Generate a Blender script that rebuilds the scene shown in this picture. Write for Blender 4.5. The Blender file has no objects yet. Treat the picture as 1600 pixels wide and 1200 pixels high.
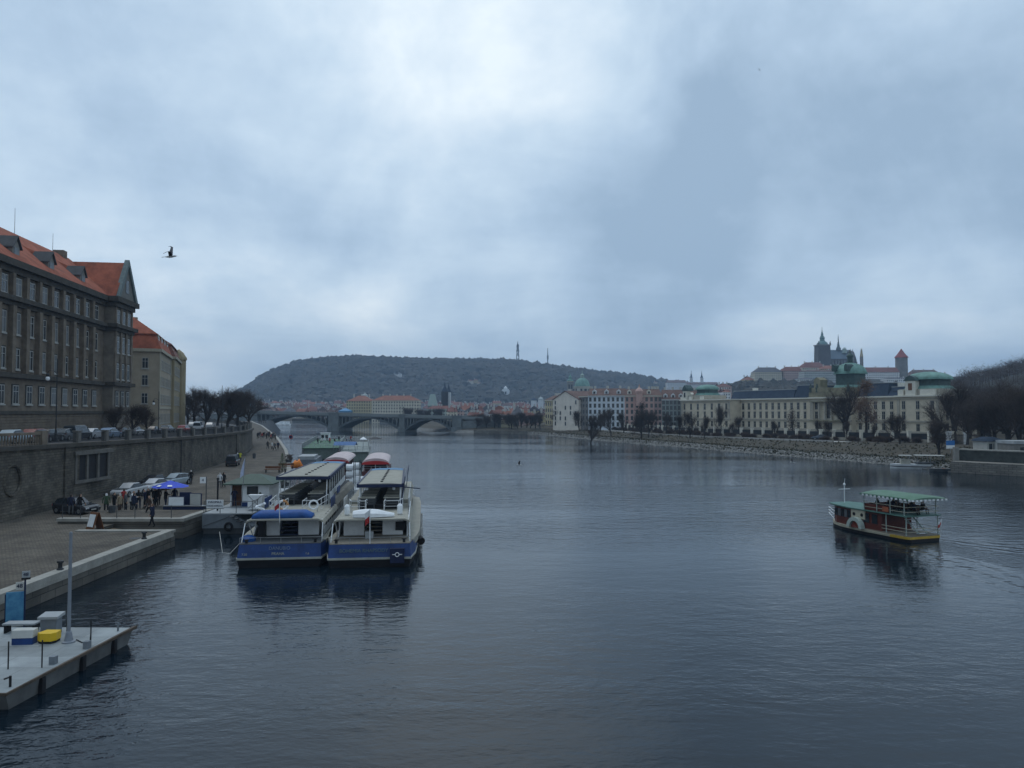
import bpy, math, random
from mathutils import Vector, Matrix
R = math.radians
PI = math.pi
sc = bpy.context.scene
col = sc.collection
rnd = random.Random(7)
F = 1170.0
H = 12.0
def px(x, d): return (x-800.0)/F*d
def zz(y, d): return H-(y-643.0)*d/F
def gd(y, z=0.0): return (H-z)*F/(y-643.0)
def lerp(a, b, t): return a+(b-a)*t
def tab(t, v):
    if v <= t[0][0]: return t[0][1]
    for (a, fa), (b, fb) in zip(t, t[1:]):
        if v <= b: return fa+(fb-fa)*(v-a)/(b-a)
    return t[-1][1]
def sst(a, b, v):
    t = min(1, max(0, (v-a)/(b-a))); return t*t*(3-2*t)
# ---------------------------------------------------------------- materials
MATS = {}
def mat(name, c, rough=.8, var=.18, scale=2.0, bump=0.0, bs=8.0, metal=0.0, spec=.3, c2=None, det=5):
    if name in MATS: return MATS[name]
    m = bpy.data.materials.new(name); m.use_nodes = True
    nt = m.node_tree; N = nt.nodes; L = nt.links
    b = N['Principled BSDF']; b.inputs['Roughness'].default_value = rough
    b.inputs['Metallic'].default_value = metal; b.inputs['Specular IOR Level'].default_value = spec
    tc = N.new('ShaderNodeTexCoord')
    n = N.new('ShaderNodeTexNoise'); n.inputs['Scale'].default_value = scale; n.inputs['Detail'].default_value = det
    n.inputs['Roughness'].default_value = .65
    L.new(tc.outputs['Object'], n.inputs['Vector'])
    r = N.new('ShaderNodeValToRGB'); r.color_ramp.elements[0].position = .3; r.color_ramp.elements[1].position = .7
    if c2 is None:
        a = [max(0, v*(1-var)) for v in c]; d = [v*(1+var) for v in c]
    else: a, d = c, c2
    r.color_ramp.elements[0].color = (*a, 1); r.color_ramp.elements[1].color = (*d, 1)
    L.new(n.outputs['Fac'], r.inputs['Fac']); L.new(r.outputs['Color'], b.inputs['Base Color'])
    if bump:
        n2 = N.new('ShaderNodeTexNoise'); n2.inputs['Scale'].default_value = bs; n2.inputs['Detail'].default_value = 4
        L.new(tc.outputs['Object'], n2.inputs['Vector'])
        bp = N.new('ShaderNodeBump'); bp.inputs['Strength'].default_value = bump; bp.inputs['Distance'].default_value = .1
        L.new(n2.outputs['Fac'], bp.inputs['Height']); L.new(bp.outputs['Normal'], b.inputs['Normal'])
    MATS[name] = m; return m
def masonry(name, c1, c2, cm, swz='YZ', scale=1.0, bw=.9, rh=.42, mortar=.03, bump=.5, blot=.35, voro=False):
    if name in MATS: return MATS[name]
    m = mat(name, c1, .9, .2, .5)
    nt = m.node_tree; N = nt.nodes; L = nt.links; b = N['Principled BSDF']
    tc = [n for n in N if n.type == 'TEX_COORD'][0]
    noise = [n for n in N if n.type == 'TEX_NOISE'][0]
    sp = N.new('ShaderNodeSeparateXYZ'); cb = N.new('ShaderNodeCombineXYZ')
    L.new(tc.outputs['Object'], sp.inputs[0])
    L.new(sp.outputs[swz[0]], cb.inputs['X']); L.new(sp.outputs[swz[1]], cb.inputs['Y'])
    if voro:
        t = N.new('ShaderNodeTexVoronoi'); t.inputs['Scale'].default_value = scale
        L.new(tc.outputs['Object'], t.inputs['Vector'])
        rp = N.new('ShaderNodeValToRGB'); rp.color_ramp.elements[0].color = (*c2, 1); rp.color_ramp.elements[1].color = (*cm, 1)
        rp.color_ramp.elements[0].position = .25; rp.color_ramp.elements[1].position = .75
        L.new(t.outputs['Distance'], rp.inputs['Fac']); cout = rp.outputs['Color']; hout = t.outputs['Distance']; inv = True
    else:
        t = N.new('ShaderNodeTexBrick'); t.inputs['Scale'].default_value = scale
        t.inputs['Brick Width'].default_value = bw; t.inputs['Row Height'].default_value = rh
        t.inputs['Mortar Size'].default_value = mortar; t.inputs['Mortar Smooth'].default_value = .4
        t.inputs['Color1'].default_value = (*c1, 1); t.inputs['Color2'].default_value = (*c2, 1); t.inputs['Mortar'].default_value = (*cm, 1)
        L.new(cb.outputs[0], t.inputs['Vector']); cout = t.outputs['Color']; hout = t.outputs['Fac']; inv = True
    mx = N.new('ShaderNodeMix'); mx.data_type = 'RGBA'; mx.blend_type = 'MULTIPLY'; mx.inputs[0].default_value = 1
    rr = N.new('ShaderNodeValToRGB'); rr.color_ramp.elements[0].position = .3; rr.color_ramp.elements[1].position = .72
    g0 = 1-blot; g1 = 1+blot
    rr.color_ramp.elements[0].color = (g0, g0, g0, 1); rr.color_ramp.elements[1].color = (g1, g1, g1*.97, 1)
    noise.inputs['Scale'].default_value = .35; noise.inputs['Detail'].default_value = 8
    L.new(noise.outputs['Fac'], rr.inputs['Fac'])
    L.new(cout, mx.inputs[6]); L.new(rr.outputs['Color'], mx.inputs[7]); L.new(mx.outputs[2], b.inputs['Base Color'])
    bp = N.new('ShaderNodeBump'); bp.inputs['Strength'].default_value = bump; bp.inputs['Distance'].default_value = .08; bp.invert = inv
    L.new(hout, bp.inputs['Height']); L.new(bp.outputs['Normal'], b.inputs['Normal'])
    return m
def winwall(name, c, wx=2.6, wz=3.1, dark=(.03, .035, .045)):
    """plaster with a grid of small dark windows, for houses far away"""
    if name in MATS: return MATS[name]
    m = mat(name, c, .9, .12, .4)
    nt = m.node_tree; N = nt.nodes; L = nt.links; b = N['Principled BSDF']
    tc = [n for n in N if n.type == 'TEX_COORD'][0]; base = b.inputs['Base Color'].links[0].from_socket
    sp = N.new('ShaderNodeSeparateXYZ'); L.new(tc.outputs['Object'], sp.inputs[0])
    def M(op, a, bb=None, c=None):
        n = N.new('ShaderNodeMath'); n.operation = op
        for i, v in enumerate((a, bb, c)):
            if v is None: continue
            if isinstance(v, (int, float)): n.inputs[i].default_value = v
            else: L.new(v, n.inputs[i])
        return n.outputs[0]
    s = M('ADD', sp.outputs['X'], sp.outputs['Y'])
    fx = M('FRACT', M('DIVIDE', s, wx)); fz = M('FRACT', M('DIVIDE', sp.outputs['Z'], wz))
    a = M('MULTIPLY', M('LESS_THAN', M('ABSOLUTE', M('SUBTRACT', fx, .5)), .2), M('LESS_THAN', M('ABSOLUTE', M('SUBTRACT', fz, .55)), .26))
    mx = N.new('ShaderNodeMix'); mx.data_type = 'RGBA'; L.new(a, mx.inputs[0]); L.new(base, mx.inputs[6]); mx.inputs[7].default_value = (*dark, 1)
    L.new(mx.outputs[2], b.inputs['Base Color'])
    return m
# ---------------------------------------------------------------- mesh builder
class MB:
    def __init__(s): s.v = []; s.f = []; s.m = []; s.cur = 0; s.T = None
    def _a(s, p):
        p = Vector(p)
        if s.T is not None: p = s.T @ p
        s.v.append(tuple(p)); return len(s.v)-1
    def face(s, pts, mi=None):
        i = [s._a(p) for p in pts]; s.f.append(i); s.m.append(s.cur if mi is None else mi); return s
    def fi(s, idx, mi=None): s.f.append(list(idx)); s.m.append(s.cur if mi is None else mi)
    def box(s, x0, y0, z0, x1, y1, z1, mi=None):
        if x0 > x1: x0, x1 = x1, x0
        if y0 > y1: y0, y1 = y1, y0
        if z0 > z1: z0, z1 = z1, z0
        a = [s._a(p) for p in ((x0,y0,z0),(x1,y0,z0),(x1,y1,z0),(x0,y1,z0),(x0,y0,z1),(x1,y0,z1),(x1,y1,z1),(x0,y1,z1))]
        for q in ((0,3,2,1),(4,5,6,7),(0,1,5,4),(1,2,6,5),(2,3,7,6),(3,0,4,7)): s.fi([a[i] for i in q], mi)
        return s
    def rings(s, rs, close=True, cap=True, mi=None):
        ids = [[s._a(p) for p in r] for r in rs]; n = len(rs[0])
        for a, b in zip(ids, ids[1:]):
            for i in range(n if close else n-1):
                j = (i+1) % n; s.fi([a[i], a[j], b[j], b[i]], mi)
        if cap: s.fi(ids[0][::-1], mi); s.fi(ids[-1], mi)
        return s
    def prism(s, poly, z0, z1, mi=None):
        return s.rings([[(x, y, z0) for x, y in poly], [(x, y, z1) for x, y in poly]], mi=mi)
    def extr(s, poly, x0, x1, mi=None):   # poly in (y,z), along x
        return s.rings([[(x0, y, z) for y, z in poly], [(x1, y, z) for y, z in poly]], mi=mi)
    def extry(s, poly, y0, y1, mi=None):   # poly in (x,z), along y
        return s.rings([[(x, y0, z) for x, z in poly], [(x, y1, z) for x, z in poly]], mi=mi)
    def tube(s, p0, p1, r0, r1=None, n=6, mi=None, cap=True):
        r1 = r0 if r1 is None else r1
        p0 = Vector(p0); p1 = Vector(p1); d = p1-p0
        if d.length < 1e-6: return s
        d.normalize(); a = d.orthogonal().normalized(); b = d.cross(a)
        rs = []
        for p, r in ((p0, r0), (p1, r1)):
            rs.append([p+(a*math.cos(2*PI*i/n)+b*math.sin(2*PI*i/n))*r for i in range(n)])
        return s.rings(rs, cap=cap, mi=mi)
    def path(s, pts, r, n=5, mi=None):
        for a, b in zip(pts, pts[1:]): s.tube(a, b, r, r, n, mi)
        return s
    def lathe(s, prof, n=16, c=(0, 0, 0), mi=None, sx=1, sy=1, ph=0):
        rs = [[(c[0]+r*sx*math.cos(2*PI*i/n+ph), c[1]+r*sy*math.sin(2*PI*i/n+ph), c[2]+z) for i in range(n)] for r, z in prof]
        return s.rings(rs, mi=mi)
    def build(s, name, mats, parent=None, loc=None, smooth=False):
        me = bpy.data.meshes.new(name); me.from_pydata(s.v, [], s.f)
        if not isinstance(mats, (list, tuple)): mats = [mats]
        for m in mats: me.materials.append(m)
        if len(mats) > 1: me.polygons.foreach_set('material_index', s.m)
        if smooth: me.polygons.foreach_set('use_smooth', [True]*len(s.f))
        me.update()
        o = bpy.data.objects.new(name, me); col.objects.link(o)
        if parent is not None: o.parent = parent
        if loc is not None: o.location = loc
        return o
def split_build(mb, name, mats, parent):
    """every loose piece of the builder becomes an object of its own"""
    par = list(range(len(mb.v)))
    def find(i):
        while par[i] != i: par[i] = par[par[i]]; i = par[i]
        return i
    for f in mb.f:
        a = find(f[0])
        for i in f[1:]: par[find(i)] = a
    gr = {}
    for f, mi in zip(mb.f, mb.m): gr.setdefault(find(f[0]), []).append((f, mi))
    for fs in gr.values():
        n = MB(); mp = {}
        for f, mi in fs:
            for i in f:
                if i not in mp: mp[i] = len(n.v); n.v.append(mb.v[i])
            n.f.append([mp[i] for i in f]); n.m.append(mi)
        n.build(name, mats, parent)
def tag(o, label=None, cat=None, group=None, kind=None):
    if label: o['label'] = label
    if cat: o['category'] = cat
    if group: o['group'] = group
    if kind: o['kind'] = kind
    return o
def thing(name, label, cat, loc=(0, 0, 0), rz=0, group=None, s=1.0):
    o = bpy.data.objects.new(name, None); col.objects.link(o); o.location = loc; o.rotation_euler = (0, 0, rz)
    o.scale = (s, s, s); o.empty_display_size = .5
    return tag(o, label, cat, group)
def inst(name, me, parent, loc, rz=0, s=None):
    o = bpy.data.objects.new(name, me); col.objects.link(o); o.parent = parent; o.location = loc; o.rotation_euler = (0, 0, rz)
    if s: o.scale = s
    return o
KIDS = {}
def copy_tree(o, parent=None):
    c = o.copy(); col.objects.link(c)
    if parent is not None: c.parent = parent; c.matrix_parent_inverse = o.matrix_parent_inverse
    for ch in [x for x in bpy.data.objects if x.parent == o] if o not in KIDS else KIDS[o]: copy_tree(ch, c)
    return c
def freeze(o):
    k = [x for x in bpy.data.objects if x.parent == o]; KIDS[o] = k
    for c in k: freeze(c)
def text(body, size, mat_, parent, loc, rot, name='lettering', ext=.01):
    cu = bpy.data.curves.new(name, 'FONT'); cu.body = body; cu.size = size; cu.align_x = 'CENTER'; cu.align_y = 'CENTER'; cu.extrude = ext
    cu.materials.append(mat_)
    tmp = bpy.data.objects.new('tmp', cu); col.objects.link(tmp)
    me = bpy.data.meshes.new_from_object(tmp); me.name = name; bpy.data.objects.remove(tmp)
    o = bpy.data.objects.new(name, me); col.objects.link(o); o.parent = parent; o.location = loc; o.rotation_euler = rot
    return o
# palette
ST = mat('facade_stone', (.155,.127,.098), .9, .3, .8, .3, 3)
STL = mat('facade_stone_light', (.2,.195,.18), .9, .2, .8)
STD = mat('cornice_stone', (.062,.056,.048), .9, .3, 1.2)
TILE = mat('roof_tile_orange', (.27,.08,.045), .9, .38, .45, .4, 14)
TILE2 = mat('roof_tile_red', (.22,.065,.045), .85, .25, .4)
TILE3 = mat('roof_tile_brown', (.17,.075,.055), .85, .25, .4)
SLATE = mat('roof_slate', (.045,.062,.09), .9, .2, .6, spec=.05)
COP = mat('copper_green', (.15,.27,.235), .75, .35, .35)
COPD = mat('copper_dark', (.05,.085,.08), .6, .3, .7)
GLASS = mat('window_glass', (.02,.025,.03), .12, .3, .7, spec=.6)
GLASSL = mat('window_curtain', (.1,.11,.12), .3, .5, .6, spec=.5)
FRAME = mat('window_frame_white', (.32,.32,.3), .6, .1)
WHITE = mat('white_paint', (.74,.76,.77), .45, .1, 1.5)
WHITEB = mat('white_boat_paint', (.6,.62,.63), .4, .16, 1.0)
OFFW = mat('off_white', (.45,.45,.42), .7, .12, 1)
BLUE = mat('blue_hull', (.014,.045,.16), .45, .4, .9)
BLUET = mat('blue_tarp', (.016,.075,.26), .6, .25, 1.5, .5, 3)
NAVY = mat('navy', (.012,.02,.06), .5, .2)
BLACK = mat('black', (.012,.012,.014), .6, .2)
GREY = mat('grey_paint', (.16,.18,.2), .6, .18, 1)
GREYD = mat('grey_dark', (.06,.065,.07), .7, .2, 1)
GREYL = mat('grey_light', (.3,.32,.33), .6, .2, .9, .2, 5)
BEIGE = mat('deck_beige', (.31,.3,.255), .8, .15, 1.3)
PLANK = mat('deck_plank', (.19,.17,.14), .85, .25, 4)
STEEL = mat('steel', (.3,.31,.32), .35, .1, metal=.7)
IRON = mat('iron', (.02,.022,.025), .5, .2)
RED = mat('red', (.4,.03,.03), .5, .1)
YEL = mat('yellow', (.65,.42,.02), .5, .1)
ORA = mat('orange', (.75,.22,.03), .6, .2)
GRN = mat('green_roof', (.045,.08,.062), .6, .2)
WOOD = mat('wood', (.16,.07,.035), .7, .25, 3)
BARK = mat('bark', (.035,.03,.027), .9, .35, 3)
TWIG = mat('twig', (.06,.045,.038), .9, .35, .3)
TWIG2 = mat('twig_brown', (.085,.058,.045), .9, .35, .3)
RUBBER = mat('rubber', (.015,.015,.016), .8, .2)
EXPO = 0.26; ZEN = -1.2; BACK = .25; WBUMP = .22; HAZE = 0.00022
# ---------------------------------------------------------------- camera
pitch = math.atan(43.0/F)
cam = bpy.data.cameras.new('camera'); co = bpy.data.objects.new('camera', cam); col.objects.link(co)
cam.sensor_width = 36; cam.lens = 36*F*math.cos(pitch)/1600; cam.clip_end = 9000; cam.clip_start = .3
co.location = (0, 0, H); co.rotation_euler = (PI/2+pitch, 0, 0); sc.camera = co
# ---------------------------------------------------------------- world: overcast cloud deck over a Nishita sky
sun_el, sun_az = R(62), R(-35)         # azimuth measured from +Y towards +X
w = bpy.data.worlds.new('World'); sc.world = w; w.use_nodes = True
nt = w.node_tree; N = nt.nodes; L = nt.links
bg = N['Background']; bg.inputs['Strength'].default_value = .1
sky = N.new('ShaderNodeTexSky'); sky.sky_type = 'NISHITA'; sky.sun_disc = False
sky.sun_elevation = sun_el; sky.sun_rotation = sun_az; sky.altitude = 200
tc = N.new('ShaderNodeTexCoord')
def M(op, a, b=None, c=None, clamp=False):
    n = N.new('ShaderNodeMath'); n.operation = op; n.use_clamp = clamp
    for i, v in enumerate((a, b, c)):
        if v is None: continue
        if isinstance(v, (int, float)): n.inputs[i].default_value = v
        else: L.new(v, n.inputs[i])
    return n.outputs[0]
D = tc.outputs['Generated']
sp = N.new('ShaderNodeSeparateXYZ'); L.new(D, sp.inputs[0])
zc = M('ADD', M('MAXIMUM', sp.outputs['Z'], 0.0), .16)
cb = N.new('ShaderNodeCombineXYZ'); L.new(M('DIVIDE', sp.outputs['X'], zc), cb.inputs[0]); L.new(M('DIVIDE', sp.outputs['Y'], zc), cb.inputs[1]); L.new(M('MULTIPLY', sp.outputs['Z'], 1.5), cb.inputs[2])
def noise(vec, s, det, rough, dist=0.0):
    n = N.new('ShaderNodeTexNoise'); n.inputs['Scale'].default_value = s; n.inputs['Detail'].default_value = det
    n.inputs['Roughness'].default_value = rough; n.inputs['Distortion'].default_value = dist; L.new(vec, n.inputs['Vector']); return n.outputs['Fac']
n1 = noise(cb.outputs[0], .9, 9, .55, .25)
n2 = noise(D, 3.4, 9, .55, .35)
n3 = noise(D, 9, 8, .6, .2)
v = M('ADD', M('MULTIPLY', M('SUBTRACT', n1, .5), 1.5), M('MULTIPLY', M('SUBTRACT', n2, .5), 1.7))
v = M('ADD', v, M('MULTIPLY', M('SUBTRACT', n3, .5), .55))
def dirpx(x, y):
    u = (x-800)/F; q = (600-y)/(F)
    return Vector((u, math.cos(pitch)-q*math.sin(pitch), math.sin(pitch)+q*math.cos(pitch))).normalized()
blobs = [(480,130,.24,.26),(540,330,.15,.24),(720,40,.2,.08),(700,280,.12,.12),(700,420,.15,.14),(600,490,.055,.35),(980,300,.15,-.12),
         (250,160,.22,-.25),(80,60,.2,-.1),(430,440,.13,-.25),(1250,330,.30,-.42),(1050,460,.17,-.26),(1500,250,.2,-.22),
         (1150,545,.09,.34),(900,570,.07,.26),(1380,490,.10,.26),(330,560,.12,.14),(1580,560,.15,-.05),(1280,20,.25,-.04),(1000,160,.2,-.1),(120,330,.15,.1),(850,350,.08,.22)]
for x, y, wd, amp in blobs:
    dv = dirpx(x, y)
    vm = N.new('ShaderNodeVectorMath'); vm.operation = 'DISTANCE'; L.new(D, vm.inputs[0]); vm.inputs[1].default_value = dv
    g = M('EXPONENT', M('MULTIPLY', M('POWER', M('DIVIDE', vm.outputs['Value'], wd), 2.0), -1.0))
    v = M('MULTIPLY_ADD', g, amp*.8, v)
fac = M('MULTIPLY_ADD', v, .9, .47, clamp=True)
rp = N.new('ShaderNodeValToRGB'); L.new(fac, rp.inputs['Fac'])
e = rp.color_ramp.elements
e[0].position = 0; e[0].color = (.31, .425, .555, 1)
e[1].position = 1; e[1].color = (.82, .91, .96, 1)
for p, c in ((.35, (.43,.56,.70,1)), (.62, (.56,.69,.81,1)), (.82, (.69,.80,.89,1))):
    k = rp.color_ramp.elements.new(p); k.color = c
# unseen deck brightened overhead to add light, dimmed behind the viewer
dim = M('MULTIPLY', M('SUBTRACT', 1.0, M('MULTIPLY', M('SMOOTH_MIN', M('MAXIMUM', M('SUBTRACT', sp.outputs['Z'], .6), 0.0), .4, .05), ZEN)),
        M('SUBTRACT', 1.0, M('MULTIPLY', M('MAXIMUM', M('SUBTRACT', .35, sp.outputs['Y']), 0.0), BACK)))
vm = N.new('ShaderNodeVectorMath'); vm.operation = 'SCALE'; L.new(rp.outputs['Color'], vm.inputs[0]); L.new(M('MULTIPLY', dim, 10.0), vm.inputs['Scale'])
mx = N.new('ShaderNodeMix'); mx.data_type = 'RGBA'; mx.inputs[0].default_value = .93
L.new(sky.outputs[0], mx.inputs[6]); L.new(vm.outputs[0], mx.inputs[7]); L.new(mx.outputs[2], bg.inputs['Color'])
sl = bpy.data.lights.new('sun', 'SUN'); sl.energy = .5; sl.angle = R(25); sl.color = (1, .95, .88)
so = bpy.data.objects.new('sun', sl); col.objects.link(so); so.location = (-40, 100, 200)
sd = Vector((math.sin(sun_az)*math.cos(sun_el), math.cos(sun_az)*math.cos(sun_el), math.sin(sun_el)))
so.rotation_euler = sd.to_track_quat('Z', 'Y').to_euler()
sc.view_settings.view_transform = 'Standard'; sc.view_settings.look = 'None'; sc.view_settings.gamma = 1; sc.view_settings.exposure = EXPO
sc.cycles.max_bounces = 6; sc.cycles.volume_bounces = 1; sc.cycles.use_denoising = True
sc.cycles.transparent_max_bounces = 8
# ---------------------------------------------------------------- water
wm = bpy.data.materials.new('river_water'); wm.use_nodes = True
nt = wm.node_tree; N = nt.nodes; L = nt.links; b = N['Principled BSDF']
b.inputs['Base Color'].default_value = (.0035, .009, .015, 1); b.inputs['IOR'].default_value = 1.33; b.inputs['Roughness'].default_value = .06
tc = N.new('ShaderNodeTexCoord'); O = tc.outputs['Object']
def mapv(rot, sx, sy, src=None):
    n = N.new('ShaderNodeMapping'); n.inputs['Rotation'].default_value = (0, 0, rot); n.inputs['Scale'].default_value = (sx, sy, 1)
    L.new(src or O, n.inputs['Vector']); return n.outputs[0]
big = noise(mapv(R(-24), .008, .032), 1.0, 4, .55, .6)     # calm and ruffled patches
bigr = N.new('ShaderNodeMapRange'); L.new(big, bigr.inputs[0]); bigr.inputs[1].default_value = .42; bigr.inputs[2].default_value = .58; bigr.inputs[3].default_value = .38; bigr.inputs[4].default_value = 1.15
w1 = noise(mapv(R(8), .35, .75), 1.0, 3, .5, .3)
w2 = noise(mapv(R(-25), 1.4, 2.6), 1.0, 3, .55, .2)
w3 = noise(mapv(R(15), 5, 8), 1.0, 2, .5, 0)
h = M('ADD', M('MULTIPLY', w1, .35), M('ADD', M('MULTIPLY', w2, .16), M('MULTIPLY', w3, .035)))
h = M('MULTIPLY', h, bigr.outputs[0])
# wake of the paddle boat: two diverging trains of short waves
sp = N.new('ShaderNodeSeparateXYZ'); L.new(O, sp.inputs[0])
ux, uy = math.sin(R(19)), -math.cos(R(19))      # backwards
dx = M('SUBTRACT', sp.outputs['X'], 36.5); dy = M('SUBTRACT', sp.outputs['Y'], 72.0)
a = M('ADD', M('MULTIPLY', dx, ux), M('MULTIPLY', dy, uy)); bb = M('ABSOLUTE', M('ADD', M('MULTIPLY', dx, -uy), M('MULTIPLY', dy, ux)))
arm = M('SUBTRACT', bb, M('MULTIPLY_ADD', a, .36, 1.2))
mask = M('MULTIPLY', M('EXPONENT', M('MULTIPLY', M('POWER', M('DIVIDE', arm, 2.6), 2.0), -1.0)), M('MULTIPLY', M('GREATER_THAN', a, -6.0), M('EXPONENT', M('MULTIPLY', M('MAXIMUM', a, 0.0), -.02))))
wv = M('SINE', M('ADD', M('MULTIPLY', arm, 3.6), M('MULTIPLY', w1, 11.0)))
h = M('ADD', h, M('MULTIPLY', M('MULTIPLY', wv, mask), .055))
inner = M('MULTIPLY', M('LESS_THAN', bb, M('MULTIPLY_ADD', a, .1, 1.6)), M('MULTIPLY', M('GREATER_THAN', a, 3.0), M('EXPONENT', M('MULTIPLY', M('MAXIMUM', a, 0.0), -.06))))
h = M('ADD', h, M('MULTIPLY', M('MULTIPLY', inner, w2), .35))
bp = N.new('ShaderNodeBump'); bp.inputs['Strength'].default_value = WBUMP; bp.inputs['Distance'].default_value = 1.0
L.new(h, bp.inputs['Height']); L.new(bp.outputs['Normal'], b.inputs['Normal'])
m = MB(); m.face([(-900,-300,0),(700,-300,0),(700,1200,0),(-900,1200,0)])
tag(m.build('water', wm), kind='structure')
# ---------------------------------------------------------------- people
SKIN = mat('skin', (.42,.26,.19), .6, .08)
HAIRS = [mat('hair_dark', (.03,.02,.015), .7, .2), mat('hair_brown', (.09,.05,.03), .7, .2), mat('hair_grey', (.35,.34,.33), .7, .1)]
CL = dict(black=(.012,.012,.014), navy=(.015,.02,.045), grey=(.09,.095,.1), brown=(.06,.04,.03), white=(.55,.56,.57), red=(.3,.03,.03), blue=(.03,.08,.25), green=(.04,.07,.04), beige=(.25,.2,.14), yellow=(.5,.5,.05))
def cloth(n): return mat('cloth_'+n, CL[n], .9, .2, 4)
PM = {}
def pose_mesh(kind):
    if kind in PM: return PM[kind]
    V, E, Rr = [], [], []; HP = []
    def v(x, y, z, r): V.append((x, y, z)); Rr.append(r); return len(V)-1
    def ch(a, *pts):
        for p in pts:
            b = v(*p); E.append((a, b)); a = b
        return a
    seated = kind == 'sit'
    lean = .28 if kind == 'reach' else 0.0
    ph = .52 if seated else .95
    def T(y, z): # torso lean about pelvis
        dz = z-.95; return (y+dz*lean, ph+dz*math.cos(lean))
    pel = v(0, 0, ph, .135)
    y1, z1 = T(0, 1.1); y2, z2 = T(0, 1.3); y3, z3 = T(0, 1.42); y4, z4 = T(.0, 1.5); 
    wst = ch(pel, (0, y1, z1, .125)); chest = ch(wst, (0, y2, z2, .145))
    nb = ch(chest, (0, y3, z3, .085)); nk = ch(nb, (0, y4, z4, .055))
    hy, hz = T(.01, 1.6); ty, tz = T(.0, 1.7)
    hd = ch(nk, (0, hy, hz, .088)); ch(hd, (0, ty, tz, .075))
    ch(hd, (0, hy+.095, hz-.01, .016))   # nose
    for s in (-1, 1): ch(hd, (s*.085, hy, hz, .014))   # ears
    for s in (-1, 1):
        sy, sz = T(0, 1.40)
        sh = ch(nb, (s*.17, sy, sz, .062))
        if kind == 'walk': el = (s*.23, .10*s, 1.14); ha = (s*.22, .10*s+.12, .93)
        elif kind in ('reach', 'front'): el = (s*.24, sy+.10, sz-.26); ha = (s*.12, sy+.34, sz-.24)
        elif kind == 'sit': el = (s*.24, .06, sz-.27); ha = (s*.14, .3, sz-.33)
        else: el = (s*.235, -.02, 1.13); ha = (s*.235, .05, .89)
        e_ = ch(sh, (*el, .045)); w_ = ch(e_, (*ha, .030))
        d = (Vector(ha)-Vector(el)).normalized(); side = Vector((0, 1, 0)) if abs(d.z) > .6 else Vector((1, 0, 0)); side = (side-d*side.dot(d)).normalized()
        nrm = d.cross(side)*s
        pc = Vector(ha)+d*.07; HP.append(Vector(ha)+d*.12); p_ = ch(w_, (*pc, .026))
        for k, ln in ((-1.5, .06), (-.5, .075), (.5, .07), (1.5, .055)):
            b0 = pc+d*.02+side*k*.02; b1 = b0+d*ln*.6; b2 = b1+(d*.6+nrm*.6)*ln*.6
            ch(p_, (*b0, .010), (*b1, .009), (*b2, .008))
        t0 = pc-d*.02+side*.035; t1 = t0+(d*.7+side*.6)*.05; ch(p_, (*t0, .011), (*t1, .009))
        if seated:
            hp = ch(pel, (s*.1, .03, ph-.02, .09)); kn = ch(hp, (s*.12, .45, ph-.02, .062)); an = ch(kn, (s*.12, .47, .1, .042)); ch(an, (s*.12, .60, .04, .036))
        else:
            st = (.26*s if kind == 'walk' else (.05*s))
            hp = ch(pel, (s*.095, 0, .86, .098)); kn = ch(hp, (s*.1, st*.45+.03, .5, .066)); an = ch(kn, (s*.105, st, .1, .043)); ch(an, (s*.11, st+.14, .04, .036))
    me = bpy.data.meshes.new('body'); me.from_pydata(V, E, []); o = bpy.data.objects.new('tmp', me); col.objects.link(o)
    o.modifiers.new('s', 'SKIN'); sv = me.skin_vertices[0].data
    for i, r in enumerate(Rr): sv[i].radius = (r, r)
    sv[0].use_root = True
    ss = o.modifiers.new('u', 'SUBSURF'); ss.levels = 1
    bpy.context.view_layer.update(); dg = bpy.context.evaluated_depsgraph_get()
    r = bpy.data.meshes.new_from_object(o.evaluated_get(dg)); r.name = 'person_body_'+kind
    bpy.data.objects.remove(o)
    hc = Vector((0, hy, hz))
    idx = []
    tops = ph+.02
    for p in r.polygons:
        c = p.center; q = c-hc
        if c.z < .085: k = 4
        elif q.length < .17 and c.z > hz-.11: k = 3 if (q.z > .055 or q.y < -.02 and q.z > -.06) else 0
        elif c.z > hz-.14 and abs(c.x) < .08: k = 0
        elif seated: k = 2 if (c.z < ph+.03 or c.y > .2 and c.z < ph+.1 and abs(c.x) < .2 and c.z < ph+.07) else 1
        elif c.z < .80 and abs(c.x) < .19: k = 2
        else: k = 1
        if min((c-hp_).length for hp_ in HP) < .105: k = 0
        idx.append(k)
    r['idx'] = idx; r.polygons.foreach_set('use_smooth', [True]*len(idx)); r.update()
    PM[kind] = r; return r
PCACHE = {}
def person(kind, loc, rz, coat, trous, hair, label, group=None, s=1.136, par=None):
    key = (kind, coat, trous, hair)
    if key not in PCACHE:
        me = pose_mesh(kind).copy()
        for m_ in (SKIN, cloth(coat), cloth(trous), HAIRS[hair] if hair < 3 else cloth('white'), BLACK): me.materials.append(m_)
        me.polygons.foreach_set('material_index', list(me['idx'])); del me['idx']; me.update()
        PCACHE[key] = me
    o = bpy.data.objects.new('person', PCACHE[key]); col.objects.link(o); o.location = loc; o.rotation_euler = (0, 0, rz); o.scale = (s*1.13, s*1.13, s)
    return tag(o, label, 'person', group)
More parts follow.
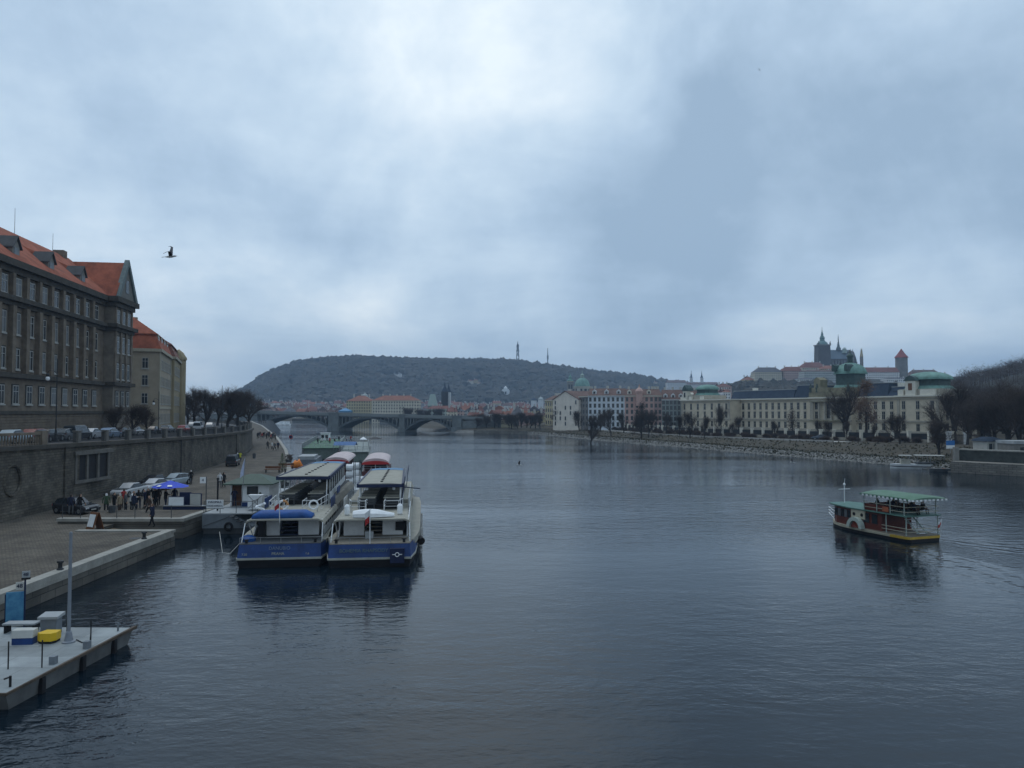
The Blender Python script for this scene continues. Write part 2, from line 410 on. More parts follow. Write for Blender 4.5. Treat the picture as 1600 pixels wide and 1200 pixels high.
# ---------------------------------------------------------------- cars
def car(kind, paint, name='parked_car'):
    """car of 4.4 m, front towards +y; returns prototype root"""
    t = thing(name, 'car', 'car')
    Lh = 2.2; W = .88
    if kind == 'van': prof = [(-2.2,.45,.95,1.62),(-2.1,.3,1.0,1.8),(-1.0,.22,1.0,1.85),(.6,.22,1.0,1.82),(1.15,.22,1.0,1.62),(1.75,.25,.98,1.0),(2.15,.3,.85,.86),(2.25,.42,.62,.63)]
    elif kind == 'hatch': prof = [(-2.0,.42,.9,.92),(-1.92,.3,.95,1.0),(-1.6,.22,.95,1.36),(-.9,.22,.93,1.46),(.2,.22,.92,1.44),(.95,.22,.9,.96),(1.7,.25,.82,.83),(2.05,.32,.68,.69),(2.12,.42,.55,.56)]
    else: prof = [(-2.25,.42,.88,.9),(-2.15,.3,.93,.95),(-1.5,.22,.95,1.0),(-.9,.22,.94,1.4),(.15,.22,.92,1.42),(.95,.22,.9,.95),(1.75,.25,.82,.83),(2.15,.32,.68,.69),(2.25,.42,.55,.56)]
    b = MB(); rs = []
    for i, (y, z0, zb, zr) in enumerate(prof):
        ww = W*(.86 if i in (0, len(prof)-1) else (.95 if i in (1, len(prof)-2) else 1))
        rs.append([(-ww*.92,y,z0),(-ww,y,z0+.18),(-ww,y,zb-.12),(-ww*.93,y,zb),(ww*.93,y,zb),(ww,y,zb-.12),(ww,y,z0+.18),(ww*.92,y,z0)])
    b.rings(rs); b.build('body', paint, t, smooth=False)
    g = MB(); g2 = MB(); gl = []
    cab = [(y, zb, zr) for y, z0, zb, zr in prof if zr > zb+.04]
    i0 = [i for i, p in enumerate(prof) if p[3] > p[2]+.04]
    a, z = prof[i0[0]-1] if i0[0] > 0 else prof[0], prof[i0[-1]+1]
    ring = [[(-W*.88,a[0],a[2]),(-W*.86,a[0],a[2]+.01),(W*.86,a[0],a[2]+.01),(W*.88,a[0],a[2])]]
    for y, zb, zr in cab: ring.append([(-W*.9,y,zb-.01),(-W*.7,y,zr-.04),(W*.7,y,zr-.04),(W*.9,y,zb-.01)])
    ring.append([(-W*.86,z[0],z[2]),(-W*.84,z[0],z[2]+.01),(W*.84,z[0],z[2]+.01),(W*.86,z[0],z[2])])
    g.rings(ring).build('cabin_window', GLASS, t)
    rr = [[(-W*.73,y,zr-.06),(-W*.68,y,zr),(W*.68,y,zr),(W*.73,y,zr-.06)] for y, zb, zr in cab]
    g2.rings(rr)
    for s in (-1, 1):
        ymid = (cab[0][0]+cab[-1][0])/2
        for yy in (cab[0][0], ymid, cab[-1][0]): g2.tube((s*W*.92, yy+(.0), cab[0][1]), (s*W*.72, yy, min(cab[0][2], cab[-1][2])-.02), .035, n=4)
    g2.build('roof', paint, t)
    wh = MB(); wh.tube((-.11,0,0),(.11,0,0),.33,.33,16); ri = MB(); ri.tube((-.125,0,0),(.125,0,0),.2,.19,10)
    w0 = None
    for s in (-1, 1):
        for y in (-1.35, 1.35):
            if w0 is None: w0 = wh.build('wheel', RUBBER, t); r0 = ri.build('rim', STEEL, w0); o = w0
            else:
                o = w0.copy(); col.objects.link(o); r_ = r0.copy(); col.objects.link(r_); r_.parent = o
            o.location = (s*(W-.08), y, .33)
    fy, fz = prof[-2][0], prof[-2][2]
    for s in (-1, 1):
        MB().box(s*.48, fy-.12, fz-.18, s*.78, fy+.07, fz-.04).build('headlight', WHITE, t)
        MB().box(s*.6, prof[1][0]-.06, .7, s*.82, prof[1][0]+.05, .88).build('taillight', RED, t)
    MB().box(-.26, prof[-1][0]-.02, .4, .26, prof[-1][0]+.02, .51).build('number_plate', OFFW, t)
    freeze(t); return t
CARS = {}
def put_car(kind, cname, rgb, loc, rz, label, group=None, s=1.136):
    p = mat('car_paint_'+cname, rgb, .25, .04, .5, spec=.6)
    if (kind, cname) not in CARS: CARS[(kind, cname)] = o = car(kind, p)
    else: o = copy_tree(CARS[(kind, cname)])
    o.location = loc; o.rotation_euler = (0, 0, rz); o.scale = (s, s, s)
    return tag(o, label, 'car', group)
# ---------------------------------------------------------------- bare trees
def tree_proto(seed, h=12, spread=.55, lv=5, twigs=5, tr=.28, twm=None, up=.35, fork=.28, tw=.028, tlen=1.3, nb=3):
    r = random.Random(seed); T = MB(); C = MB()
    def rv(): return Vector((r.gauss(0, 1), r.gauss(0, 1), r.gauss(0, 1))).normalized()
    def twig(p, d, ln, wd):
        d = (d+rv()*.75+Vector((0, 0, up*.4))).normalized(); q = p+d*ln
        s = d.cross(rv()).normalized()*wd
        C.face([p-s, p+s, q])
        for k in range(2):
            t_ = r.uniform(.25, .85); p2 = p.lerp(q, t_); d2 = (d+rv()*.8).normalized(); q2 = p2+d2*ln*r.uniform(.4, .75); s2 = d2.cross(rv()).normalized()*wd*.7
            C.face([p2-s2, p2+s2, q2])
    def br(p, d, ln, rad, l):
        mb = T if l <= 1 else C
        n = 2; q = p
        for i in range(n):
            d = (d+rv()*.16+Vector((0, 0, up*.12))).normalized(); q2 = q+d*ln/n; mb.tube(q, q2, rad*(1-.25*i/n), rad*(1-.25*(i+1)/n), 6 if l < 2 else 3, cap=False)
            if l >= 2:
                for k in range(twigs): twig(q.lerp(q2, r.random()), d, tlen*r.uniform(.5, 1.1), tw)
            q = q2
        if l < lv:
            for k in range(nb if l > 0 else nb+1):
                s = rv(); s = (s-d*s.dot(d)).normalized(); a = spread*r.uniform(.6, 1.35)
                d2 = (d*math.cos(a)+s*math.sin(a)+Vector((0, 0, up*.25))).normalized()
                br(q if k < 2 else p.lerp(q, r.uniform(.5, .95)), d2, ln*r.uniform(.62, .85), rad*(.58 if k else .66), l+1)
            if l <= 2 and lv > 3:
                for k in range(1 if l else 2):
                    s = rv(); s = (s-d*s.dot(d)).normalized(); a = r.uniform(.9, 1.35); f_ = r.uniform(.55 if l == 0 else .2, 1)
                    d2 = (d*math.cos(a)+s*math.sin(a)+Vector((0, 0, .1))).normalized()
                    br(p.lerp(q, f_), d2, ln*r.uniform(.5, .7)*(.8 if l else 1), rad*.4, l+2 if l else l+2)
        else:
            for k in range(twigs*2): twig(q, d, tlen*r.uniform(.7, 1.3), tw)
    br(Vector((0, 0, -.2)), Vector((r.uniform(-.06, .06), r.uniform(-.06, .06), 1)).normalized(), h*fork, tr, 0)
    zm = max(p[2] for p in C.v); k = h/zm
    for m_ in (T, C): m_.v = [(a*k, b*k, c*k) for a, b, c in m_.v]
    return T, C
TP = {}
def tree(key, loc, sc_, rz, label, group=None, name='bare_tree', cat='tree', sxy=1.0, **kw):
    if key not in TP:
        twm = kw.pop('twm', TWIG); T, C = tree_proto(**kw)
        o = thing(name, label, cat); T.build('trunk', BARK, o); C.build('crown', twm, o); freeze(o); TP[key] = o
    else: o = copy_tree(TP[key])
    o.name = name; o.location = loc; o.rotation_euler = (0, 0, rz); o.scale = (sc_*sxy, sc_*sxy, sc_)
    if 'group' in o: del o['group']
    return tag(o, label, cat, group)
T_BIG = [dict(key='b%d' % i, seed=40+i, h=13, lv=5, twigs=1, tr=.3, spread=.44, tw=.013, tlen=1.2, nb=3, up=.5, fork=.19) for i in range(3)]
T_MED = [dict(key='m%d' % i, seed=60+i, h=9, lv=4, twigs=2, tr=.19, spread=.46, tw=.014, tlen=1.2, nb=3, up=.5, fork=.2) for i in range(3)]
T_BUSH = [dict(key='s%d' % i, seed=80+i, h=2.6, lv=3, twigs=5, tr=.06, spread=.7, tw=.022, tlen=.8, fork=.15, up=.2, twm=TWIG2) for i in range(3)]
# ---------------------------------------------------------------- street lamp
def lamp(loc, h, rz, label, s=1.0):
    t = thing('street_lamp', label, 'street lamp', loc, rz, 'street lamps along the embankment', s)
    MB().lathe([(.22,0),(.22,.5),(.14,.6),(.11,1.4),(.07,1.5),(.055,h)], 10).build('pole', IRON, t)
    a = MB(); a.path([(0,0,h-1.9),(-.4,0,h-1.5),(-.9,0,h-1.5),(-1.05,0,h-1.8)], .035, 5); a.build('arm', IRON, t)
    MB().lathe([(.03,0),(.16,-.06),(.2,-.3),(.13,-.5)], 10, (-1.05,0,h-1.8)).build('lantern_cap', IRON, t)
    MB().lathe([(.17,0),(.24,-.2),(.2,-.42),(.05,-.52)], 10, (-1.05,0,h-2.25)).build('lamp_globe', WHITE, t)
    return t
# ---------------------------------------------------------------- left bank: quay, wall, street
EDGE = [(-80,-29),(30,-29),(67,-30),(78,-30.5),(90,-32),(108,-35),(133,-39),(165,-49),(187,-56),(247,-77),(358,-119),(430,-150)]
WALL = [(-80,-49),(30,-49),(72,-49),(95,-51),(120,-54),(143,-57),(172,-61),(200,-69),(225,-80),(260,-99),(310,-130),(400,-190),(470,-240)]
QZ = [(120,1.4),(142,1.6),(170,2.0),(205,2.6),(260,3.6),(335,4.8),(430,6.5)]
WT = [(75,8.7),(121,7.95),(150,7.65),(200,7.7),(400,8.6)]
def smooth_tab(t):
    ys = [a for a, b in t]
    def f(y):
        return (tab(t, y-6)+tab(t, y)*2+tab(t, y+6))/4
    return f
fe = smooth_tab(EDGE); fw = smooth_tab(WALL)
def qz(y): return tab(QZ, y)
def wt(y): return tab(WT, y)
COB = masonry('cobbles', (.092,.08,.066), (.13,.113,.092), (.05,.044,.038), 'XY', 1.0, .28, .2, .02, .5, .45)
EMB = masonry('embankment_stone', (.078,.07,.06), (.12,.108,.09), (.058,.053,.045), 'YZ', 1.5, .95, .42, .035, .8, .6)
QST = masonry('quay_stone', (.1,.095,.085), (.14,.13,.115), (.05,.048,.045), 'YZ', 1.0, 1.6, .55, .03, .6, .4)
GRAN = mat('granite_kerb', (.3,.29,.26), .85, .2, 1.2, .3, 6)
ASPH = mat('asphalt', (.055,.056,.06), .9, .2, .5)
rows = [-80, 0, 30, 45, 60, 66.99]
m = MB()
def strip(ys, fa, fb, n=6):
    for y0, y1 in zip(ys, ys[1:]):
        for k in range(n):
            p = []
            for y, t in ((y0, k/n), (y0, (k+1)/n), (y1, (k+1)/n), (y1, k/n)):
                a = fa(y); b_ = fb(y); p.append((lerp(a[0], b_[0], t), y, lerp(a[1], b_[1], t)))
            m.face(p)
strip([-80, 0, 30, 45, 60, 67], lambda y: (fw(y)-1, qz(y)), lambda y: (fe(y)-.75, qz(y)))
strip([67, 71], lambda y: (fw(y)-1, qz(y)), lambda y: (-37.5, qz(y)))
ys2 = [71, 78, 84, 90, 100, 108, 120, 133, 142, 155, 170, 187, 200, 215, 230, 247, 275, 310, 358, 400, 430]
strip(ys2, lambda y: (fw(y)-1, qz(y)), lambda y: (fe(y)-.75, qz(y)))
tag(m.build('quay', COB), kind='structure')
# kerb stones + quay face
def along(f, ys): return [(f(y), y) for y in ys]
def ribbon(name, ys, x0f, x1f, z0f, z1f, mt, kind='structure', parent=None):
    b = MB(); rs = []
    for y in ys: rs.append([(x0f(y), y, z0f(y)), (x1f(y), y, z0f(y)), (x1f(y), y, z1f(y)), (x0f(y), y, z1f(y))])
    b.rings(rs); o = b.build(name, mt, parent)
    if kind: tag(o, kind=kind)
    return o
for nm, ys in (('near', [-80, 0, 30, 45, 60, 67]), ('far', [78]+ys2[2:])):
    ribbon('quay_kerb', ys, lambda y: fe(y)-.75, lambda y: fe(y)+.06, lambda y: qz(y)-.45, lambda y: qz(y)+.13, GRAN)
    ribbon('quay_wall', ys, lambda y: fe(y)-.9, lambda y: fe(y), lambda y: -1, lambda y: qz(y)-.45, QST)
m = MB(); m.box(-38.5, 66.2, -1, -29.96, 66.98, 1.3); tag(m.build('quay_wall', QST), kind='structure')
m = MB(); m.box(-38.5, 66.3, 1.31, -29.9, 66.99, 1.52); tag(m.build('quay_kerb', GRAN), kind='structure')
m = MB(); m.box(-38.3, 67, -1, -37.6, 71, 1.32); tag(m.build('quay_wall', QST), kind='structure')
m = MB(); m.face([(-37.6,67,1.1),(-33.2,67,.55),(-33.6,71,.5),(-37.6,71,1.05)]); m.box(-37.6,67,-1,-33.4,71,.5)
tag(m.build('sandy_slipway', mat('sand', (.16,.12,.08), .9, .3, .8, .4, 5)), kind='structure')
# raised landing platform
t = thing('landing_platform', 'raised stone landing platform at the water with a pale kerb and an iron railing', 'platform', (-37, 75, 0))
MB().box(-5.9, -3.9, -1, 5.9, 3.2, 1.62).build('stone_wall', QST, t)
m = MB(); m.box(-5.2, -3.2, 1.62, 5.3, 3.1, 1.8); m.build('paving', COB, t)
m = MB(); m.box(-6, -4, 1.62, 6, -3.2, 1.9); m.box(5.3, -3.2, 1.62, 6, 3.2, 1.9); m.build('kerb', GRAN, t)
m = MB()
for i in range(7):
    x = -5.6+i*1.72
    m.tube((x,-3.7,1.9),(x,-3.7,3.1),.035,n=5)
    if i < 6: m.tube((x,-3.7,3.05),(x+1.72,-3.7,3.05),.022,n=4); m.tube((x,-3.7,2.5),(x+1.72,-3.7,2.5),.02,n=4)
m.build('railing', GREYD, t)
# embankment wall
YW = [-80,-40,0,30,50,72,84,95,108,120,132,143,158,172,186,200,212,225,242,260,285,310,355,400,470]
t = thing('embankment_wall', 'long curving dark stone embankment wall with a coping between quay and street', 'wall', (-49, 70, 0))
def rel(f): return lambda y: f(y)+49
def wribbon(name, ys, x0, x1, z0, z1, mt):
    b = MB(); rs = []
    for y in ys: rs.append([(fw(y)+x0+49, y-70, z0(y)), (fw(y)+x1+49, y-70, z0(y)), (fw(y)+x1+49, y-70, z1(y)), (fw(y)+x0+49, y-70, z1(y))])
    return b.rings(rs).build(name, mt, t)
wribbon('stone_face', YW, -1.6, 0, lambda y: 0, lambda y: wt(y)-.55, EMB)
wribbon('plinth', YW, 0, .18, lambda y: 0, lambda y: qz(y)+.7, EMB)
wribbon('coping', YW, -1.7, .38, lambda y: wt(y)-.55, lambda y: wt(y)-.12, STD)
m = MB()
for y in (84.5, 124, 163): m.box(fw(y)+49-.1, y-70-.7, 0, fw(y)+49+.25, y-70+.7, wt(y)-.56)
m.build('pilaster', EMB, t)
m = MB(); m.tube((fw(121)+49+.15, 52.5, 1.4), (fw(121)+49+.15, 52.5, 7.3), .09, n=6); m.build('drainpipe', IRON, t)
# opening with two mullions
def atw(y, z, o=0.0): return (fw(y)+49+o, y-70, z)
ya, yb = 84.9, 93.4
za, zb_ = 4.0, 6.95
ya, yb = 86.2, 93.8
m = MB(); m.box(fw(90)+49-.9, ya-70+1.0, za, fw(90)+49+.9, yb-70-1.0, zb_-.1); 
wdw = MB()
nx = fw(90)+49
wdw.box(nx-.8, ya-70, za-.35, nx+.5, yb-70, za); wdw.box(nx-.8, ya-70.3, zb_, nx+.65, yb-69.7, zb_+.45)
for k in range(4):
    yy = lerp(ya-70+.3, yb-70-.3, k/3); wdw.box(nx-.8, yy-.2, za, nx+.4, yy+.2, zb_)
f = wdw.build('window_frame', STL if False else mat('worn_stone', (.12,.115,.105), .9, .25, 1), t)
MB().box(nx-.8, ya-70+.1, za, nx+.22, yb-70-.1, zb_).build('dark_opening', BLACK, t)
# round relief
m = MB()
for k in range(20):
    a0, a1 = 2*PI*k/20, 2*PI*(k+1)/20
    m.tube((fw(75)+49+.12, 4+1.3*math.cos(a0), 5.2+1.5*math.sin(a0)), (fw(75)+49+.12, 4+1.3*math.cos(a1), 5.2+1.5*math.sin(a1)), .14, n=5)
m.build('round_relief', EMB, t)
# balustrade: stone balusters near, iron panels farther on
t = thing('stone_balustrade', 'stone balustrade with turned balusters on the near end of the wall', 'balustrade', (-49, 70, 0))
m = MB(); yn = 79.5
y = 40.0
while y < yn:
    x = fw(y)+49-.55; m.lathe([(.13,0),(.13,.1),(.07,.2),(.12,.5),(.06,.95),(.12,1.05)], 6, (x, y-70, wt(y)-.12)); y += .48
m.build('balusters', ST, t)
ribs = [20, 40, 60, 72, yn]
b = MB(); b.rings([[(fw(y)+49-.8, y-70, wt(y)+.92), (fw(y)+49-.3, y-70, wt(y)+.92), (fw(y)+49-.3, y-70, wt(y)+1.18), (fw(y)+49-.8, y-70, wt(y)+1.18)] for y in ribs]); b.build('handrail', ST, t)
for y in (50, 65, 80): MB().box(fw(y)+49-.95, y-70-.45, wt(y)-.13, fw(y)+49-.15, y-70+.45, wt(y)+1.32).build('pier', ST, t)
t = thing('iron_railing', 'dark iron railing panels between stone posts along the curving wall', 'railing', (-60, 140, 0))
y = 80.5; ps = []
while y < 330: ps.append(y); y += 7.3 if y < 200 else 9
pm = MB(); pm.box(-.32, -.3, 0, .32, .3, 1.28); pm.box(-.4,-.38,1.28,.4,.38,1.4); pme = None
for k, y in enumerate(ps):
    if pme is None: o = pm.build('stone_post', mat('post_stone', (.14,.135,.125), .9, .2), t); pme = o.data
    else: o = inst('stone_post', pme, t, (0, 0, 0))
    o.location = (fw(y)+60-.55, y-140, wt(y)-.12)
for y0, y1 in zip(ps, ps[1:]):
    m = MB(); a = Vector((fw(y0)+60-.55, y0-140, wt(y0)-.1)); b_ = Vector((fw(y1)+60-.55, y1-140, wt(y1)-.1)); U = Vector((0, 0, 1))
    m.tube(a+U*1.1, b_+U*1.1, .05, n=4); m.tube(a+U*.12, b_+U*.12, .05, n=4)
    n = 40 if y0 < 150 else 14
    rr = .022 if y0 < 150 else .05
    for i in range(1, n): p = a.lerp(b_, i/n); m.tube(p+U*.12, p+U*1.1, rr, n=3, cap=False)
    m.build('iron_panel', IRON, t)
# street
m = MB()
for y0, y1 in zip(YW, YW[1:]):
    m.face([(-420, y0, wt(y0)-.2), (fw(y0)-.2, y0, wt(y0)-.2), (fw(y1)-.2, y1, wt(y1)-.2), (-420, y1, wt(y1)-.2)])
tag(m.build('street', ASPH), kind='structure')
ribbon('pavement', YW, lambda y: fw(y)-3.6, lambda y: fw(y)-1.65, lambda y: wt(y)-.3, lambda y: wt(y)-.12, GREYD)
# ---------------------------------------------------------------- university building
SZ = 8.5
ang = math.atan2(1, -.145)
org = Vector((-57.98-.145*84, 84, 0))
t = thing('university_building', 'huge dark stone neoclassical building with orange tiled roof, dormers and a gabled corner bay', 'building', (org.x, org.y, SZ), ang)
K = math.sqrt(1+.145**2)
def U(d): return (d-84)*K     # depth -> distance along facade
Z = lambda z: z-SZ
uc = U(144.2); ue = U(153.6)
w0 = MB()
w0.box(U(60), 0, Z(7), uc, 18, Z(34))
w0.build('wall', ST, t)
pv = MB(); pv.box(uc, -1.8, Z(7), ue, 18.5, Z(33.9)); pv.build('corner_bay', mat('bay_stone', (.165,.145,.12), .9, .3, .6, .3, 3), t)
c = MB()
def band(z0, z1, o): c.box(U(60), -o, Z(z0), uc-.02, 0.2, Z(z1)); c.box(uc-o, -1.8-o, Z(z0)+.01, ue+o, 3, Z(z1)+.01)
band(33.3, 34.3, 1.1); band(32.4, 33.3, .5); band(28.3, 29.0, 1.0); band(27.6, 28.3, .45); band(17.0, 17.7, .7); band(11.6, 12.1, .35)
c.build('cornice', STD, t)
pl = MB()
ds = [63+4.05*i for i in range(20)]
for d in ds: 
    u = U(d-2.0)
    if u < uc-.5: pl.box(u-.5, -.75, Z(17.7), u+.5, .1, Z(27.6)); pl.box(u-.4, -.6, Z(29), u+.4, .1, Z(32.4))
for i in range(4):
    u = uc+.5+i*(ue-uc-1)/3; pl.box(u-.4, -2.1, Z(17.7), u+.4, -1.7, Z(27.6)); pl.box(u-.35, -2.08, Z(29), u+.35, -1.7, Z(32.4))
split_build(pl, 'pilaster', ST, t)
rustic = MB()
for k in range(8): rustic.box(U(60), -.12, Z(8.6)+.42*k+.04, uc, .05, Z(8.6)+.42*k+.36)
rustic.build('rusticated_base', ST, t)
def window_me(w, h, fr=.12, sill=.3):
    a = MB(); a.box(-w/2-.18, -.16, -.22, w/2+.18, .02, 0); a.box(-w/2, -.06, 0, -w/2+fr, .05, h); a.box(w/2-fr, -.06, 0, w/2, .05, h)
    a.box(-w/2+fr, -.06, h-fr, w/2-fr, .05, h); a.box(-w/2+fr, -.06, 0, w/2-fr, .05, fr); a.box(-.05, -.055, fr, .05, .05, h-fr); a.box(-w/2+fr, -.05, h*.66, -.05, .05, h*.66+.09); a.box(.05, -.05, h*.66, w/2-fr, .05, h*.66+.09)
    p = MB(); p.box(-w/2+fr*.5, -.03, fr*.5, w/2-fr*.5, .03, h-fr*.5)
    return a, p
WC = {}
def put_window(par, x, y, z, w, h, rz=0, fr=.12, frm=None, pane=None):
    k = (round(w, 2), round(h, 2), fr, (frm or FRAME).name, (pane or GLASS).name)
    if k not in WC:
        a, p = window_me(w, h, fr); o = a.build('window', frm or FRAME, par); q = p.build('pane', pane or GLASS, o); WC[k] = (o.data, q.data)
    else:
        o = inst('window', WC[k][0], par, (0, 0, 0)); q = inst('pane', WC[k][1], o, (0, 0, 0))
    o.location = (x, y, z); o.rotation_euler = (0, 0, rz); return o
rv_ = random.Random(3)
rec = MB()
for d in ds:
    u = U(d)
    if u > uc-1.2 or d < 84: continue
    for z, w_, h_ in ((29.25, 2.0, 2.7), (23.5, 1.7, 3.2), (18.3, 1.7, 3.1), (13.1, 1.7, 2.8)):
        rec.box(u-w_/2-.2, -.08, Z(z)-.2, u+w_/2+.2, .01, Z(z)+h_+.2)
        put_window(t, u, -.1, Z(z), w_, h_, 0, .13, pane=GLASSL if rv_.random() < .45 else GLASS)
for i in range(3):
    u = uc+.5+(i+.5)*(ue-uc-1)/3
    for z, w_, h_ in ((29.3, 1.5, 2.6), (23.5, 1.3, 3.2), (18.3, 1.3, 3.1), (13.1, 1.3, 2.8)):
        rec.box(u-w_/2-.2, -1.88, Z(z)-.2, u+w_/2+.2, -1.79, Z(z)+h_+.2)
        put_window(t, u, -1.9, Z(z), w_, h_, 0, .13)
split_build(rec, 'window_recess_shade', mat('recess_shade', (.045,.043,.04), .9, .2), t)  # dark plates behind the windows paint in the shade of their recesses
r = MB(); ew = U(60)
# main roof: eave at y=-.9 z 34.3, ridge y=9 z 42
r.extr([(-.9,Z(34.3)),(.4,Z(35.6)),(9,Z(42.6)),(17.6,Z(35.6)),(19,Z(34.3))], ew, uc+5.8)
r.build('roof', TILE, t)
r = MB(); um = (uc+ue)/2
r.extry([(uc-.9,Z(34.2)),(um,Z(41.8)),(ue+.9,Z(34.2))], -2.28, 12)
r.build('cross_roof', TILE, t)
g = MB(); g.extry([(uc+.1,Z(34.35)),(um,Z(41.2)),(ue-.1,Z(34.35))], -2.42, -2.3); g.build('gable', mat('gable_stone', (.16,.155,.14), .9, .2), t)
g = MB(); g.box(um-.7,-2.5,Z(35.6),um+.7,-2.44,Z(38.2)); g.build('gable_window', GLASS, t)
g = MB()
for s in (-1, 1):
    e0 = um+s*(um-uc+.7); g.rings([[(e0-s*0, -2.8, Z(34.1)), (e0-s*.0, -1.9, Z(34.1)), (e0-s*1.1, -1.9, Z(34.1)), (e0-s*1.1, -2.8, Z(34.1))], [(um, -2.8, Z(42.4)), (um, -1.9, Z(42.4)), (um, -1.9, Z(41.2)), (um, -2.8, Z(41.2))]])
g.build('gable_coping', mat('verdigris_coping', (.13,.165,.165), .7, .2), t)
for d in (95, 103.5, 112, 123.3, 135.5):
    u = U(d)
    dm = MB(); dm.extry([(u-1.05,Z(35.0)),(u-1.05,Z(36.8)),(u,Z(38.2)),(u+1.05,Z(36.8)),(u+1.05,Z(35.0))], .5, 4); o = dm.build('dormer', STL, t)
    rf = MB()
    for s in (-1, 1): rf.rings([[(u+s*1.35,.2,Z(36.5)),(u+s*1.35,2.4,Z(36.5)),(u,4.2,Z(38.3)),(u,.2,Z(38.3))],[(u+s*1.35,.2,Z(36.68)),(u+s*1.35,2.4,Z(36.68)),(u,4.2,Z(38.5)),(u,.2,Z(38.5))]])
    rf.build('dormer_roof', GREYD, o)
    rf = MB()
    for s in (-1, 1): rf.face([(u+s*1.06,2.2,Z(36.5)),(u+s*1.06,6.2,Z(38.0)),(u,6.2,Z(39.9)),(u,2.2,Z(38.1))])
    rf.build('dormer_back', TILE, o)
    MB().box(u-.65,.42,Z(35.2),u+.65,.48,Z(36.7)).build('dormer_window', GLASSL, o)
for d, hh in ((112, 4.5), (129, 5), (143, 4)):
    MB().tube((U(d), 9, Z(42)), (U(d), 9, Z(42)+hh), .05, .03, 4).build('antenna', GREY, t)
MB().box(U(146)-.8, 8, Z(41), U(146)+.8, 10, Z(43.3)).build('chimney', ST, t)
# ---------------------------------------------------------------- next two buildings
o2 = Vector((-80.4, 170.5, 0)); a2 = math.atan2(195-170.5, -89-(-80.4)); l2 = 26
Z = lambda z: z-7.6
t = thing('apartment_block', 'sand coloured corner block with a double orange mansard roof next to the dark university building', 'building', (o2.x, o2.y, 7.6), a2)
SAND = mat('sand_plaster', (.31,.265,.2), .9, .15, .4); SANDL = mat('sand_trim', (.34,.31,.24), .9, .12)
MB().box(0, 0, -1, l2, 24, Z(25.8)).build('wall', SAND, t)
m = MB(); m.box(-.5, -.5, Z(25.6), l2+.5, 24, Z(26.3)); m.box(-.2,-.2,Z(12.6),l2,.1,Z(13.1)); m.box(-.15,-.15,Z(13.1),.9,.1,Z(25.6)); m.box(l2-1,-.15,Z(13.1),l2,.1,Z(25.6)); m.build('cornice', SANDL, t)
def mansard(x0, x1, y0, y1, z0, z1, z2, i1, i2, mt, par, name='roof'):
    q = lambda i, z: [(x0+i, y0+i, z), (x1-i, y0+i, z), (x1-i, y1-i, z), (x0+i, y1-i, z)]
    m_ = MB(); m_.rings([q(0, z0), q(i1, z1)]); m_.rings([q(i1-.35, z1), q(i1-.35, z1+.25), q(i2, z2)]); return m_.build(name, mt, par)
mansard(-.3, l2+.3, -.3, 24, Z(26.3), Z(29.6), Z(35), 1.3, 8, TILE2 if False else TILE, t)
for i in range(8):
    for k, z in enumerate((9.3, 13.8, 17.9, 21.8)): put_window(t, 2+i*3.15, -.02, Z(z), 1.2, 2.2, 0, .1)
for i in range(4):
    for z in (9.3, 13.8, 17.9, 21.8): put_window(t, -.02, 3+i*4.2, Z(z), 1.3, 2.4, -PI/2, .1)
for i in range(4):
    u = 3+i*6.5
    m = MB(); m.box(u-1, .6, Z(27), u+1, 3, Z(29.8)); m.build('dormer', SANDL, t)
    MB().box(u-.6,.54,Z(27.4),u+.6,.58,Z(29.3)).build('dormer_window', GLASS, t)
m = MB(); m.box(9,7,Z(30),10.2,8.5,Z(35.2)); m.build('chimney', SAND, t)
MB().box(17,7,Z(30),18.2,8.5,Z(35.3)).build('chimney', SAND, t)
o3 = Vector((-88.4, 195.6, 0))
t = thing('apartment_block', 'yellowish corner block with a turret and brown roof beyond the sand coloured one', 'building', (o3.x, o3.y, 7.6), math.atan2(24, -9))
YE = mat('yellow_plaster', (.27,.225,.14), .9, .15, .4)
MB().box(0, 0, -1, 25, 22, Z(26)).build('wall', YE, t)
MB().lathe([(2,-1),(2,Z(27)),(2.3,Z(27.1)),(2.2,Z(27.7)),(1.3,Z(29.2)),(.1,Z(30.2))], 12, (25,.5,0)).build('turret', [YE], t)
m = MB(); m.box(-.4,-.5,Z(25.8),25.5,22,Z(26.4)); m.build('cornice', SANDL, t)
mansard(-.2, 25.2, -.2, 22, Z(26.4), Z(29.5), Z(33.5), 1.3, 7, TILE3, t)
for i in range(6):
    for z in (9.3, 13.8, 17.9, 21.8): put_window(t, 2.2+i*3.7, -.02, Z(z), 1.3, 2.3, 0, .1)
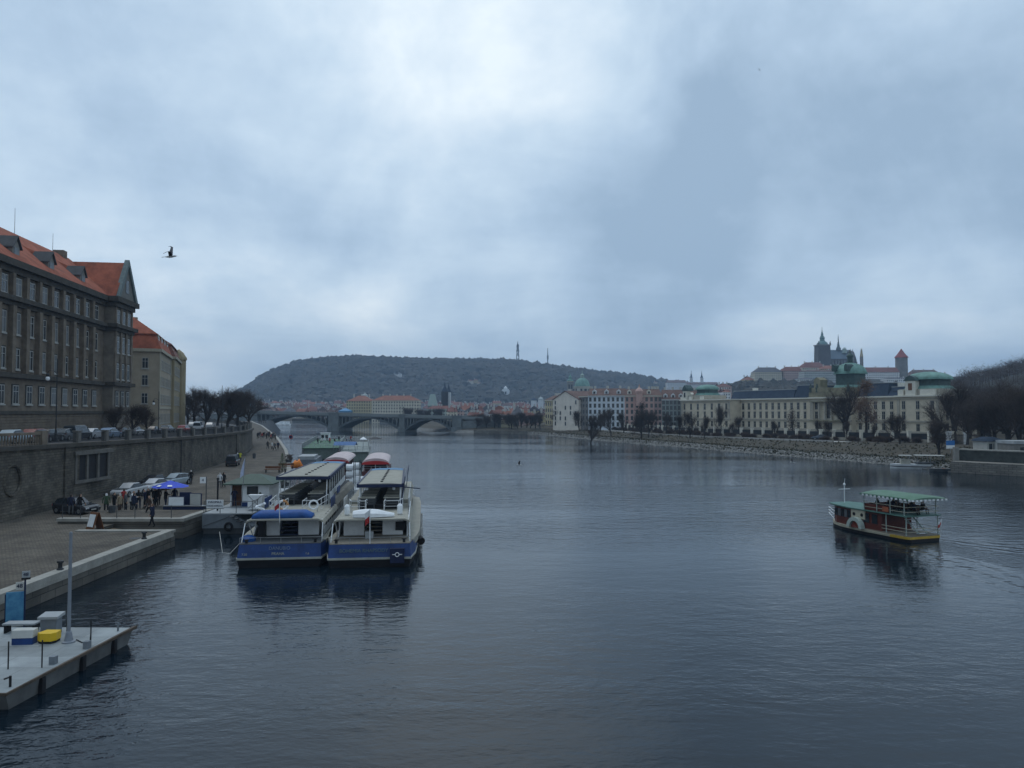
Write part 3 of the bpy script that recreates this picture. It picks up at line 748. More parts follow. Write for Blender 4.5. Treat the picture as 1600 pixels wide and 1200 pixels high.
# ---------------------------------------------------------------- street life
lamp((px(88, 92), 92, wt(92)-.1), 10.2, R(10), 'iron street lamp with one hanging white globe before the university building')
lamp((px(353, 190)-1, 190, wt(190)-.1), 11, R(0), 'iron street lamp among the bare trees at the bend of the wall')
lamp((px(248, 150), 150, wt(150)-.1), 8.5, R(0), 'iron street lamp in front of the sand coloured block')
cs = [('sedan','silver_blue',(.32,.38,.42),22,-56.5,'pale blue car roof'),('hatch','dark_red',(.15,.02,.02),50,-57.5,'dark red car with lit tail lamps'),('van','black_green',(.02,.025,.03),122,-60,'tall dark van'),
      ('sedan','white',(.5,.52,.55),145,-63,'white car'),('hatch','light_blue',(.25,.33,.45),173,-64,'light blue car'),('hatch','grey',(.12,.13,.14),105,-60,'grey car'),
      ('sedan','silver',(.4,.41,.42),212,-70,'silver car'),('sedan','dark',(.03,.03,.035),190,-68,'black car'),('sedan','dark',(.03,.03,.035),76,-59,'black car'),
      ('hatch','red',(.22,.03,.03),288,-70,'red car'),('van','white',(.5,.52,.55),310,-76,'white van'),('sedan','silver',(.4,.41,.42),328,-80,'silver car'),('sedan','dark',(.03,.03,.035),240,-72,'black car'),('hatch','grey',(.12,.13,.14),262,-74,'grey car'),('sedan','white',(.5,.52,.55),300,-88,'white car')]
where = {22:'at the far left above the balusters',50:'beside the silver blue one on the street',122:'parked behind the iron railing',145:'in front of the tall dark van',173:'parked below the bare street trees',105:'just left of the tall dark van',
 212:'before the sand coloured block',190:'between the light blue and the silver car',76:'behind the lamp post with the white globe',288:'near the bend of the embankment wall',310:'behind the red car at the bend',328:'in front of the big dark trees',240:'below the corner of the sand coloured block',262:'left of the red car',300:'farthest back, beside the white van'}
for kind, cn, rgb, x, X, lb in cs:
    d = X*F/(x-800.0); a = -math.atan2(fw(d+5)-fw(d-5), 10)
    put_car(kind, cn, rgb, (X, d, wt(d)-.19), a+(PI if x in (50,) else 0), lb+' '+where[x], 'cars on the embankment street')
q = [('hatch','dark',(.03,.03,.035),122,801,46.3,-1.9,'black hatchback nearest the wall with two people beside it'),
     ('sedan','silver',(.4,.41,.42),204,774,0,3.05,'silver estate car, first of the three parked by the wall'),
     ('sedan','white',(.5,.52,.55),243,766,0,2.95,'white sedan in the middle of the three by the wall'),
     ('hatch','silver_blue',(.32,.38,.42),276,757,0,2.85,'pale blue hatchback, farthest of the three by the wall'),
     ('van','dark',(.03,.03,.035),365,727,0,.2,'small dark van far along the wall by the yellow vest')]
for kind, cn, rgb, x, y, _, a, lb in q:
    z = qz(110); d = gd(y, z); z = qz(d); d = gd(y, z)
    put_car(kind, cn, rgb, (px(x, d), d, z), a, lb, 'cars parked on the quay')
put_car('sedan','dark',(.03,.03,.035),(px(228, gd(762,1.4)), gd(762,1.4)+2.5, 1.4), 3.0, 'black car squeezed behind the white sedan', 'cars parked on the quay')
def pp(kind, x, y, rz, coat, tr, hair, label, group='people on the quay', z=None, s=1.25):
    if z is None:
        z = 1.4; d = gd(y, z)
        for _ in range(6): z = qz(d); d = gd(y, z)
    else: d = gd(y, z)
    return person(kind, (px(x, d), d, z), rz, coat, tr, hair, label, group, s)
pp('stand',114,804,.3,'navy','grey',0,'person in dark jacket and grey trousers beside the black hatchback')
pp('walk',128,803,-.5,'black','grey',0,'person in black walking past the black hatchback')
for a in [('stand',169,802,.5,'green','black',3,'person in green coat and white cap at the left end of the queue'),
          ('front',181,800,-.8,'black','black',0,'person in black standing behind the white cap'),
          ('stand',190,802,1.2,'beige','brown',2,'grey haired person in beige coat in the queue'),
          ('stand',199,799,-1.0,'grey','black',1,'person in grey coat right of the beige coat'),
          ('reach',207,797,-1.4,'white','black',1,'person in white jacket leaning to the right'),
          ('stand',219,795,.4,'black','navy',0,'person in black between the white jacket and the blue umbrella'),
          ('front',229,794,2.0,'navy','black',2,'grey haired person in navy coat in the middle of the queue'),
          ('stand',234,792,2.5,'black','brown',0,'person in black behind the navy coat'),
          ('stand',244,792,-2.,'black','black',3,'person in black with white hood by the kiosk'),
          ('stand',250,790,1.,'brown','black',0,'person in brown left of the umbrella'),
          ('front',261,793,-1.5,'black','navy',0,'person in black under the left edge of the umbrella'),
          ('stand',275,790,-2.2,'navy','black',1,'person in navy under the blue umbrella')]: pp(*a)
pp('walk',241,822,1.4,'navy','black',1,'person in navy standing alone on the stone platform', z=1.5)
for a in [('walk',236,806,2.2,'brown','black',1,'person in brown walking between the queue and the stone platform'),
          ('stand',212,801,-.4,'navy','black',0,'person in navy standing just right of the white jacket'),
          ('front',196,793,.9,'red','black',0,'person in dark red coat at the back of the queue'),
          ('walk',300,757,.6,'black','black',2,'person in black walking right of the pale blue hatchback')]: pp(*a)
pp('stand',345,762,.2,'white','grey',2,'person in white jacket beside a person in black'); pp('stand',351,761,-.2,'black','black',0,'person in black beside the white jacket')
pp('front',376,722,.2,'yellow','black',0,'person in yellow vest by the small dark van'); pp('stand',372,724,.6,'navy','navy',3,'person with a white cap by the small dark van')
for i, (x, y, cn, lb) in enumerate([(419,702,'black','in black walking alone left of the pair'),(426,703,'white','in a white jacket in the middle of the quay'),(430,704,'grey','in grey beside the white jacket'),(435,703,'navy','in navy near the quay parapet')]):
    pp('walk', x, y, i*1.3, cn, 'black', i % 3, 'person '+lb)
for i in range(13):
    x = 403+i*2.3; cn = ['black','navy','brown','red','black','grey'][i % 6]
    pp('walk' if i % 2 else 'stand', x, 686-(i % 3)*1.6+(2 if i > 8 else 0), i*.9, cn, 'black', i % 3, 'person in dark winter clothes in the far crowd on the quay', 'far crowd on the quay')
for i in range(4): pp('stand', 405+i*3.5, 662-i*.3, i, 'black', 'black', 0, 'tiny dark figure at the top of the quay ramp', 'figures at the top of the ramp', s=1.1)
# sandwich board
d = gd(826, 1.4)
t = thing('sandwich_board', 'brown wooden sandwich board with a white poster on the cobbles', 'sign', (px(152, d), d, 1.4), .5, s=1.136)
for s in (-1, 1):
    m = MB(); m.rings([[(s*.42,-.5,0),(s*.42,.5,0),(s*.46,.5,0),(s*.46,-.5,0)],[(s*.03,-.5,1.35),(s*.03,.5,1.35),(s*.07,.5,1.35),(s*.07,-.5,1.35)]]); m.build('board', WOOD, t)
m = MB(); m.face([(-.40,-.4,.25),(-.40,.4,.25),(-.135,.4,1.2),(-.135,-.4,1.2)]); m.v = [(a-.03, b, c) for a, b, c in m.v]; m.build('poster', WHITE, t)
t.rotation_euler[2] = R(60)
# umbrella + stalls with notices
d = gd(790, 1.5)
t = thing('umbrella', 'wide blue umbrella with white patches over the ticket stall', 'umbrella', (px(268, d), d, 1.45), 0, s=1.136)
m = MB()
n = 8
for i in range(n):
    a0, a1 = 2*PI*i/n, 2*PI*(i+1)/n
    A = (0, 0, 2.55); m.face([A, (1.75*math.cos(a0), 1.75*math.sin(a0), 1.95), (1.75*math.cos((a0+a1)/2)*.96, 1.75*math.sin((a0+a1)/2)*.96, 1.9), (1.75*math.cos(a1), 1.75*math.sin(a1), 1.95)], 0 if i not in (5,) else 0)
m.build('canopy', mat('umbrella_blue', (.02,.06,.5), .6, .2, 2), t)
m = MB()
for i in (4, 5, 6):
    a = 2*PI*(i+.5)/n; m.face([(1.2*math.cos(a-.15),1.2*math.sin(a-.15),2.2),(1.5*math.cos(a-.15),1.5*math.sin(a-.15),2.08),(1.5*math.cos(a+.15),1.5*math.sin(a+.15),2.08),(1.2*math.cos(a+.15),1.2*math.sin(a+.15),2.2)])
m.build('white_print', WHITE, t); MB().tube((0,0,0),(0,0,2.6),.03).build('pole', STEEL, t)
d = gd(797, 1.8)
def panel(x, y, w_, h_, lb, mt, base=.25, rz=0, nm='notice_board', frame=NAVY):
    d = gd(y, 1.6); t = thing(nm, lb, 'notice board', (px(x, d), d, 1.6), rz, s=1.136)
    MB().box(-w_/2,-.05,base,w_/2,.05,base+h_).build('board', frame, t)
    MB().box(-w_/2+.06,-.08,base+.06,w_/2-.06,-.055,base+h_-.06).build('sheet', mt, t)
    m_ = MB()
    for s in (-1, 1): m_.box(s*w_/2-.04,-.04,0,s*w_/2+.04,.04,base+.1)
    m_.build('leg', GREYD, t); return t
panel(278, 797, 1.5, 1.05, 'white notice panel on the navy stall under the umbrella', WHITE)
panel(292, 794, 1.1, 1.35, 'plain navy board between the white notice panels', NAVY, .2)
panel(308, 796, 1.2, 1.3, 'tall notice panel covered with white posters near the gangway', OFFW, .25, -.2)
t = thing('ticket_counter', 'long low dark counter below the notice boards', 'counter', (px(298, gd(799,1.5)), gd(799,1.5), 1.75), 0)
MB().box(-2.6,-.3,0,2.6,.3,.35).build('counter_body', NAVY, t); MB().box(-2.65,-.35,.35,2.65,.35,.42).build('counter_top', STEEL, t)
# street trees on the promenade
for i, (x, d, h_) in enumerate([(388,214,11.5),(372,222,13),(356,205,12.5),(340,232,12),(322,212,13),(305,235,13.5),(294,252,12)]):
    tree(loc=(px(x, d), d, 7.4), sc_=h_/13, rz=i*1.7, label='large bare tree in the dark clump at the bend of the embankment wall', group='clump of bare trees at the bend', sxy=1.15, **T_BIG[i % 3])
for i, (x, d, h_, lb) in enumerate([(178,128,6.5,'small spreading bare tree before the university building'),(205,136,6.8,'small bare tree before the corner bay'),(232,146,6.5,'small bare tree before the side of the sand coloured block')]):
    tree(loc=(px(x, d), d, wt(d)-.2), sc_=h_/9, rz=i*2.1, label=lb, group='small street trees', sxy=1.2, **T_MED[i % 3])
# no-entry sign
d = 190
t = thing('road_sign', 'round red and blue traffic sign on a thin post by the quay edge', 'sign', (px(455, d), d, qz(d)), 0)
MB().tube((0,0,0),(0,0,3.0),.05).build('post', STEEL, t)
m = MB(); m.tube((0,-.1,3.2),(0,-.04,3.2),.5,.5,18); m.build('disc', RED, t); m = MB(); m.tube((0,-.12,3.2),(0,-.1,3.2),.33,.33,18); m.build('disc_centre', NAVY, t)

for i, y in enumerate((50, 62, 96, 112, 128)):
    t = thing('mooring_bollard', ['low iron mooring bollard on the kerb near the landing stage','low iron mooring bollard near the end of the near quay','low iron mooring bollard on the kerb behind the ticket hut','low iron mooring bollard on the kerb left of the left excursion boat','low iron mooring bollard on the kerb by the orange bundle'][i], 'bollard', (fe(y)-.4, y, qz(y)+.13), 0, 'mooring bollards on the quay kerb')
    MB().lathe([(.22,0),(.2,.08),(.13,.14),(.13,.42),(.22,.48),(.2,.58),(.05,.62)], 12).build('iron_body', IRON, t)
for x, y, lb in ((398, 716, 'dark litter bin standing against the far end of the embankment wall'), (178, 806, 'small dark litter bin left of the queue')):
    d = gd(y, 1.9 if x > 300 else 1.4); t = thing('litter_bin', lb, 'bin', (px(x, d), d, 1.9 if x > 300 else 1.4), 0, None, 1.136); MB().lathe([(.26,0),(.3,.85),(.33,.9),(.3,.95)], 12).build('body', GREYD, t); MB().lathe([(.2,.951),(.2,.97)], 12).build('opening', BLACK, t)
t = thing('manhole_cover', 'round worn iron cover set in the cobbles of the near quay', 'manhole cover', (px(215, gd(840,1.4)), gd(840,1.4), 1.405), 0); MB().lathe([(.45,0),(.45,.012)], 20).build('iron_disc', GREYD, t)
# ---------------------------------------------------------------- excursion boats
def rail(mb, pts, h=1.0, r=.03, mid=True, posts=True):
    for a, b in zip(pts, pts[1:]):
        a = Vector(a); b = Vector(b); n = max(1, int((b-a).length/1.3)); U_ = Vector((0, 0, 1))
        mb.tube(a+U_*h, b+U_*h, r, n=4)
        if mid: mb.tube(a+U_*h*.5, b+U_*h*.5, r*.7, n=4)
        for i in range(n+1):
            p = a.lerp(b, i/n); mb.tube(p, p+U_*h, r, n=4)
def ring(mb, c, R_, r, ax='y', n=16, mi=None):
    for i in range(n):
        a0, a1 = 2*PI*i/n, 2*PI*(i+1)/n
        f = (lambda a: (c[0]+R_*math.cos(a), c[1], c[2]+R_*math.sin(a))) if ax == 'y' else (lambda a: (c[0], c[1]+R_*math.cos(a), c[2]+R_*math.sin(a)))
        mb.tube(f(a0), f(a1), r, n=6, mi=(mi if mi is not None else (1 if (i//(n//4)) % 2 else 0)))
def flag(par, x, y, z, h, lean=.5):
    m_ = MB(); m_.tube((x,y,z),(x,y-lean,z+h),.035,n=6); m_.build('flagpole', WHITE, par)
    m_ = MB(); r_ = []
    for i in range(6):
        t_ = i/5; r_.append([(x-.02-.35*t_, y-lean*.95+.06*math.sin(t_*7), z+h*.97-.25*t_), (x-.02-.35*t_, y-lean*.7+.06*math.sin(t_*7), z+h*.62-.3*t_)])
    for a, b in zip(r_, r_[1:]):
        m0 = [Vector(a[0]).lerp(Vector(a[1]), .5), Vector(b[0]).lerp(Vector(b[1]), .5)]
        m_.face([a[0], b[0], m0[1], m0[0]], 0); m_.face([m0[0], m0[1], b[1], a[1]], 1)
    m_.build('flag', [WHITE, RED], par)
def hull_sections(L_, W0, W1, zd, bow=.25):
    """list of (y, halfwidth) """
    out = []
    for t in (0, .02, .06, .2, .5, .72, .84, .92, .97, 1.0):
        if t < .06: w_ = W0*(.93+t*1.2)
        elif t < .72: w_ = lerp(W0, W1, min(1, t/.25))
        else: w_ = W1*math.sqrt(max(0.002, 1-((t-.72)/.28)**2))
        out.append((t*L_, w_))
    return out
def excursion_boat(kind, loc, rz, label):
    t = thing('excursion_boat', label, 'boat', loc, rz)
    L_, W0, W1, zd = 38, 3.4, 3.75, 1.75
    S = hull_sections(L_, W0, W1, zd)
    m = MB(); rs = []
    for y, w_ in S: rs.append([(-w_*.9, y+.25, -.6), (-w_, y, .62), (w_, y, .62), (w_*.9, y+.25, -.6)])
    m.rings(rs); m.build('lower_hull', BLACK, t)
    m = MB(); m.rings([[(-w_*1.005, y-.03, .62), (-w_*1.01, y-.05, .78), (w_*1.01, y-.05, .78), (w_*1.005, y-.03, .62)] for y, w_ in S]); m.build('rubbing_strake', mat('strake', (.42,.42,.37), .6, .15), t)
    m = MB(); m.rings([[(-w_*.995, y, .781), (-w_*.965, y+(.25 if y < 1 else 0), zd), (w_*.965, y+(.25 if y < 1 else 0), zd), (w_*.995, y, .781)] for y, w_ in S]); m.build('hull', BLUE, t)
    # side gunwale deck farther forward
    m = MB()
    for s in (-1, 1):
        r_ = []
        for y, e_ in ((1.8, -.1), (3.6, .15), (6, .35), (9, .42), (26, .42), (31, .2)):
            r_.append([(s*(W0-.5), y, 1.3), (s*(W0+e_), y, 1.3), (s*(W0+e_), y, 1.84), (s*(W0-.5), y, 1.84)])
        m.rings(r_)
    m.build('side_deck', BEIGE, t)
    m = MB(); m.rings([[(-w_*.95, y, zd), (-w_*.95, y, zd+.05), (w_*.95, y, zd+.05), (w_*.95, y, zd)] for y, w_ in [(.28, W0*.95)]+S[2:]]); m.build('deck', PLANK if kind else GREYD, t)
    zt = 3.45; zd += .05
    # cabin walls
    cw = 2.75
    m = MB(); m.box(-cw, 12, zd, cw, 30, zt-.1); m.box(-cw+.35, 4.2, zd, -.75, 12, zt-.1); m.box(.75, 4.2, zd, cw-.35, 12, zt-.1)
    for s in (-1, 1): m.rings([[(s*(cw-.02), 3.6, zd), (s*(cw-.02), 12, zd), (s*(cw+.08), 12, zd), (s*(cw+.08), 3.6, zd)], [(s*(cw-.02), 4.6, zd+.62), (s*(cw-.02), 12, zd+.62), (s*(cw+.08), 12, zd+.62), (s*(cw+.08), 4.6, zd+.62)]])
    m.build('cabin_wall', WHITEB, t)
    m = MB()
    for s in (-1, 1):
        x0, x1 = (-cw+.35, -.75) if s < 0 else (.75, cw-.35)
        MB().box(x0, 4.12, zd+.06, x1, 4.2, zt-.1).build('rear_panel', WHITE, t)
    m = MB(); m.box(-cw+.5, 3.0, zd+.0, -cw+.95, 4.3, zd+1.5) if kind == 0 else m.box(cw-.95, 4.0, zd+.4, cw-.15, 4.3, zd+1.1)
    m.build('locker', BLACK, t)
    # stairs
    m = MB()
    for i in range(6): m.box(-.72, 4.2+.3*i, zd+.28*i, .72, 4.55+.3*i, zd+.28*i+.1)
    for s in (-1, 1): m.rings([[(s*.7,4.2,zd),(s*.76,4.2,zd),(s*.76,4.2,zd+.3),(s*.7,4.2,zd+.3)],[(s*.7,6.1,zd+1.55),(s*.76,6.1,zd+1.55),(s*.76,6.1,zd+1.7),(s*.7,6.1,zd+1.7)]])
    m.build('stairs', NAVY if kind == 0 else PLANK, t)
    # side windows
    wm_ = None
    for s in (-1, 1):
        for i in range(18):
            y = 4.9+i*1.38
            if wm_ is None: m = MB(); m.box(-.03, 0, 0, .03, 1.05, .92); o = m.build('window', GLASS, t); wm_ = o.data
            else: o = inst('window', wm_, t, (0, 0, 0))
            o.location = (s*(cw+.05), y, zd+.66)
    m = MB()
    for s in (-1, 1):
        for i in range(19): y = 4.78+i*1.38; m.box(s*(cw-.04), y-.13, zd+.6, s*(cw+.1), y+.1, zt-.08)
        m.tube((s*2.9, 2.35, zt-.1), (s*2.85, 3.9, zd+.1), .05, n=5); m.tube((s*3.0,1.9,zt-.3),(s*3.05,1.0,zd),.045,n=5)
    split_build(m, 'window_post', WHITEB, t)
    # upper deck = roof of the saloon, lip at the stern
    m = MB()
    pf = [(-3.2,zt-.45),(-3.05,zt-.14),(-2.7,zt),(2.7,zt),(3.05,zt-.14),(3.2,zt-.45),(3.08,zt-.42),(2.95,zt-.22),(2.6,zt-.12),(-2.6,zt-.12),(-2.95,zt-.22),(-3.08,zt-.42)]
    m.extry([(x*.97, z) for x, z in pf], 1.9, 12); m.build('upper_deck', BEIGE, t)
    m = MB(); m.extry([(-2.95,zt-.2),(-2.7,zt+.35),(2.7,zt+.35),(2.95,zt-.2)], 12.02, 30); m.build('saloon_roof', mat('deck_greybeige', (.2,.19,.165), .85, .2, 1.2) if kind == 0 else BEIGE, t)
    # inner deckhouse walls under canopy
    zc = 5.62 if kind else 6.0
    y0, y1 = (8.3, 26) if kind else (11.6, 33)
    wr, wf = (1.9, 1.72) if kind else (2.3, 1.75)
    c0, c1 = (.3, .15) if kind else (-.05, -.1)
    if kind == 0: y1 = 31.5
    m = MB(); n = 8; rs = []
    for k in range(n+1):
        y = lerp(y0, y1, k/n); c = lerp(c0, c1, k/n); w_ = lerp(wr, wf, k/n); 
        rs.append([(c-w_, y, zc-.16), (c-w_, y, zc-.02), (c-w_*.5, y, zc+.05), (c+w_*.5, y, zc+.05), (c+w_, y, zc-.02), (c+w_, y, zc-.16)])
    m.rings(rs); cnp = m.build('canopy_roof', BEIGE, t)
    m = MB()
    for s in (-1, 1): m.rings([[(c0+s*(wr-.02),y0-.1,zc-.3),(c0+s*(wr+.14),y0-.1,zc-.3),(c0+s*(wr+.14),y0-.1,zc+.04),(c0+s*(wr-.02),y0-.1,zc+.04)],[(c1+s*(wf-.02),y1,zc-.3),(c1+s*(wf+.14),y1,zc-.3),(c1+s*(wf+.14),y1,zc+.04),(c1+s*(wf-.02),y1,zc+.04)]])
    m.box(c0-wr-.1, y0-.12, zc-.3, c0+wr+.1, y0+.05, zc-.02); m.build('canopy_edge', NAVY, cnp)
    m = MB()
    for k in range(9): yy = lerp(y0+1.5, y1-2.5, k/8); m.box(c0+.05-.1, yy-.25, zc+.04, c0+.05+.12, yy+.12, zc+.13)
    m.build('roof_cleats', BLACK, cnp)
    m = MB(); yb = lerp(y0, y1, .86)
    m.rings([[(lerp(c0,c1,f_)-lerp(wr,wf,f_)*.98, lerp(y0,y1,f_), zc+.0), (lerp(c0,c1,f_)-lerp(wr,wf,f_)*.5, lerp(y0,y1,f_), zc+.075), (lerp(c0,c1,f_)+lerp(wr,wf,f_)*.5, lerp(y0,y1,f_), zc+.075), (lerp(c0,c1,f_)+lerp(wr,wf,f_)*.98, lerp(y0,y1,f_), zc+.0)] for f_ in (.86, 1.005)], close=False, cap=False)
    m.build('blue_front_sheet', mat('roof_blue', (.08,.2,.34), .6, .2, 1), cnp)
    for s in (-1, 1): 
        m = MB(); m.lathe([(.02,0),(.13,-.04),(.13,-.2),(.04,-.26)], 8, (c0+s*wr*.62, y0+.3, zc-.32)); m.build('deck_light', WHITE, cnp)
    m = MB()
    for s in (-1, 1):
        m.tube((c0+s*wr*.93, y0+.1, zc-.2), (c0+s*(wr*.93-.12*s*s), y0+.6, zt), .05, n=5); m.tube((c0+s*wr*.93, y0+.1, zc-.2), (c0+s*wr*.93, y0-.5, zt), .045, n=5)
        for k in range(1, 9): yy = lerp(y0, y1, k/8); m.box(lerp(c0,c1,k/8)+s*lerp(wr,wf,k/8)*.95-.05, yy-.06, zt, lerp(c0,c1,k/8)+s*lerp(wr,wf,k/8)*.95+.05, yy+.06, zc-.16)
    split_build(m, 'canopy_post', WHITEB, t)
    m = MB()
    for s in (-1, 1): m.rings([[(c0+s*(wr+.02),y0+.4,zt),(c0+s*(wr+.08),y0+.4,zt),(c0+s*(wr+.08),y0+.4,zt+.95),(c0+s*(wr+.02),y0+.4,zt+.95)],[(c1+s*(wf+.02),y1,zt),(c1+s*(wf+.08),y1,zt),(c1+s*(wf+.08),y1,zt+.95),(c1+s*(wf+.02),y1,zt+.95)]])
    m.build('deck_parapet', WHITEB, t)
    MB().box(c1-wf+.1, y1-.6, zt, c1+wf-.1, y1-.4, zc-.2).build('canopy_shade_wall', BLACK, t)  # black wall added to close the open end and darken the canopy space
    MB().box(c0-wr+.05, y0-.3, zt+.36 if y0 > 12 else zt+.01, c0+wr-.05, y1, zt+.39).build('canopy_shade_floor', BLACK, t)  # black sheet over the pale deck, painted shade below the canopy
    # benches under the canopy
    bm = None
    for k in range(9):
        for s in (-1, 1):
            if bm is None:
                b_ = MB()
                for j in range(3): b_.box(-.68, -.05, .5+.22*j, .68, 0, .6+.22*j)
                b_.box(-.68, 0, .48, .68, .42, .54); b_.box(-.6,0,0,-.54,.4,.5); b_.box(.54,0,0,.6,.4,.5); b_.cur = 1; b_.box(-.69, -.07, 1.03, .69, .02, 1.1); o = b_.build('bench', [GREYD, BEIGE], t); bm = o.data
            else: o = inst('bench', bm, t, (0, 0, 0))
            o.location = (c0+s*(wr*.55), y0-.9+k*1.3, zt)
    # railing round the aft deck
    m = MB(); yr = 5.2
    for s in (-1, 1):
        rail(m, [(s*.75, yr+.9, zt), (s*2.0, yr+.9, zt), (s*2.3, y0-.6, zt)], .95, .035); rail(m, [(s*.8, yr+.6, zt), (s*.8, yr+3.0, zt)], .95, .03)
    m.build('aft_railing', WHITEB, t)
    m = MB(); rail(m, [(-3.1, .6, zd), (3.1, .6, zd)], .42, .028, False); m.build('stern_railing', STEEL, t)
    # stern lettering
    gold = mat('gold_letters', (.3,.32,.25), .6, .1); blu2 = mat('faded_letters', (.13,.18,.26), .6, .1)
    if kind == 0:
        text('DANUBIO', .36, blu2, t, (0, .06, 1.47), (R(90-14), 0, 0)); text('PRAHA', .30, gold, t, (-.1, -.03, 1.07), (R(90-14), 0, 0)); text('7.50', .24, gold, t, (-2.6, -.03, 1.05), (R(76), 0, 0)); text('1.6', .24, gold, t, (2.1, -.03, 1.05), (R(76), 0, 0))
    else:
        text('BOHEMIA RHAPSODY', .38, mat('olive_letters', (.09,.14,.14), .6, .1), t, (-.45, .02, 1.3), (R(90-14), 0, 0))
        m = MB(); m.box(1.55, -.22, .35, 2.65, .35, 1.45); m.build('stern_box', NAVY, t)
        m = MB(); ring(m, (2.1, -.26, 1.0), .15, .035, 'y', 12, 0); m.box(1.72,-.25,.98,1.93,-.22,1.03); m.box(2.27,-.25,.98,2.48,-.22,1.03); m.build('round_emblem', WHITE, t)
    if kind == 0:
        m = MB(); rs = []
        for k in range(9): y = 2.3; x = lerp(-2.6, 2.1, k/8); e_ = .45 if k in (0, 8) else 1.0; rs.append([(x, 2.2, zt), (x, 2.25, zt+.38*e_), (x, 2.9, zt+.62*e_), (x, 3.6, zt+.5*e_), (x, 3.8, zt)])
        m.rings(rs); m.build('tarpaulin', BLUET, t, smooth=True)
        m = MB(); ring(m, (-.75, 5.55, zt+.65), .38, .11, 'y'); m.build('lifebuoy', [mat('ring_orange', (.5,.25,.1), .6), WHITE], t)
        m = MB(); ring(m, (1.75, 5.55, zt+.65), .36, .08, 'y', 16, 0); m.build('hose_reel', WHITE, t)
        m = MB()
        for k in range(12): a = k*.52; m.tube((-2.5+.32*math.cos(a), 5+.2*math.sin(a*1.7), zt+.3+.05*k), (-2.5+.4*math.cos(a+1), 5+.2*math.sin(a*1.7+1), zt+.4+.05*k), .1, n=5)
        m.build('coiled_rope', WHITE, t)
        m = MB(); m.lathe([(.55,0),(.6,.25),(.35,.42),(.1,.5)], 10, (-2.7,1.7,zd)); m.build('blue_cover', BLUET, t)
        flag(t, -.35, 1.9, zt-.3, 2.0, .25)
        m = MB(); m.box(2.55, 15.6, zt+.5, 2.62, 18, zt+1.1); m.build('blue_sign', BLUE, t)
        MB().box(-2.2,4.08,zd+.85,-1.98,4.12,zd+1.25).build('fire_extinguisher', RED, t)
    else:
        m = MB(); rs = []
        for k, (w_, h_) in enumerate(((.5,.5),(.62,.58),(.66,.62),(.66,.62),(.62,.58),(.45,.45),(.2,.3))):
            x = lerp(-1.55, 1.45, k/6) if k < 6 else 1.75
            rs.append([(x, 3.0-w_, zt+.06), (x, 3.0-w_*.96, zt+h_*.6), (x, 3.0-w_*.5, zt+h_), (x, 3.0+w_*.5, zt+h_), (x, 3.0+w_*.96, zt+h_*.6), (x, 3.0+w_, zt+.06)])
        m.rings(rs); m.build('dinghy', WHITE, t, smooth=False)
        flag(t, 0, .2, zd, 2.7, .2)
        for s in (-1, 1):
            m = MB(); m.lathe([(.14,0),(.22,.1),(.22,.75),(.1,.9)], 10, (s*2.15, 4.3, zt)); m.build('vent_cowl', WHITE, t)
        m = MB(); m.tube((3.75, 5.5, 1.2), (3.95, 5.1, 1.05), .33, .33, 10); m.build('tyre_fender', RUBBER, t)
        m = MB(); m.tube((2.1, 8, zt), (2.45, 9.5, zc+.5), .05, n=5); m.tube((2.45,9.5,zc+.5),(2.5,24,zc+.55),.05,n=4); m.tube((2.5,24,zc+.55),(2.2,24,zt),.05,n=4); m.tube((2.2,10.5,zc-.5),(3.8,9.7,zc-.6),.06,n=4); m.build('davit', NAVY, t)
        m = MB(); m.tube((2.9,2.2,zt-.2),(2.9,11.5,zt+.2),.05,n=4)
        rail(m, [(2.75, 9, zt-.1), (2.75, 22, zt)], .9, .03); m.build('side_railing', WHITEB, t)
    # bow
    m = MB(); m.rings([[(-2.6*q_, 30+a_, zd), (2.6*q_, 30+a_, zd), (2.4*q_, 30+a_, 3.0), (-2.4*q_, 30+a_, 3.0)] for a_, q_ in ((0.05,1),(2.2,.9),(4,.55))]); m.build('bow_house', WHITEB, t)
    m = MB(); rail(m, [(-3, 30, zd), (-2.6, 34, zd), (-.6, 37, zd), (.6, 37, zd), (2.6, 34, zd), (3, 30, zd)], 1.0, .035); m.build('bow_railing', WHITEB, t)
    return t
HD = math.atan(.118)
def fit_out(t, kind):
    m = MB()
    for i, y in enumerate((7, 12, 17, 22)):
        m.tube((3.85 if kind else -3.85, y, .35), (3.85 if kind else -3.85, y, 1.15), .17, .17, 8)
    split_build(m, 'fender', OFFW, t)
    m = MB()
    m.path([(-3.1,.5,1.8),(-3.6,-.3,1.2),(-4.6,1.5,1.0),(-6.0,6,1.9)] if not kind else [(-3.3,4,1.9),(-3.9,4.3,1.6),(-4.3,4.6,1.9)], .02); m.build('mooring_rope', OFFW, t)
    m = MB()
    for s in (-1, 1): m.box(s*2.6-.1,.55,1.8,s*2.6+.1,.75,2.1); m.box(s*2.6-.2,.6,2.02,s*2.6+.2,.7,2.08)
    split_build(m, 'bollard', BLACK, t)
    m = MB(); m.box(-.55,2.6,1.8,.1,3.1,2.35); m.build('locker', GREYL, t) if kind else None
    for s in (-1, 1):
        MB().box(s*2.85-.02, 8.5, 3.5, s*2.85+.02, 11.6, 4.35).build('side_banner', BLUE if not kind else WHITEB, t)
b0_ = excursion_boat(0, (-17.9, 58, 0), HD, 'blue and white excursion boat with blue tarpaulin on the stern deck, nearer the quay')
b1_ = excursion_boat(1, (-10.95, 58, 0), HD, 'blue and white excursion boat with upturned white dinghy on the stern deck')
fit_out(b0_, 0); fit_out(b1_, 1)
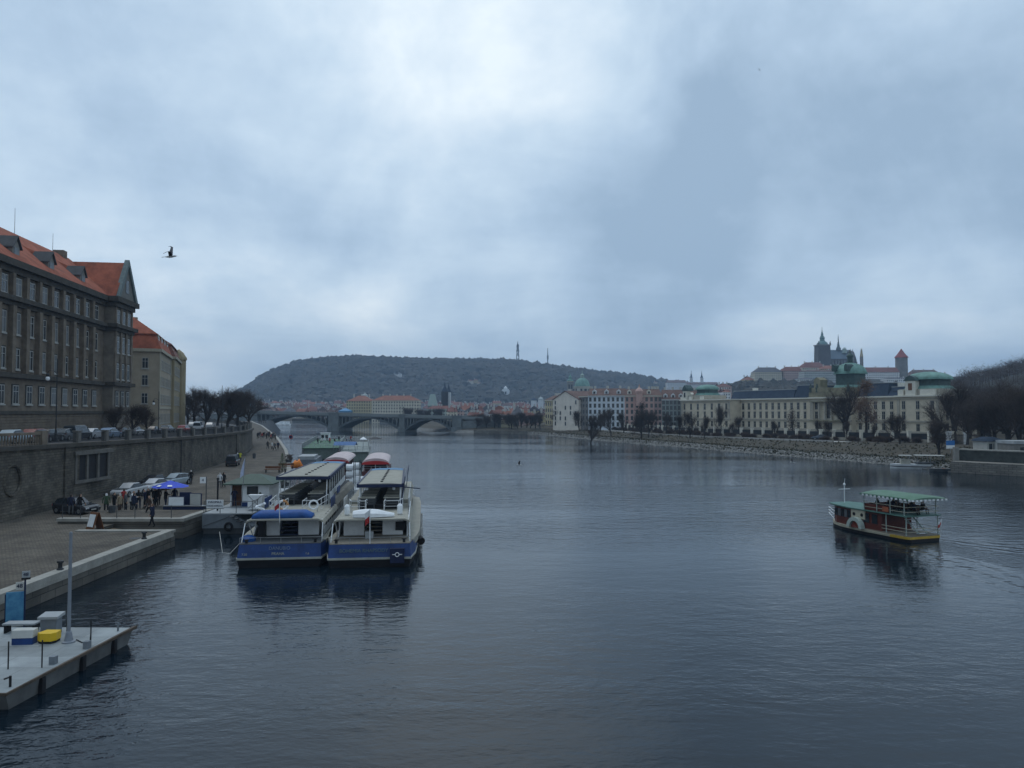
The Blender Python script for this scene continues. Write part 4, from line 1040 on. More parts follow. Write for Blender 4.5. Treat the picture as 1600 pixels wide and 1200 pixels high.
def awning_boat(x0, d, rz, label, k):
    t = thing('awning_boat', label, 'boat', (x0, d, 0), rz, 'boats with red and white awnings', .9)
    S = hull_sections(27, 2.6, 2.8, 1.2)
    m = MB(); m.rings([[(-w_*.85, y, -.5), (-w_, y, 1.25), (w_, y, 1.25), (w_*.85, y, -.5)] for y, w_ in S]); m.build('hull', mat('boat_brown', (.1,.03,.03), .6, .2) if k else WHITEB, t)
    m = MB(); m.rings([[(-w_*.95, y, 1.25), (-w_*.95, y, 1.32), (w_*.95, y, 1.32), (w_*.95, y, 1.25)] for y, w_ in S]); m.build('deck', BEIGE, t)
    m = MB(); m.box(-2.3, 1.2, 1.32, 2.3, 20, 3.1); m.build('saloon', mat('boat_brown', (.1,.03,.03), .6, .2), t)
    for s in (-1, 1):
        for j in range(8): MB().box(s*2.28, 2+j*2.1, 1.9, s*2.34, 3.5+j*2.1, 2.8).build('window', GLASS, t)
    m = MB(); rs = []
    for y in (0.3, 6, 12, 19): rs.append([(2.25*math.cos(a), y, 4.5+.85*math.sin(a)) for a in [PI*i/10 for i in range(11)]]+[(-2.1, y, 4.4), (2.1, y, 4.4)])
    m.rings(rs, mi=0)
    m.v = m.v; o = m.build('awning', mat('awning_pale', (.5,.42,.42), .7, .15, 1), t)
    m = MB(); m.rings([[(2.3*math.cos(a), y, 4.42+.5*math.sin(a)) for a in [PI*i/10 for i in range(11)]]+[(-2.3,y,4.3),(2.3,y,4.3)] for y in (.1, .29)]); m.build('awning_border', RED, o)
    m = MB()
    for s in (-1, 0, 1): m.tube((s*2.1, .5, 3.1), (s*1.9, .6, 4.5), .06, n=5)
    rail(m, [(-2.25, 1.3, 3.1), (2.25, 1.3, 3.1)], .8, .035); m.build('awning_post', WHITEB, t)
    m = MB(); rs = []; m.box(-1.9, 2, 3.1, 1.9, 18, 4.0); m.build('dark_seating', mat('dark_red_seats', (.06,.02,.02), .8, .3, 2), t)
awning_boat(px(525, 118), 118, HD*1.2, 'brown boat with domed red bordered awning, left one of the pair', 1)
awning_boat(px(587, 115), 115, HD*1.2, 'brown boat with domed red bordered awning, right one of the pair', 0)
# stacked white gangway gear and life raft drums between them
for x, d, lb in ((548, 99, 'tall stack of white life raft drums on the bow of the left excursion boat'), (557, 102, 'tall stack of white life raft drums nearest the right awning boat')):
    t = thing('liferaft_stack', lb, 'life rafts', (px(x, d), d, 1.3), 0)
    for k in range(4):
        m = MB(); m.tube((-.5,0,.5+k*.95),(.5,0,.5+k*.95),.42,.42,10); m.build('drum', WHITE, t); 
    m = MB()
    for s in (-1, 1): m.tube((s*.55,.45,-.6),(s*.55,.45,4.1),.05,n=4); m.tube((s*.55,-.45,-.6),(s*.55,-.45,4.1),.05,n=4)
    m.build('rack', BLACK, t)
t = thing('work_barge', 'low dark barge deck moored between the two awning boats', 'barge', (px(560, 108), 108, 0), HD)
m = MB(); m.rings([[(-1.3,y,-.4),(-1.5,y,1.0),(1.5,y,1.0),(1.3,y,-.4)] for y in (-12,-11,12,13)]); m.build('hull', GREYD, t)
m = MB(); m.box(-1.2,-9,1,1.2,-3,1.7); m.box(-1,0,1,1,6,2.2); m.build('deck_gear', WHITEB, t)
m = MB(); rail(m, [(-1.4,-11,1),(-1.4,12,1)], 1, .04); rail(m, [(1.4,-11,1),(1.4,12,1)], 1, .04); m.build('railing', WHITEB, t)
# green-decked restaurant barge
def barge(x, d, rz, W, Ln, zt_, roofm, label, fence=True):
    t = thing('restaurant_barge', label, 'barge', (x, d, 0), rz)
    MB().box(-W/2, 0, -.5, W/2, Ln, .9).build('hull', GREYD, t)
    MB().box(-W/2+.4, .4, .9, W/2-.4, Ln-.4, zt_).build('cabin', mat('barge_green_grey', (.16,.2,.18), .7, .2), t)
    m = MB(); m.box(-W/2, 0, zt_, W/2, Ln, zt_+.15); m.build('roof_deck', roofm, t)
    m = MB(); p = [(-W/2,0,zt_+.15),(W/2,0,zt_+.15),(W/2,Ln,zt_+.15),(-W/2,Ln,zt_+.15),(-W/2,0,zt_+.15)]
    rail(m, p, 1.1, .05); m.build('railing', mat('rail_pale', (.35,.38,.38), .6), t)
    if fence:
        m = MB()
        for k in range(int(Ln/1.5)): m.box(-W/2-.05, k*1.5, .6, -W/2+.1, k*1.5+.2, zt_+1.2)
        m.build('glazing_bars', GREYL, t)
    for k in range(int(Ln/4)): 
        for s in (-1, 1): MB().box(s*(W/2-.43), 1+k*4, 1.4, s*(W/2-.37), 3.6+k*4, zt_-.4).build('window', GLASS, t)
    return t
GRD = mat('green_deck', (.07,.14,.09), .8, .35, .5)
barge(px(505, 176)-.5, 176, math.atan(.2), 8.5, 58, 3.3, GRD, 'long barge with green roof deck and pale glazing bars beside the quay ramp')
b2 = barge(px(556, 165), 165, math.atan(.2), 6.2, 55, 3.0, mat('pale_deck', (.22,.25,.24), .8, .2), 'long barge with pale grey roof deck, river side of the green decked one', False)
t = thing('wheelhouse_cabin', 'small white wheelhouse with two dark windows standing on the green barge roof', 'cabin', (px(509, 224), 224, 3.45), 0)
MB().box(-1.2,-1,0,1.2,1,2.0).build('wall', WHITE, t); MB().box(-1.4,-1.2,2.0,1.4,1.2,2.2).build('roof', WHITE, t)
for s in (-1, 1): MB().box(s*.6-.42,-1.04,.7,s*.6+.42,-1.0,1.6).build('window', GLASS, t)
t = thing('blue_awning', 'small blue tarpaulin roof on the barge behind the awning boats', 'awning', (px(541, 172), 172, 3.2), 0)
m = MB(); m.extr([(-1.4,1.1),(0,1.9),(1.4,1.1),(0,1.75)], -2.6, 2.4); m.build('awning_cloth', mat('awning_blue', (.08,.16,.33), .7), t)
m = MB()
for x in (-2.5, 2.3):
    for y in (-1.3, 1.3): m.tube((x,y,0),(x,y,1.15),.05,n=4)
m.build('post', STEEL, t)
def parasol(x, y, z, d, lb, mt, W=1.5):
    t = thing('parasol', lb, 'parasol', (px(x, d), d, z), 0, 'parasols on the barge roofs'); MB().lathe([(W,0),(.9*W,.12),(.1,.6),(.03,.62)], 10, (0,0,2.2)).build('canopy', mt, t); MB().tube((0,0,0),(0,0,2.3),.05).build('pole', STEEL, t)
parasol(568, 0, 3.15, 178, 'small white topped lamp like parasol on the grey barge roof', WHITE, .9)
parasol(586, 0, 3.1, 182, 'flat dark parasol at the river side end of the grey barge', BLACK, 2.0)
for i in range(9):
    x = 497+i*6.2+(i % 3); d = 196+(i*7 % 20)
    person(['stand','sit','walk'][i % 3], (px(x, d), d, 3.45), i*1.1, ['black','white','navy','red','black'][i % 5], 'black', i % 3, 'small dark figure standing among the tables on the green barge roof', 'guests on the green barge', 1.05)
# grey tender between quay and barge
t = thing('tender_boat', 'small grey blunt ended boat moored at the foot of the quay ramp', 'boat', (px(478, 158), 158, 0), HD*1.4)
m = MB(); m.rings([[(-1.9,y,-.3),(-2.3,y,.9),(-2.1,y,1.9),(2.1,y,1.9),(2.3,y,.9),(1.9,y,-.3)] for y in (0,1,12,14)]); m.build('hull', GREY, t)
MB().box(-1.7,.8,1.9,1.7,10,2.5).build('cabin_roof', GREYL, t)
t = thing('tarp_bundle', 'bright orange tarpaulin bundle on the quay beside the excursion boat', 'tarpaulin', (px(465, 140), 140, 1.5), .3)  # orange is the cloth's own colour
m = MB(); rs = []
for k in range(7): x = -1.1+k*.37; h_ = [.4,1.0,1.5,1.25,1.7,1.0,.3][k]; rs.append([(x,-.6,0),(x+.1,-.5,h_*.8),(x,0,h_),(x-.1,.5,h_*.85),(x,.6,0)])
m.rings(rs); m.build('cloth', ORA, t, smooth=True)
t.name = 'orange_tarpaulin'
t = thing('christmas_tree', 'small green fir tree in a stand on the quay near the orange bundle', 'tree', (px(442, 132), 132, 1.5), 0)
m = MB(); r_ = random.Random(5)
for k in range(400):
    z = r_.random()**1.2*2.9+.3; rr = (3.2-z)*.32*r_.uniform(.5, 1); a = r_.uniform(0, 6.28); p = Vector((rr*math.cos(a), rr*math.sin(a), z)); d_ = Vector((math.cos(a), math.sin(a), -.4))*.25; s_ = Vector((-math.sin(a), math.cos(a), 0))*.06
    m.face([p-s_, p+s_, p+d_])
m.build('crown', mat('fir_green', (.05,.08,.02), .9, .3), t); MB().tube((0,0,-.1),(0,0,2.9),.07,.02).build('trunk', BARK, t)
for i, (x, y, lb) in enumerate([(427,738,'long wooden bench on the quay left of the little fir tree'),(448,733,'wooden picnic bench beside the little fir tree')]):
    d = gd(y, 1.5); t = thing('bench', lb, 'bench', (px(x, d), d, 1.5), .2*i, s=1.136)
    MB().box(-1.2,-.25,.45,1.2,.25,.52).build('seat', WOOD, t); MB().box(-1.2,.22,.6,1.2,.27,.95).build('backrest', WOOD, t)
    for s in (-1, 1): MB().box(s*1.0-.05,-.2,0,s*1.0+.05,.2,.45).build('leg', IRON, t)
t = thing('planter', 'dark planter with shrubs at the corner of the quay edge', 'planter', (px(452, 150), 150, 1.7), 0)
MB().lathe([(.5,0),(.7,.7),(.62,.7),(.5,.55)], 12).build('pot', GREYD, t)
m = MB()
for k in range(160):
    p = Vector((r_.gauss(0,.4), r_.gauss(0,.4), r_.uniform(.6,1.6))); m.face([p, p+Vector((.15,.05,.1)), p+Vector((0,.1,.2))])
m.build('shrub', TWIG, t)
# ---------------------------------------------------------------- pontoon with the ticket hut
t = thing('ticket_pontoon', 'pale grey steel pontoon with tyre fender and steps down to the water', 'pontoon', (-27.9, 74, 0), .03)
m = MB(); m.rings([[(-2.4,y,-.5),(-2.4,y,.55),(2.3,y,.55),(2.3,y,-.5)] for y in (0,24)]); m.build('lower_hull', GREYD, t)
m = MB(); m.rings([[(-2.5,y,.55),(-2.5,y,1.9),(.4,y,1.9),(2.4,y,.75),(2.4,y,.55)] for y in (-.1,24)]); m.build('hull', GREY, t)
MB().box(-2.5,-.05,1.9,2.4,24,2.0).build('deck', GREYL, t)
m = MB()
for k in range(5): m.box(.3+.36*k, -.75, 1.75-.25*k, .75+.36*k, -.1, 1.8-.25*k)
m.build('steps', GREYD, t)
m = MB(); ring(m, (.1, -.2, .72), .34, .12, 'y', 14, 0); m.build('tyre_fender', RUBBER, t)
m = MB(); rail(m, [(-2.4,.1,2),(2.3,.1,2),(2.3,5,2)], 1.15, .035); m.tube((-2.4,-.12,.75),(-.2,-.14,1.55),.03,n=4); m.tube((-.2,-.14,1.55),(.35,-.14,1.85),.03,n=4); m.build('railing', GREYD, t)
t = thing('restaurant_sign', 'white hanging sign with two lines of dark capitals on the pontoon railing', 'sign', (px(338, 73.5), 73.5, 2.55), 0)
MB().box(-.82,-.04,0,.82,.04,.82).build('board', WHITE, t)
text('EVROPSKÁ', .27, NAVY, t, (0,-.06,.6), (PI/2,0,0)); text('VODNÍ DOPRAVA', .19, NAVY, t, (0,-.06,.24), (PI/2,0,0))
MB().box(-.88,-.05,-.05,.88,-.0,-.0).build('frame', GREYD, t)
t = thing('ticket_hut', 'small white hut with green hipped roof, brown open door and blue base on the pontoon', 'hut', (px(393, 80), 81, 2.0), .05)
m = MB(); m.box(-.75,-1.7,0,2.1,2.2,2.35); m.box(-2.1,-1.2,0,-1.95,2.2,2.35); m.box(-2.1,2.1,0,-.75,2.2,2.35); m.build('wall', WHITE, t)
m = MB(); m.box(-1.95,-1.0,0,-.75,.0,2.3); m.build('doorway', mat('door_brown', (.12,.055,.03), .7, .3, 2), t)
MB().box(-.8,-1.78,0,2.15,-1.7,.45).build('base_band', BLUE, t); MB().box(-.2,-1.76,1.25,.95,-1.71,2.1).build('window', GLASS, t)
m = MB(); q_ = lambda e_, z: [(-2.2-e_,-2.0-e_,z),(2.3+e_,-2.0-e_,z),(2.3+e_,2.4+e_,z),(-2.2-e_,2.4+e_,z)]
m.rings([q_(.35,2.3), q_(.35,2.42), [(-.6,-.1,3.25),(.7,-.1,3.25),(.7,.5,3.25),(-.6,.5,3.25)]]); m.build('roof', GRN, t)
t = thing('white_cabinet', 'white cabinet with a diagonal brace in front of the ticket hut', 'cabinet', (px(399, 76), 76.5, 2.0), 0)
MB().box(-.7,-.4,.1,.75,.4,1.55).build('box', WHITE, t); m = MB(); m.tube((-.65,-.42,.2),(.7,-.42,1.5),.03,n=4); m.tube((-.65,-.42,1.5),(.7,-.42,.2),.03,n=4); m.build('brace', STEEL, t)
t = thing('white_cabinet', 'narrow white refrigerator cabinet beside the wall of the ticket hut', 'cabinet', (px(419, 80), 80, 2.0), 0)
MB().box(-.45,-.4,.1,.45,.4,1.75).build('box', WHITE, t); MB().box(-.38,-.43,.25,.38,-.4,1.65).build('door', WHITEB, t)
t = thing('flag', 'white and pale blue flag drooping from a slanting pole at the ticket hut', 'flag', (px(381, 78), 78.2, 2.0), 0)
MB().tube((-.2,0,0),(.15,0,5.3),.035).build('pole', STEEL, t)
m = MB(); rs = [[(.12-.0*k,0,5.1-.02*k),(.12-.3*k/4-.05,.05*math.sin(k),3.3+.1*k)] for k in range(5)]
m.face([(.12,0,5.2),(.02,0,3.4),(-.42,.05,3.05),(-.35,.08,3.7)]); m.face([(.12,0,5.2),(-.35,.08,3.7),(-.12,.1,4.6)]); m.build('cloth', mat('flag_cloth', (.42,.47,.62), .8, .2), t)
t = thing('bush', 'little potted evergreen beside the blue base of the ticket hut', 'plant', (px(407, 78), 78.2, 2.0), 0)
m = MB()
for k in range(220):
    z = r_.uniform(.2, 1.5); rr = (1.6-z)*.4*r_.random()**.5; a = r_.uniform(0, 6.28); p = Vector((rr*math.cos(a), rr*math.sin(a), z)); m.face([p, p+Vector((.12*math.cos(a), .12*math.sin(a), .03)), p+Vector((0, .05, .14))])
m.build('foliage', mat('bush_green', (.05,.07,.05), .9, .3), t); MB().lathe([(.2,0),(.26,.3)], 10).build('pot', GREYD, t)
person('front', (px(368, 79), 79, 2.0), .5, 'navy', 'navy', 0, 'person in navy standing by the open door of the ticket hut', None)
person('stand', (px(362, 80), 80.3, 2.0), -1.5, 'black', 'black', 1, 'person in black left of the ticket hut door', None)
for x, y, hh, lb in ((324, 800, 3.6, 'small square white sign on a thin pole above the gangway'),):
    d = 75; t = thing('pole_sign', lb, 'sign', (px(x, d), d, 1.9), 0)
    MB().tube((0,0,0),(0,0,hh),.05).build('pole', GREYD, t); MB().box(-.62,-.05,hh-.65,-.02,.03,hh-.05).build('plate', WHITE, t); text('4', .4, NAVY, t, (-.32,-.07,hh-.35), (PI/2,0,0))
t = thing('black_post', 'thick black mooring post with a cap beside the couple in white and black', 'post', (px(342, 76), 76, 1.9), 0); MB().lathe([(.09,0),(.09,3.2),(.13,3.22),(.13,3.4)], 8).build('shaft', BLACK, t)
# ---------------------------------------------------------------- landing stage at lower left
t = thing('landing_stage', 'flat pale grey steel landing stage with rusty edge at the lower left', 'pontoon', (-24, 30.3, 0), 0)
deck = [(-5.5,0),(3.8,0),(4.25,9.1),(-5.5,9.2)]
m = MB(); m.rings([[(x*1.0-(.12 if x > 0 else 0), y+(.5 if y < 1 else -.6), -.4) for x, y in deck], [(x, y, .66) for x, y in deck]]); m.build('hull', mat('pontoon_side', (.12,.125,.125), .8, .35, .6), t)
m = MB(); m.prism(deck, .661, .76); m.build('deck', masonry('pontoon_deck', (.22,.24,.25), (.3,.325,.34), (.12,.125,.125), 'XY', 1.0, 2.6, 1.5, .012, .3, .35), t)
m = MB(); m.rings([[(3.8,-.02,.68),(3.87,-.02,.68),(3.87,-.02,.78),(3.8,-.02,.78)],[(4.25,9.15,.68),(4.4,9.3,.68),(4.4,9.3,.82),(4.25,9.15,.82)]]); m.box(-5.5,-.06,.66,3.86,.02,.775); m.build('edge', mat('rusty_edge', (.085,.065,.05), .85, .4, 2), t)
m = MB()
for y in (2.1, 4.9, 7.4): x = lerp(3.8, 4.25, y/9.1); m.box(x-.05, y-.13, -.3, x+.12, y+.13, .66)
m.build('rubbing_posts', BLACK, t)
m = MB()
for (x, y) in ((2.0,2.8),(3.35,3.0),(2.3,6.6),(3.75,6.1)): m.tube((x,y,.76),(x,y,1.95),.03,n=5)
split_build(m, 'stanchion', RUBBER, t)
m = MB(); ch_ = [(2.6,6.9,.8),(3.1,6.5,.79),(3.6,6.3,.9),(3.75,6.1,1.4)]; m.path(ch_, .025); m.build('rope', RUBBER, t)
for x, y in ((3.55,3.5),(3.8,5.7)):
    MB().box(x-.13,y-.13,.76,x+.13,y+.13,1.1).build('bollard', GREY, t)
m = MB(); m.tube((3.5,.7,.76),(3.5,.7,1.2),.05,n=6); m.tube((3.5,.7,1.15),(3.3,.6,1.1),.035,n=5); m.build('mooring_bitt', RUBBER, t)
m = MB(); m.tube((3.8,8.5,.76),(3.8,8.5,1.2),.05,n=6); m.tube((3.65,8.5,1.1),(3.95,8.5,1.1),.03,n=5); m.build('mooring_bitt', GREY, t)
t = thing('mast', 'tall slim grey steel mast with a flared foot on the landing stage', 'mast', (px(107, 36.9)+.25, 36.9, .76), 0)
MB().lathe([(.3,0),(.3,.06),(.2,.1),(.13,.5),(.085,.55),(.07,5.3),(.05,5.35)], 14).build('shaft', mat('mast_grey', (.2,.22,.25), .5, .15), t)
t = thing('electric_cabinet', 'grey electric cabinet with a pale sloping lid on the landing stage', 'cabinet', (px(80, 38.3)+.25, 38.3, .76), .1)
MB().box(-.38,-.3,0,.38,.3,.85).build('box', GREY, t); m = MB(); m.extr([(-.4,.82),(.4,.86),(.4,1.02),(-.4,.94)], -.48, .48); m.build('lid', GREYL, t)
t = thing('yellow_tray', 'bright yellow faceted box standing between the posts of the landing stage', 'box', (px(77, 37.0)+.25, 37.0, .76), 0)
m = MB(); m.prism([(-.42,-.25),(-.2,-.4),(.3,-.4),(.45,-.15),(.4,.3),(-.3,.3)], .12, .5); m.build('yellow_body', YEL, t); m = MB(); m.prism([(-.4,-.22),(-.2,-.36),(.3,-.36),(.42,-.14),(.38,.27),(-.28,.27)], 0, .12); m.build('base', RUBBER, t)
t = thing('life_jacket_box', 'white and blue box beside the yellow one on the landing stage', 'box', (px(41, 36.8)+.25, 36.8, .76), .1)
MB().box(-.5,-.3,.0,.45,.3,.32).build('blue_base', BLUE, t); m = MB(); m.extr([(-.32,.32),(.32,.32),(.2,.68),(-.2,.66)], -.55, .45); m.build('cover', OFFW, t)
t = thing('bench', 'pale slatted bench behind the blue and white box on the landing stage', 'bench', (px(42, 38.6), 38.6, .76), .05)
MB().box(-.8,-.3,.42,.8,.3,.5).build('seat', GREYL, t)
for s in (-1, 1): MB().box(s*.7-.04,-.25,0,s*.7+.04,.25,.42).build('leg', RUBBER, t)
t = thing('winch', 'dark winch cut by the left edge of the landing stage', 'winch', (-24.9, 35.2, .76), 0)
MB().lathe([(.55,0),(.55,.1),(.25,.12),(.22,.9),(.3,.95),(.3,1.6),(.1,1.7)], 12).build('drum', RUBBER, t)
t = thing('information_sign', 'blue information panel with number plates 48 on a dark post by the quay edge', 'sign', (px(31, 41.5), 41.5, 0), R(20))
MB().tube((.45,0,-.5),(.45,0,3.15),.05).build('post', NAVY, t); MB().tube((-.46,0,-.2),(-.46,0,2.0),.04).build('post', NAVY, t)
pm_ = mat('panel_blue', (.03,.13,.28), .5, .4, 2.2, c2=(.1,.3,.45))
MB().box(-.43,-.05,.45,.41,.03,2.1).build('panel', pm_, t); MB().box(-.43,-.06,.22,.41,.03,.448).build('panel_base', OFFW, t)
MB().box(.02,-.06,2.2,.4,.0,2.62).build('number_plate', OFFW, t); text('48', .3, NAVY, t, (.21,-.08,2.41), (PI/2,0,0))
MB().box(.3,-.06,2.85,.68,.0,3.2).build('number_plate', GREYL, t); text('48', .26, NAVY, t, (.49,-.08,3.02), (PI/2,0,0))
MB().box(.28,-.08,2.74,.7,.04,2.84).build('plate_bracket', BLACK, t)
# ---------------------------------------------------------------- paddle boat
MAH = mat('mahogany', (.1,.024,.016), .5, .3, 1.5); CRM = mat('cream_trim', (.42,.39,.3), .5, .1); GTR = mat('green_trim', (.04,.13,.09), .5, .2); GCAN = mat('green_canopy', (.085,.17,.115), .9, .25, .6, c2=(.15,.23,.18))
th = R(19)
t = thing('paddle_boat', 'small red brown paddle boat with two decks and green striped canopy', 'boat', (38.0, 69.3, 0), th)
hs = [(0,1.75),(.4,1.95),(2,2.05),(6,2.05),(8.5,1.75),(10.2,1.1),(11.2,.35),(11.5,.05)]
m = MB(); m.rings([[(-w_*.92,y,-.4),(-w_,y,.3+.03*(y>8)),(w_,y,.3+.03*(y>8)),(w_*.92,y,-.4)] for y, w_ in hs]); m.build('lower_hull', BLACK, t)
m = MB(); m.rings([[(-w_*1.02,y,.3),(-w_*1.04,y,.52+.012*max(0,y-5)),(w_*1.04,y,.52+.012*max(0,y-5)),(w_*1.02,y,.3)] for y, w_ in hs[:3]]); m.build('stern_band', mat('boat_yellow', (.5,.33,.05), .5), t)
m = MB(); m.rings([[(-w_*1.02,y,.3),(-w_*1.04,y,.5+.02*max(0,y-5)),(w_*1.04,y,.5+.02*max(0,y-5)),(w_*1.02,y,.3)] for y, w_ in hs[2:]]); m.build('hull_band', CRM, t)
m = MB(); m.rings([[(-w_*.98,y,.52),(-w_*.98,y,.6),(w_*.98,y,.6),(w_*.98,y,.52)] for y, w_ in hs]); m.build('deck', PLANK, t)
m = MB(); m.rings([[(-1.85,3.2,.6),(1.85,3.2,.6),(1.85,3.2,2.3),(-1.85,3.2,2.3)],[(-1.85,7,.6),(1.85,7,.6),(1.85,7,2.3),(-1.85,7,2.3)],[(-1.5,9.4,.6),(1.5,9.4,.6),(1.5,9.4,2.3),(-1.5,9.4,2.3)],[(-.95,10.3,.6),(.95,10.3,.6),(.95,10.3,2.3),(-.95,10.3,2.3)]]); m.build('cabin', MAH, t)
m = MB(); m.rings([[(-2.1,0.1,2.32),(2.1,0.1,2.32),(2.1,.1,2.42),(-2.1,.1,2.42)],[(-2.1,7,2.32),(2.1,7,2.32),(2.1,7,2.42),(-2.1,7,2.42)],[(-1.75,9.6,2.35),(1.75,9.6,2.35),(1.75,9.6,2.47),(-1.75,9.6,2.47)],[(-1.2,10.8,2.35),(1.2,10.8,2.35),(1.2,10.8,2.47),(-1.2,10.8,2.47)]]); m.build('lower_roof', mat('roof_sea_green', (.075,.16,.135), .6, .2), t)
for s in (-1, 1):
    for j in range(5):
        y = 7.15+j*.52; x = lerp(1.85, 1.5, max(0, (y-7)/2.4)); MB().box(s*(x-.02), y, 1.35, s*(x+.04), y+.36, 2.1).build('window', GLASSL if j % 2 else GLASS, t)
    for y in (3.7, 4.7): MB().box(s*1.84, y, 1.2, s*1.9, y+.65, 2.1).build('window', GLASS, t)
    m = MB(); m.box(s*1.86, 5.15, 1.45, s*2.0, 6.9, 2.28); pc_ = m.build('paddle_box', CRM, t)
    for y in (5.5, 6.5): mm = MB(); mm.tube((s*1.99,y,1.85),(s*2.03,y,1.85),.17,.17,12); mm.build('porthole', BLACK, pc_)
    m = MB(); rs = []
    for k in range(13):
        a = PI*k/12; rs.append([(s*2.0, 6.1+.98*math.cos(a), .55+1.05*math.sin(a)), (s*2.45, 6.1+.98*math.cos(a), .55+1.05*math.sin(a)), (s*2.45, 6.1+.62*math.cos(a), .55+.68*math.sin(a)), (s*2.0, 6.1+.62*math.cos(a), .55+.68*math.sin(a))])
    m.rings(rs); m.build('wheel_housing', mat('housing_pale', (.36,.42,.38), .5, .15), t)
    m = MB(); rs = [(s*2.2, 6.1+.6*math.cos(PI*k/10), .55+.66*math.sin(PI*k/10)) for k in range(11)]; m.face(rs); m.face([(p[0]-s*.15, p[1], p[2]) for p in rs][::-1]); 
    for k in range(1, 10, 2): a = PI*k/10; m.tube((s*2.22, 6.1, .55), (s*2.22, 6.1+.6*math.cos(a), .55+.66*math.sin(a)), .03, n=4)
    m.build('paddle_wheel', mat('wheel_red', (.25,.06,.04), .6), t)
# upper deck
m = MB()
for s in (-1, 1): m.box(s*1.75, 2.2, 2.43, s*1.82, 5.3, 3.05)
m.box(-1.82, 5.25, 2.43, 1.82, 5.32, 3.05); m.build('upper_parapet', MAH, t)
m = MB()
for s in (-1, 1):
    for y in (0.5, 2.1, 3.7, 5.3): m.tube((s*1.9, y, 2.4), (s*1.9, y, 4.0), .05, n=5)
    for y in (.3, 2.6): m.tube((s*1.9, y, .6), (s*1.9, y, 2.35), .055, n=5)
    m.tube((s*.5,0.2,.7),(s*.5,2.2,2.4),.07,n=5)
split_build(m, 'post', mat('post_pale_green', (.3,.36,.33), .6), t)
m = MB()
for z in (2.75, 3.2): 
    for s in (-1, 1): m.tube((s*1.92, .2, z), (s*1.92, 5.3, z), .03, n=4)
    m.tube((-1.92, .2, z), (1.92, .2, z), .03, n=4)
for z in (.95, 1.25):
    for s in (-1, 1): m.tube((s*1.95, 0, z), (s*1.95, 3.1, z), .03, n=4)
    m.tube((-1.9, 0, z), (1.9, 0, z), .03, n=4)
m.build('railing', CRM, t)
m = MB()
for k in range(6): m.box(-.5, .3+.33*k, .7+.28*k, .5, .5+.33*k, .76+.28*k)
m.build('stairs', WHITEB, t)
m = MB(); rs = []
for y in (-.5, 0, 2.8, 5.4, 5.8): rs.append([(x, y, 4.25-.2*(x/2.15)**2-(.12 if y < -.2 or y > 5.7 else 0)) for x in (-2.15,-1.4,-.7,0,.7,1.4,2.15)]+[(2.15, y, 3.93), (-2.15, y, 3.93)])
m.rings(rs); cn_ = m.build('canopy', GCAN, t)
m = MB()
for s in (-1, 1):
    for k in range(12): m.box(s*2.16, -.5+k*.5, 3.83, s*2.2, -.25+k*.5, 3.99)
for k in range(9): m.box(-2.1+k*.5, -.56, 3.8, -1.85+k*.5, -.52, 3.96); 
split_build(m, 'white_scallop', WHITE, cn_)
m = MB()
for s in (-1, 1):
    m.box(s*2.16, -.5, 3.88, s*2.185, 5.5, 3.99)
split_build(m, 'green_valance', GTR, cn_)
m = MB(); m.tube((0,9.9,2.45),(0,9.9,4.3),.045,n=5); m.tube((-.75,9.9,3.9),(.75,9.9,3.9),.035,n=4); m.lathe([(.12,0),(.14,.1),(.02,.25)],8,(0,9.9,4.3)); m.tube((0,9.9,4.5),(.1,9.9,5.0),.02,n=4); m.build('mast', WHITE, t)
m = MB()
for k in range(3): m.tube((-1.0,10.4-.1*k,.9+.35*k),(-.0,12.2,1.2+.3*k),.035,n=4); m.tube((1.0,10.4-.1*k,.9+.35*k),(0,12.2,1.2+.3*k),.035,n=4)
m.build('bow_railing', WHITE, t)
MB().box(-2.05,2.2,2.55,-1.98,2.9,3.0).build('lifebuoy_box', mat('dull_orange', (.3,.09,.04), .7), t)
flag(t, 1.7, -.1, .6, 1.5, .2)
ct, st_ = math.cos(th), math.sin(th)
pr = [(-1.0,.7,'black'),(-.3,.9,'navy'),(.4,.6,'black'),(1.0,1.1,'black'),(-1.2,2.0,'brown'),(.9,2.2,'black'),(-1.2,3.0,'black'),(0,3.6,'navy'),(-1.1,4.4,'black'),(1.1,4.2,'grey')]
for i, (x, y, c_) in enumerate(pr):
    person('sit', (38.0+x*ct-y*st_, 69.3+x*st_+y*ct, 2.42), th+(PI if i % 2 else 0), c_, 'black', i % 3, 'passenger in dark clothes sitting under the green canopy of the paddle boat', 'passengers under the green canopy', .92)
# ---------------------------------------------------------------- small boat at the right bank
t = thing('motor_boat', 'small white cabin boat with a flat canopy moored under the right bank', 'boat', (px(1440, 158), 158.5, 0), R(74))
m = MB(); m.rings([[(-w_*.8,y,-.3),(-w_,y,.9),(w_,y,.9),(w_*.8,y,-.3)] for y, w_ in ((-4.5,1.3),(-2,1.5),(3,1.4),(5,.9),(6,.1))]); m.build('hull', WHITEB, t)
MB().rings([[(-w_*1.01,y,.35),(-w_*1.02,y,.5),(w_*1.02,y,.5),(w_*1.01,y,.35)] for y, w_ in ((-4.5,1.3),(-2,1.5),(3,1.4),(5,.9),(6,.1))]).build('stripe', BLACK, t)
MB().box(-.8,2.2,.9,.8,4.0,1.9).build('cabin', BEIGE, t); MB().box(-1.0,2.0,2.6,1.0,4.2,2.75).build('cabin_roof', OFFW, t)
MB().box(-1.2,-4.2,2.7,1.2,1.2,2.82).build('canopy', OFFW, t)
m = MB()
for y in (-4,-1.5,1): 
    for s in (-1, 1): m.tube((s*1.1,y,.9),(s*1.1,y,2.7),.05,n=4)
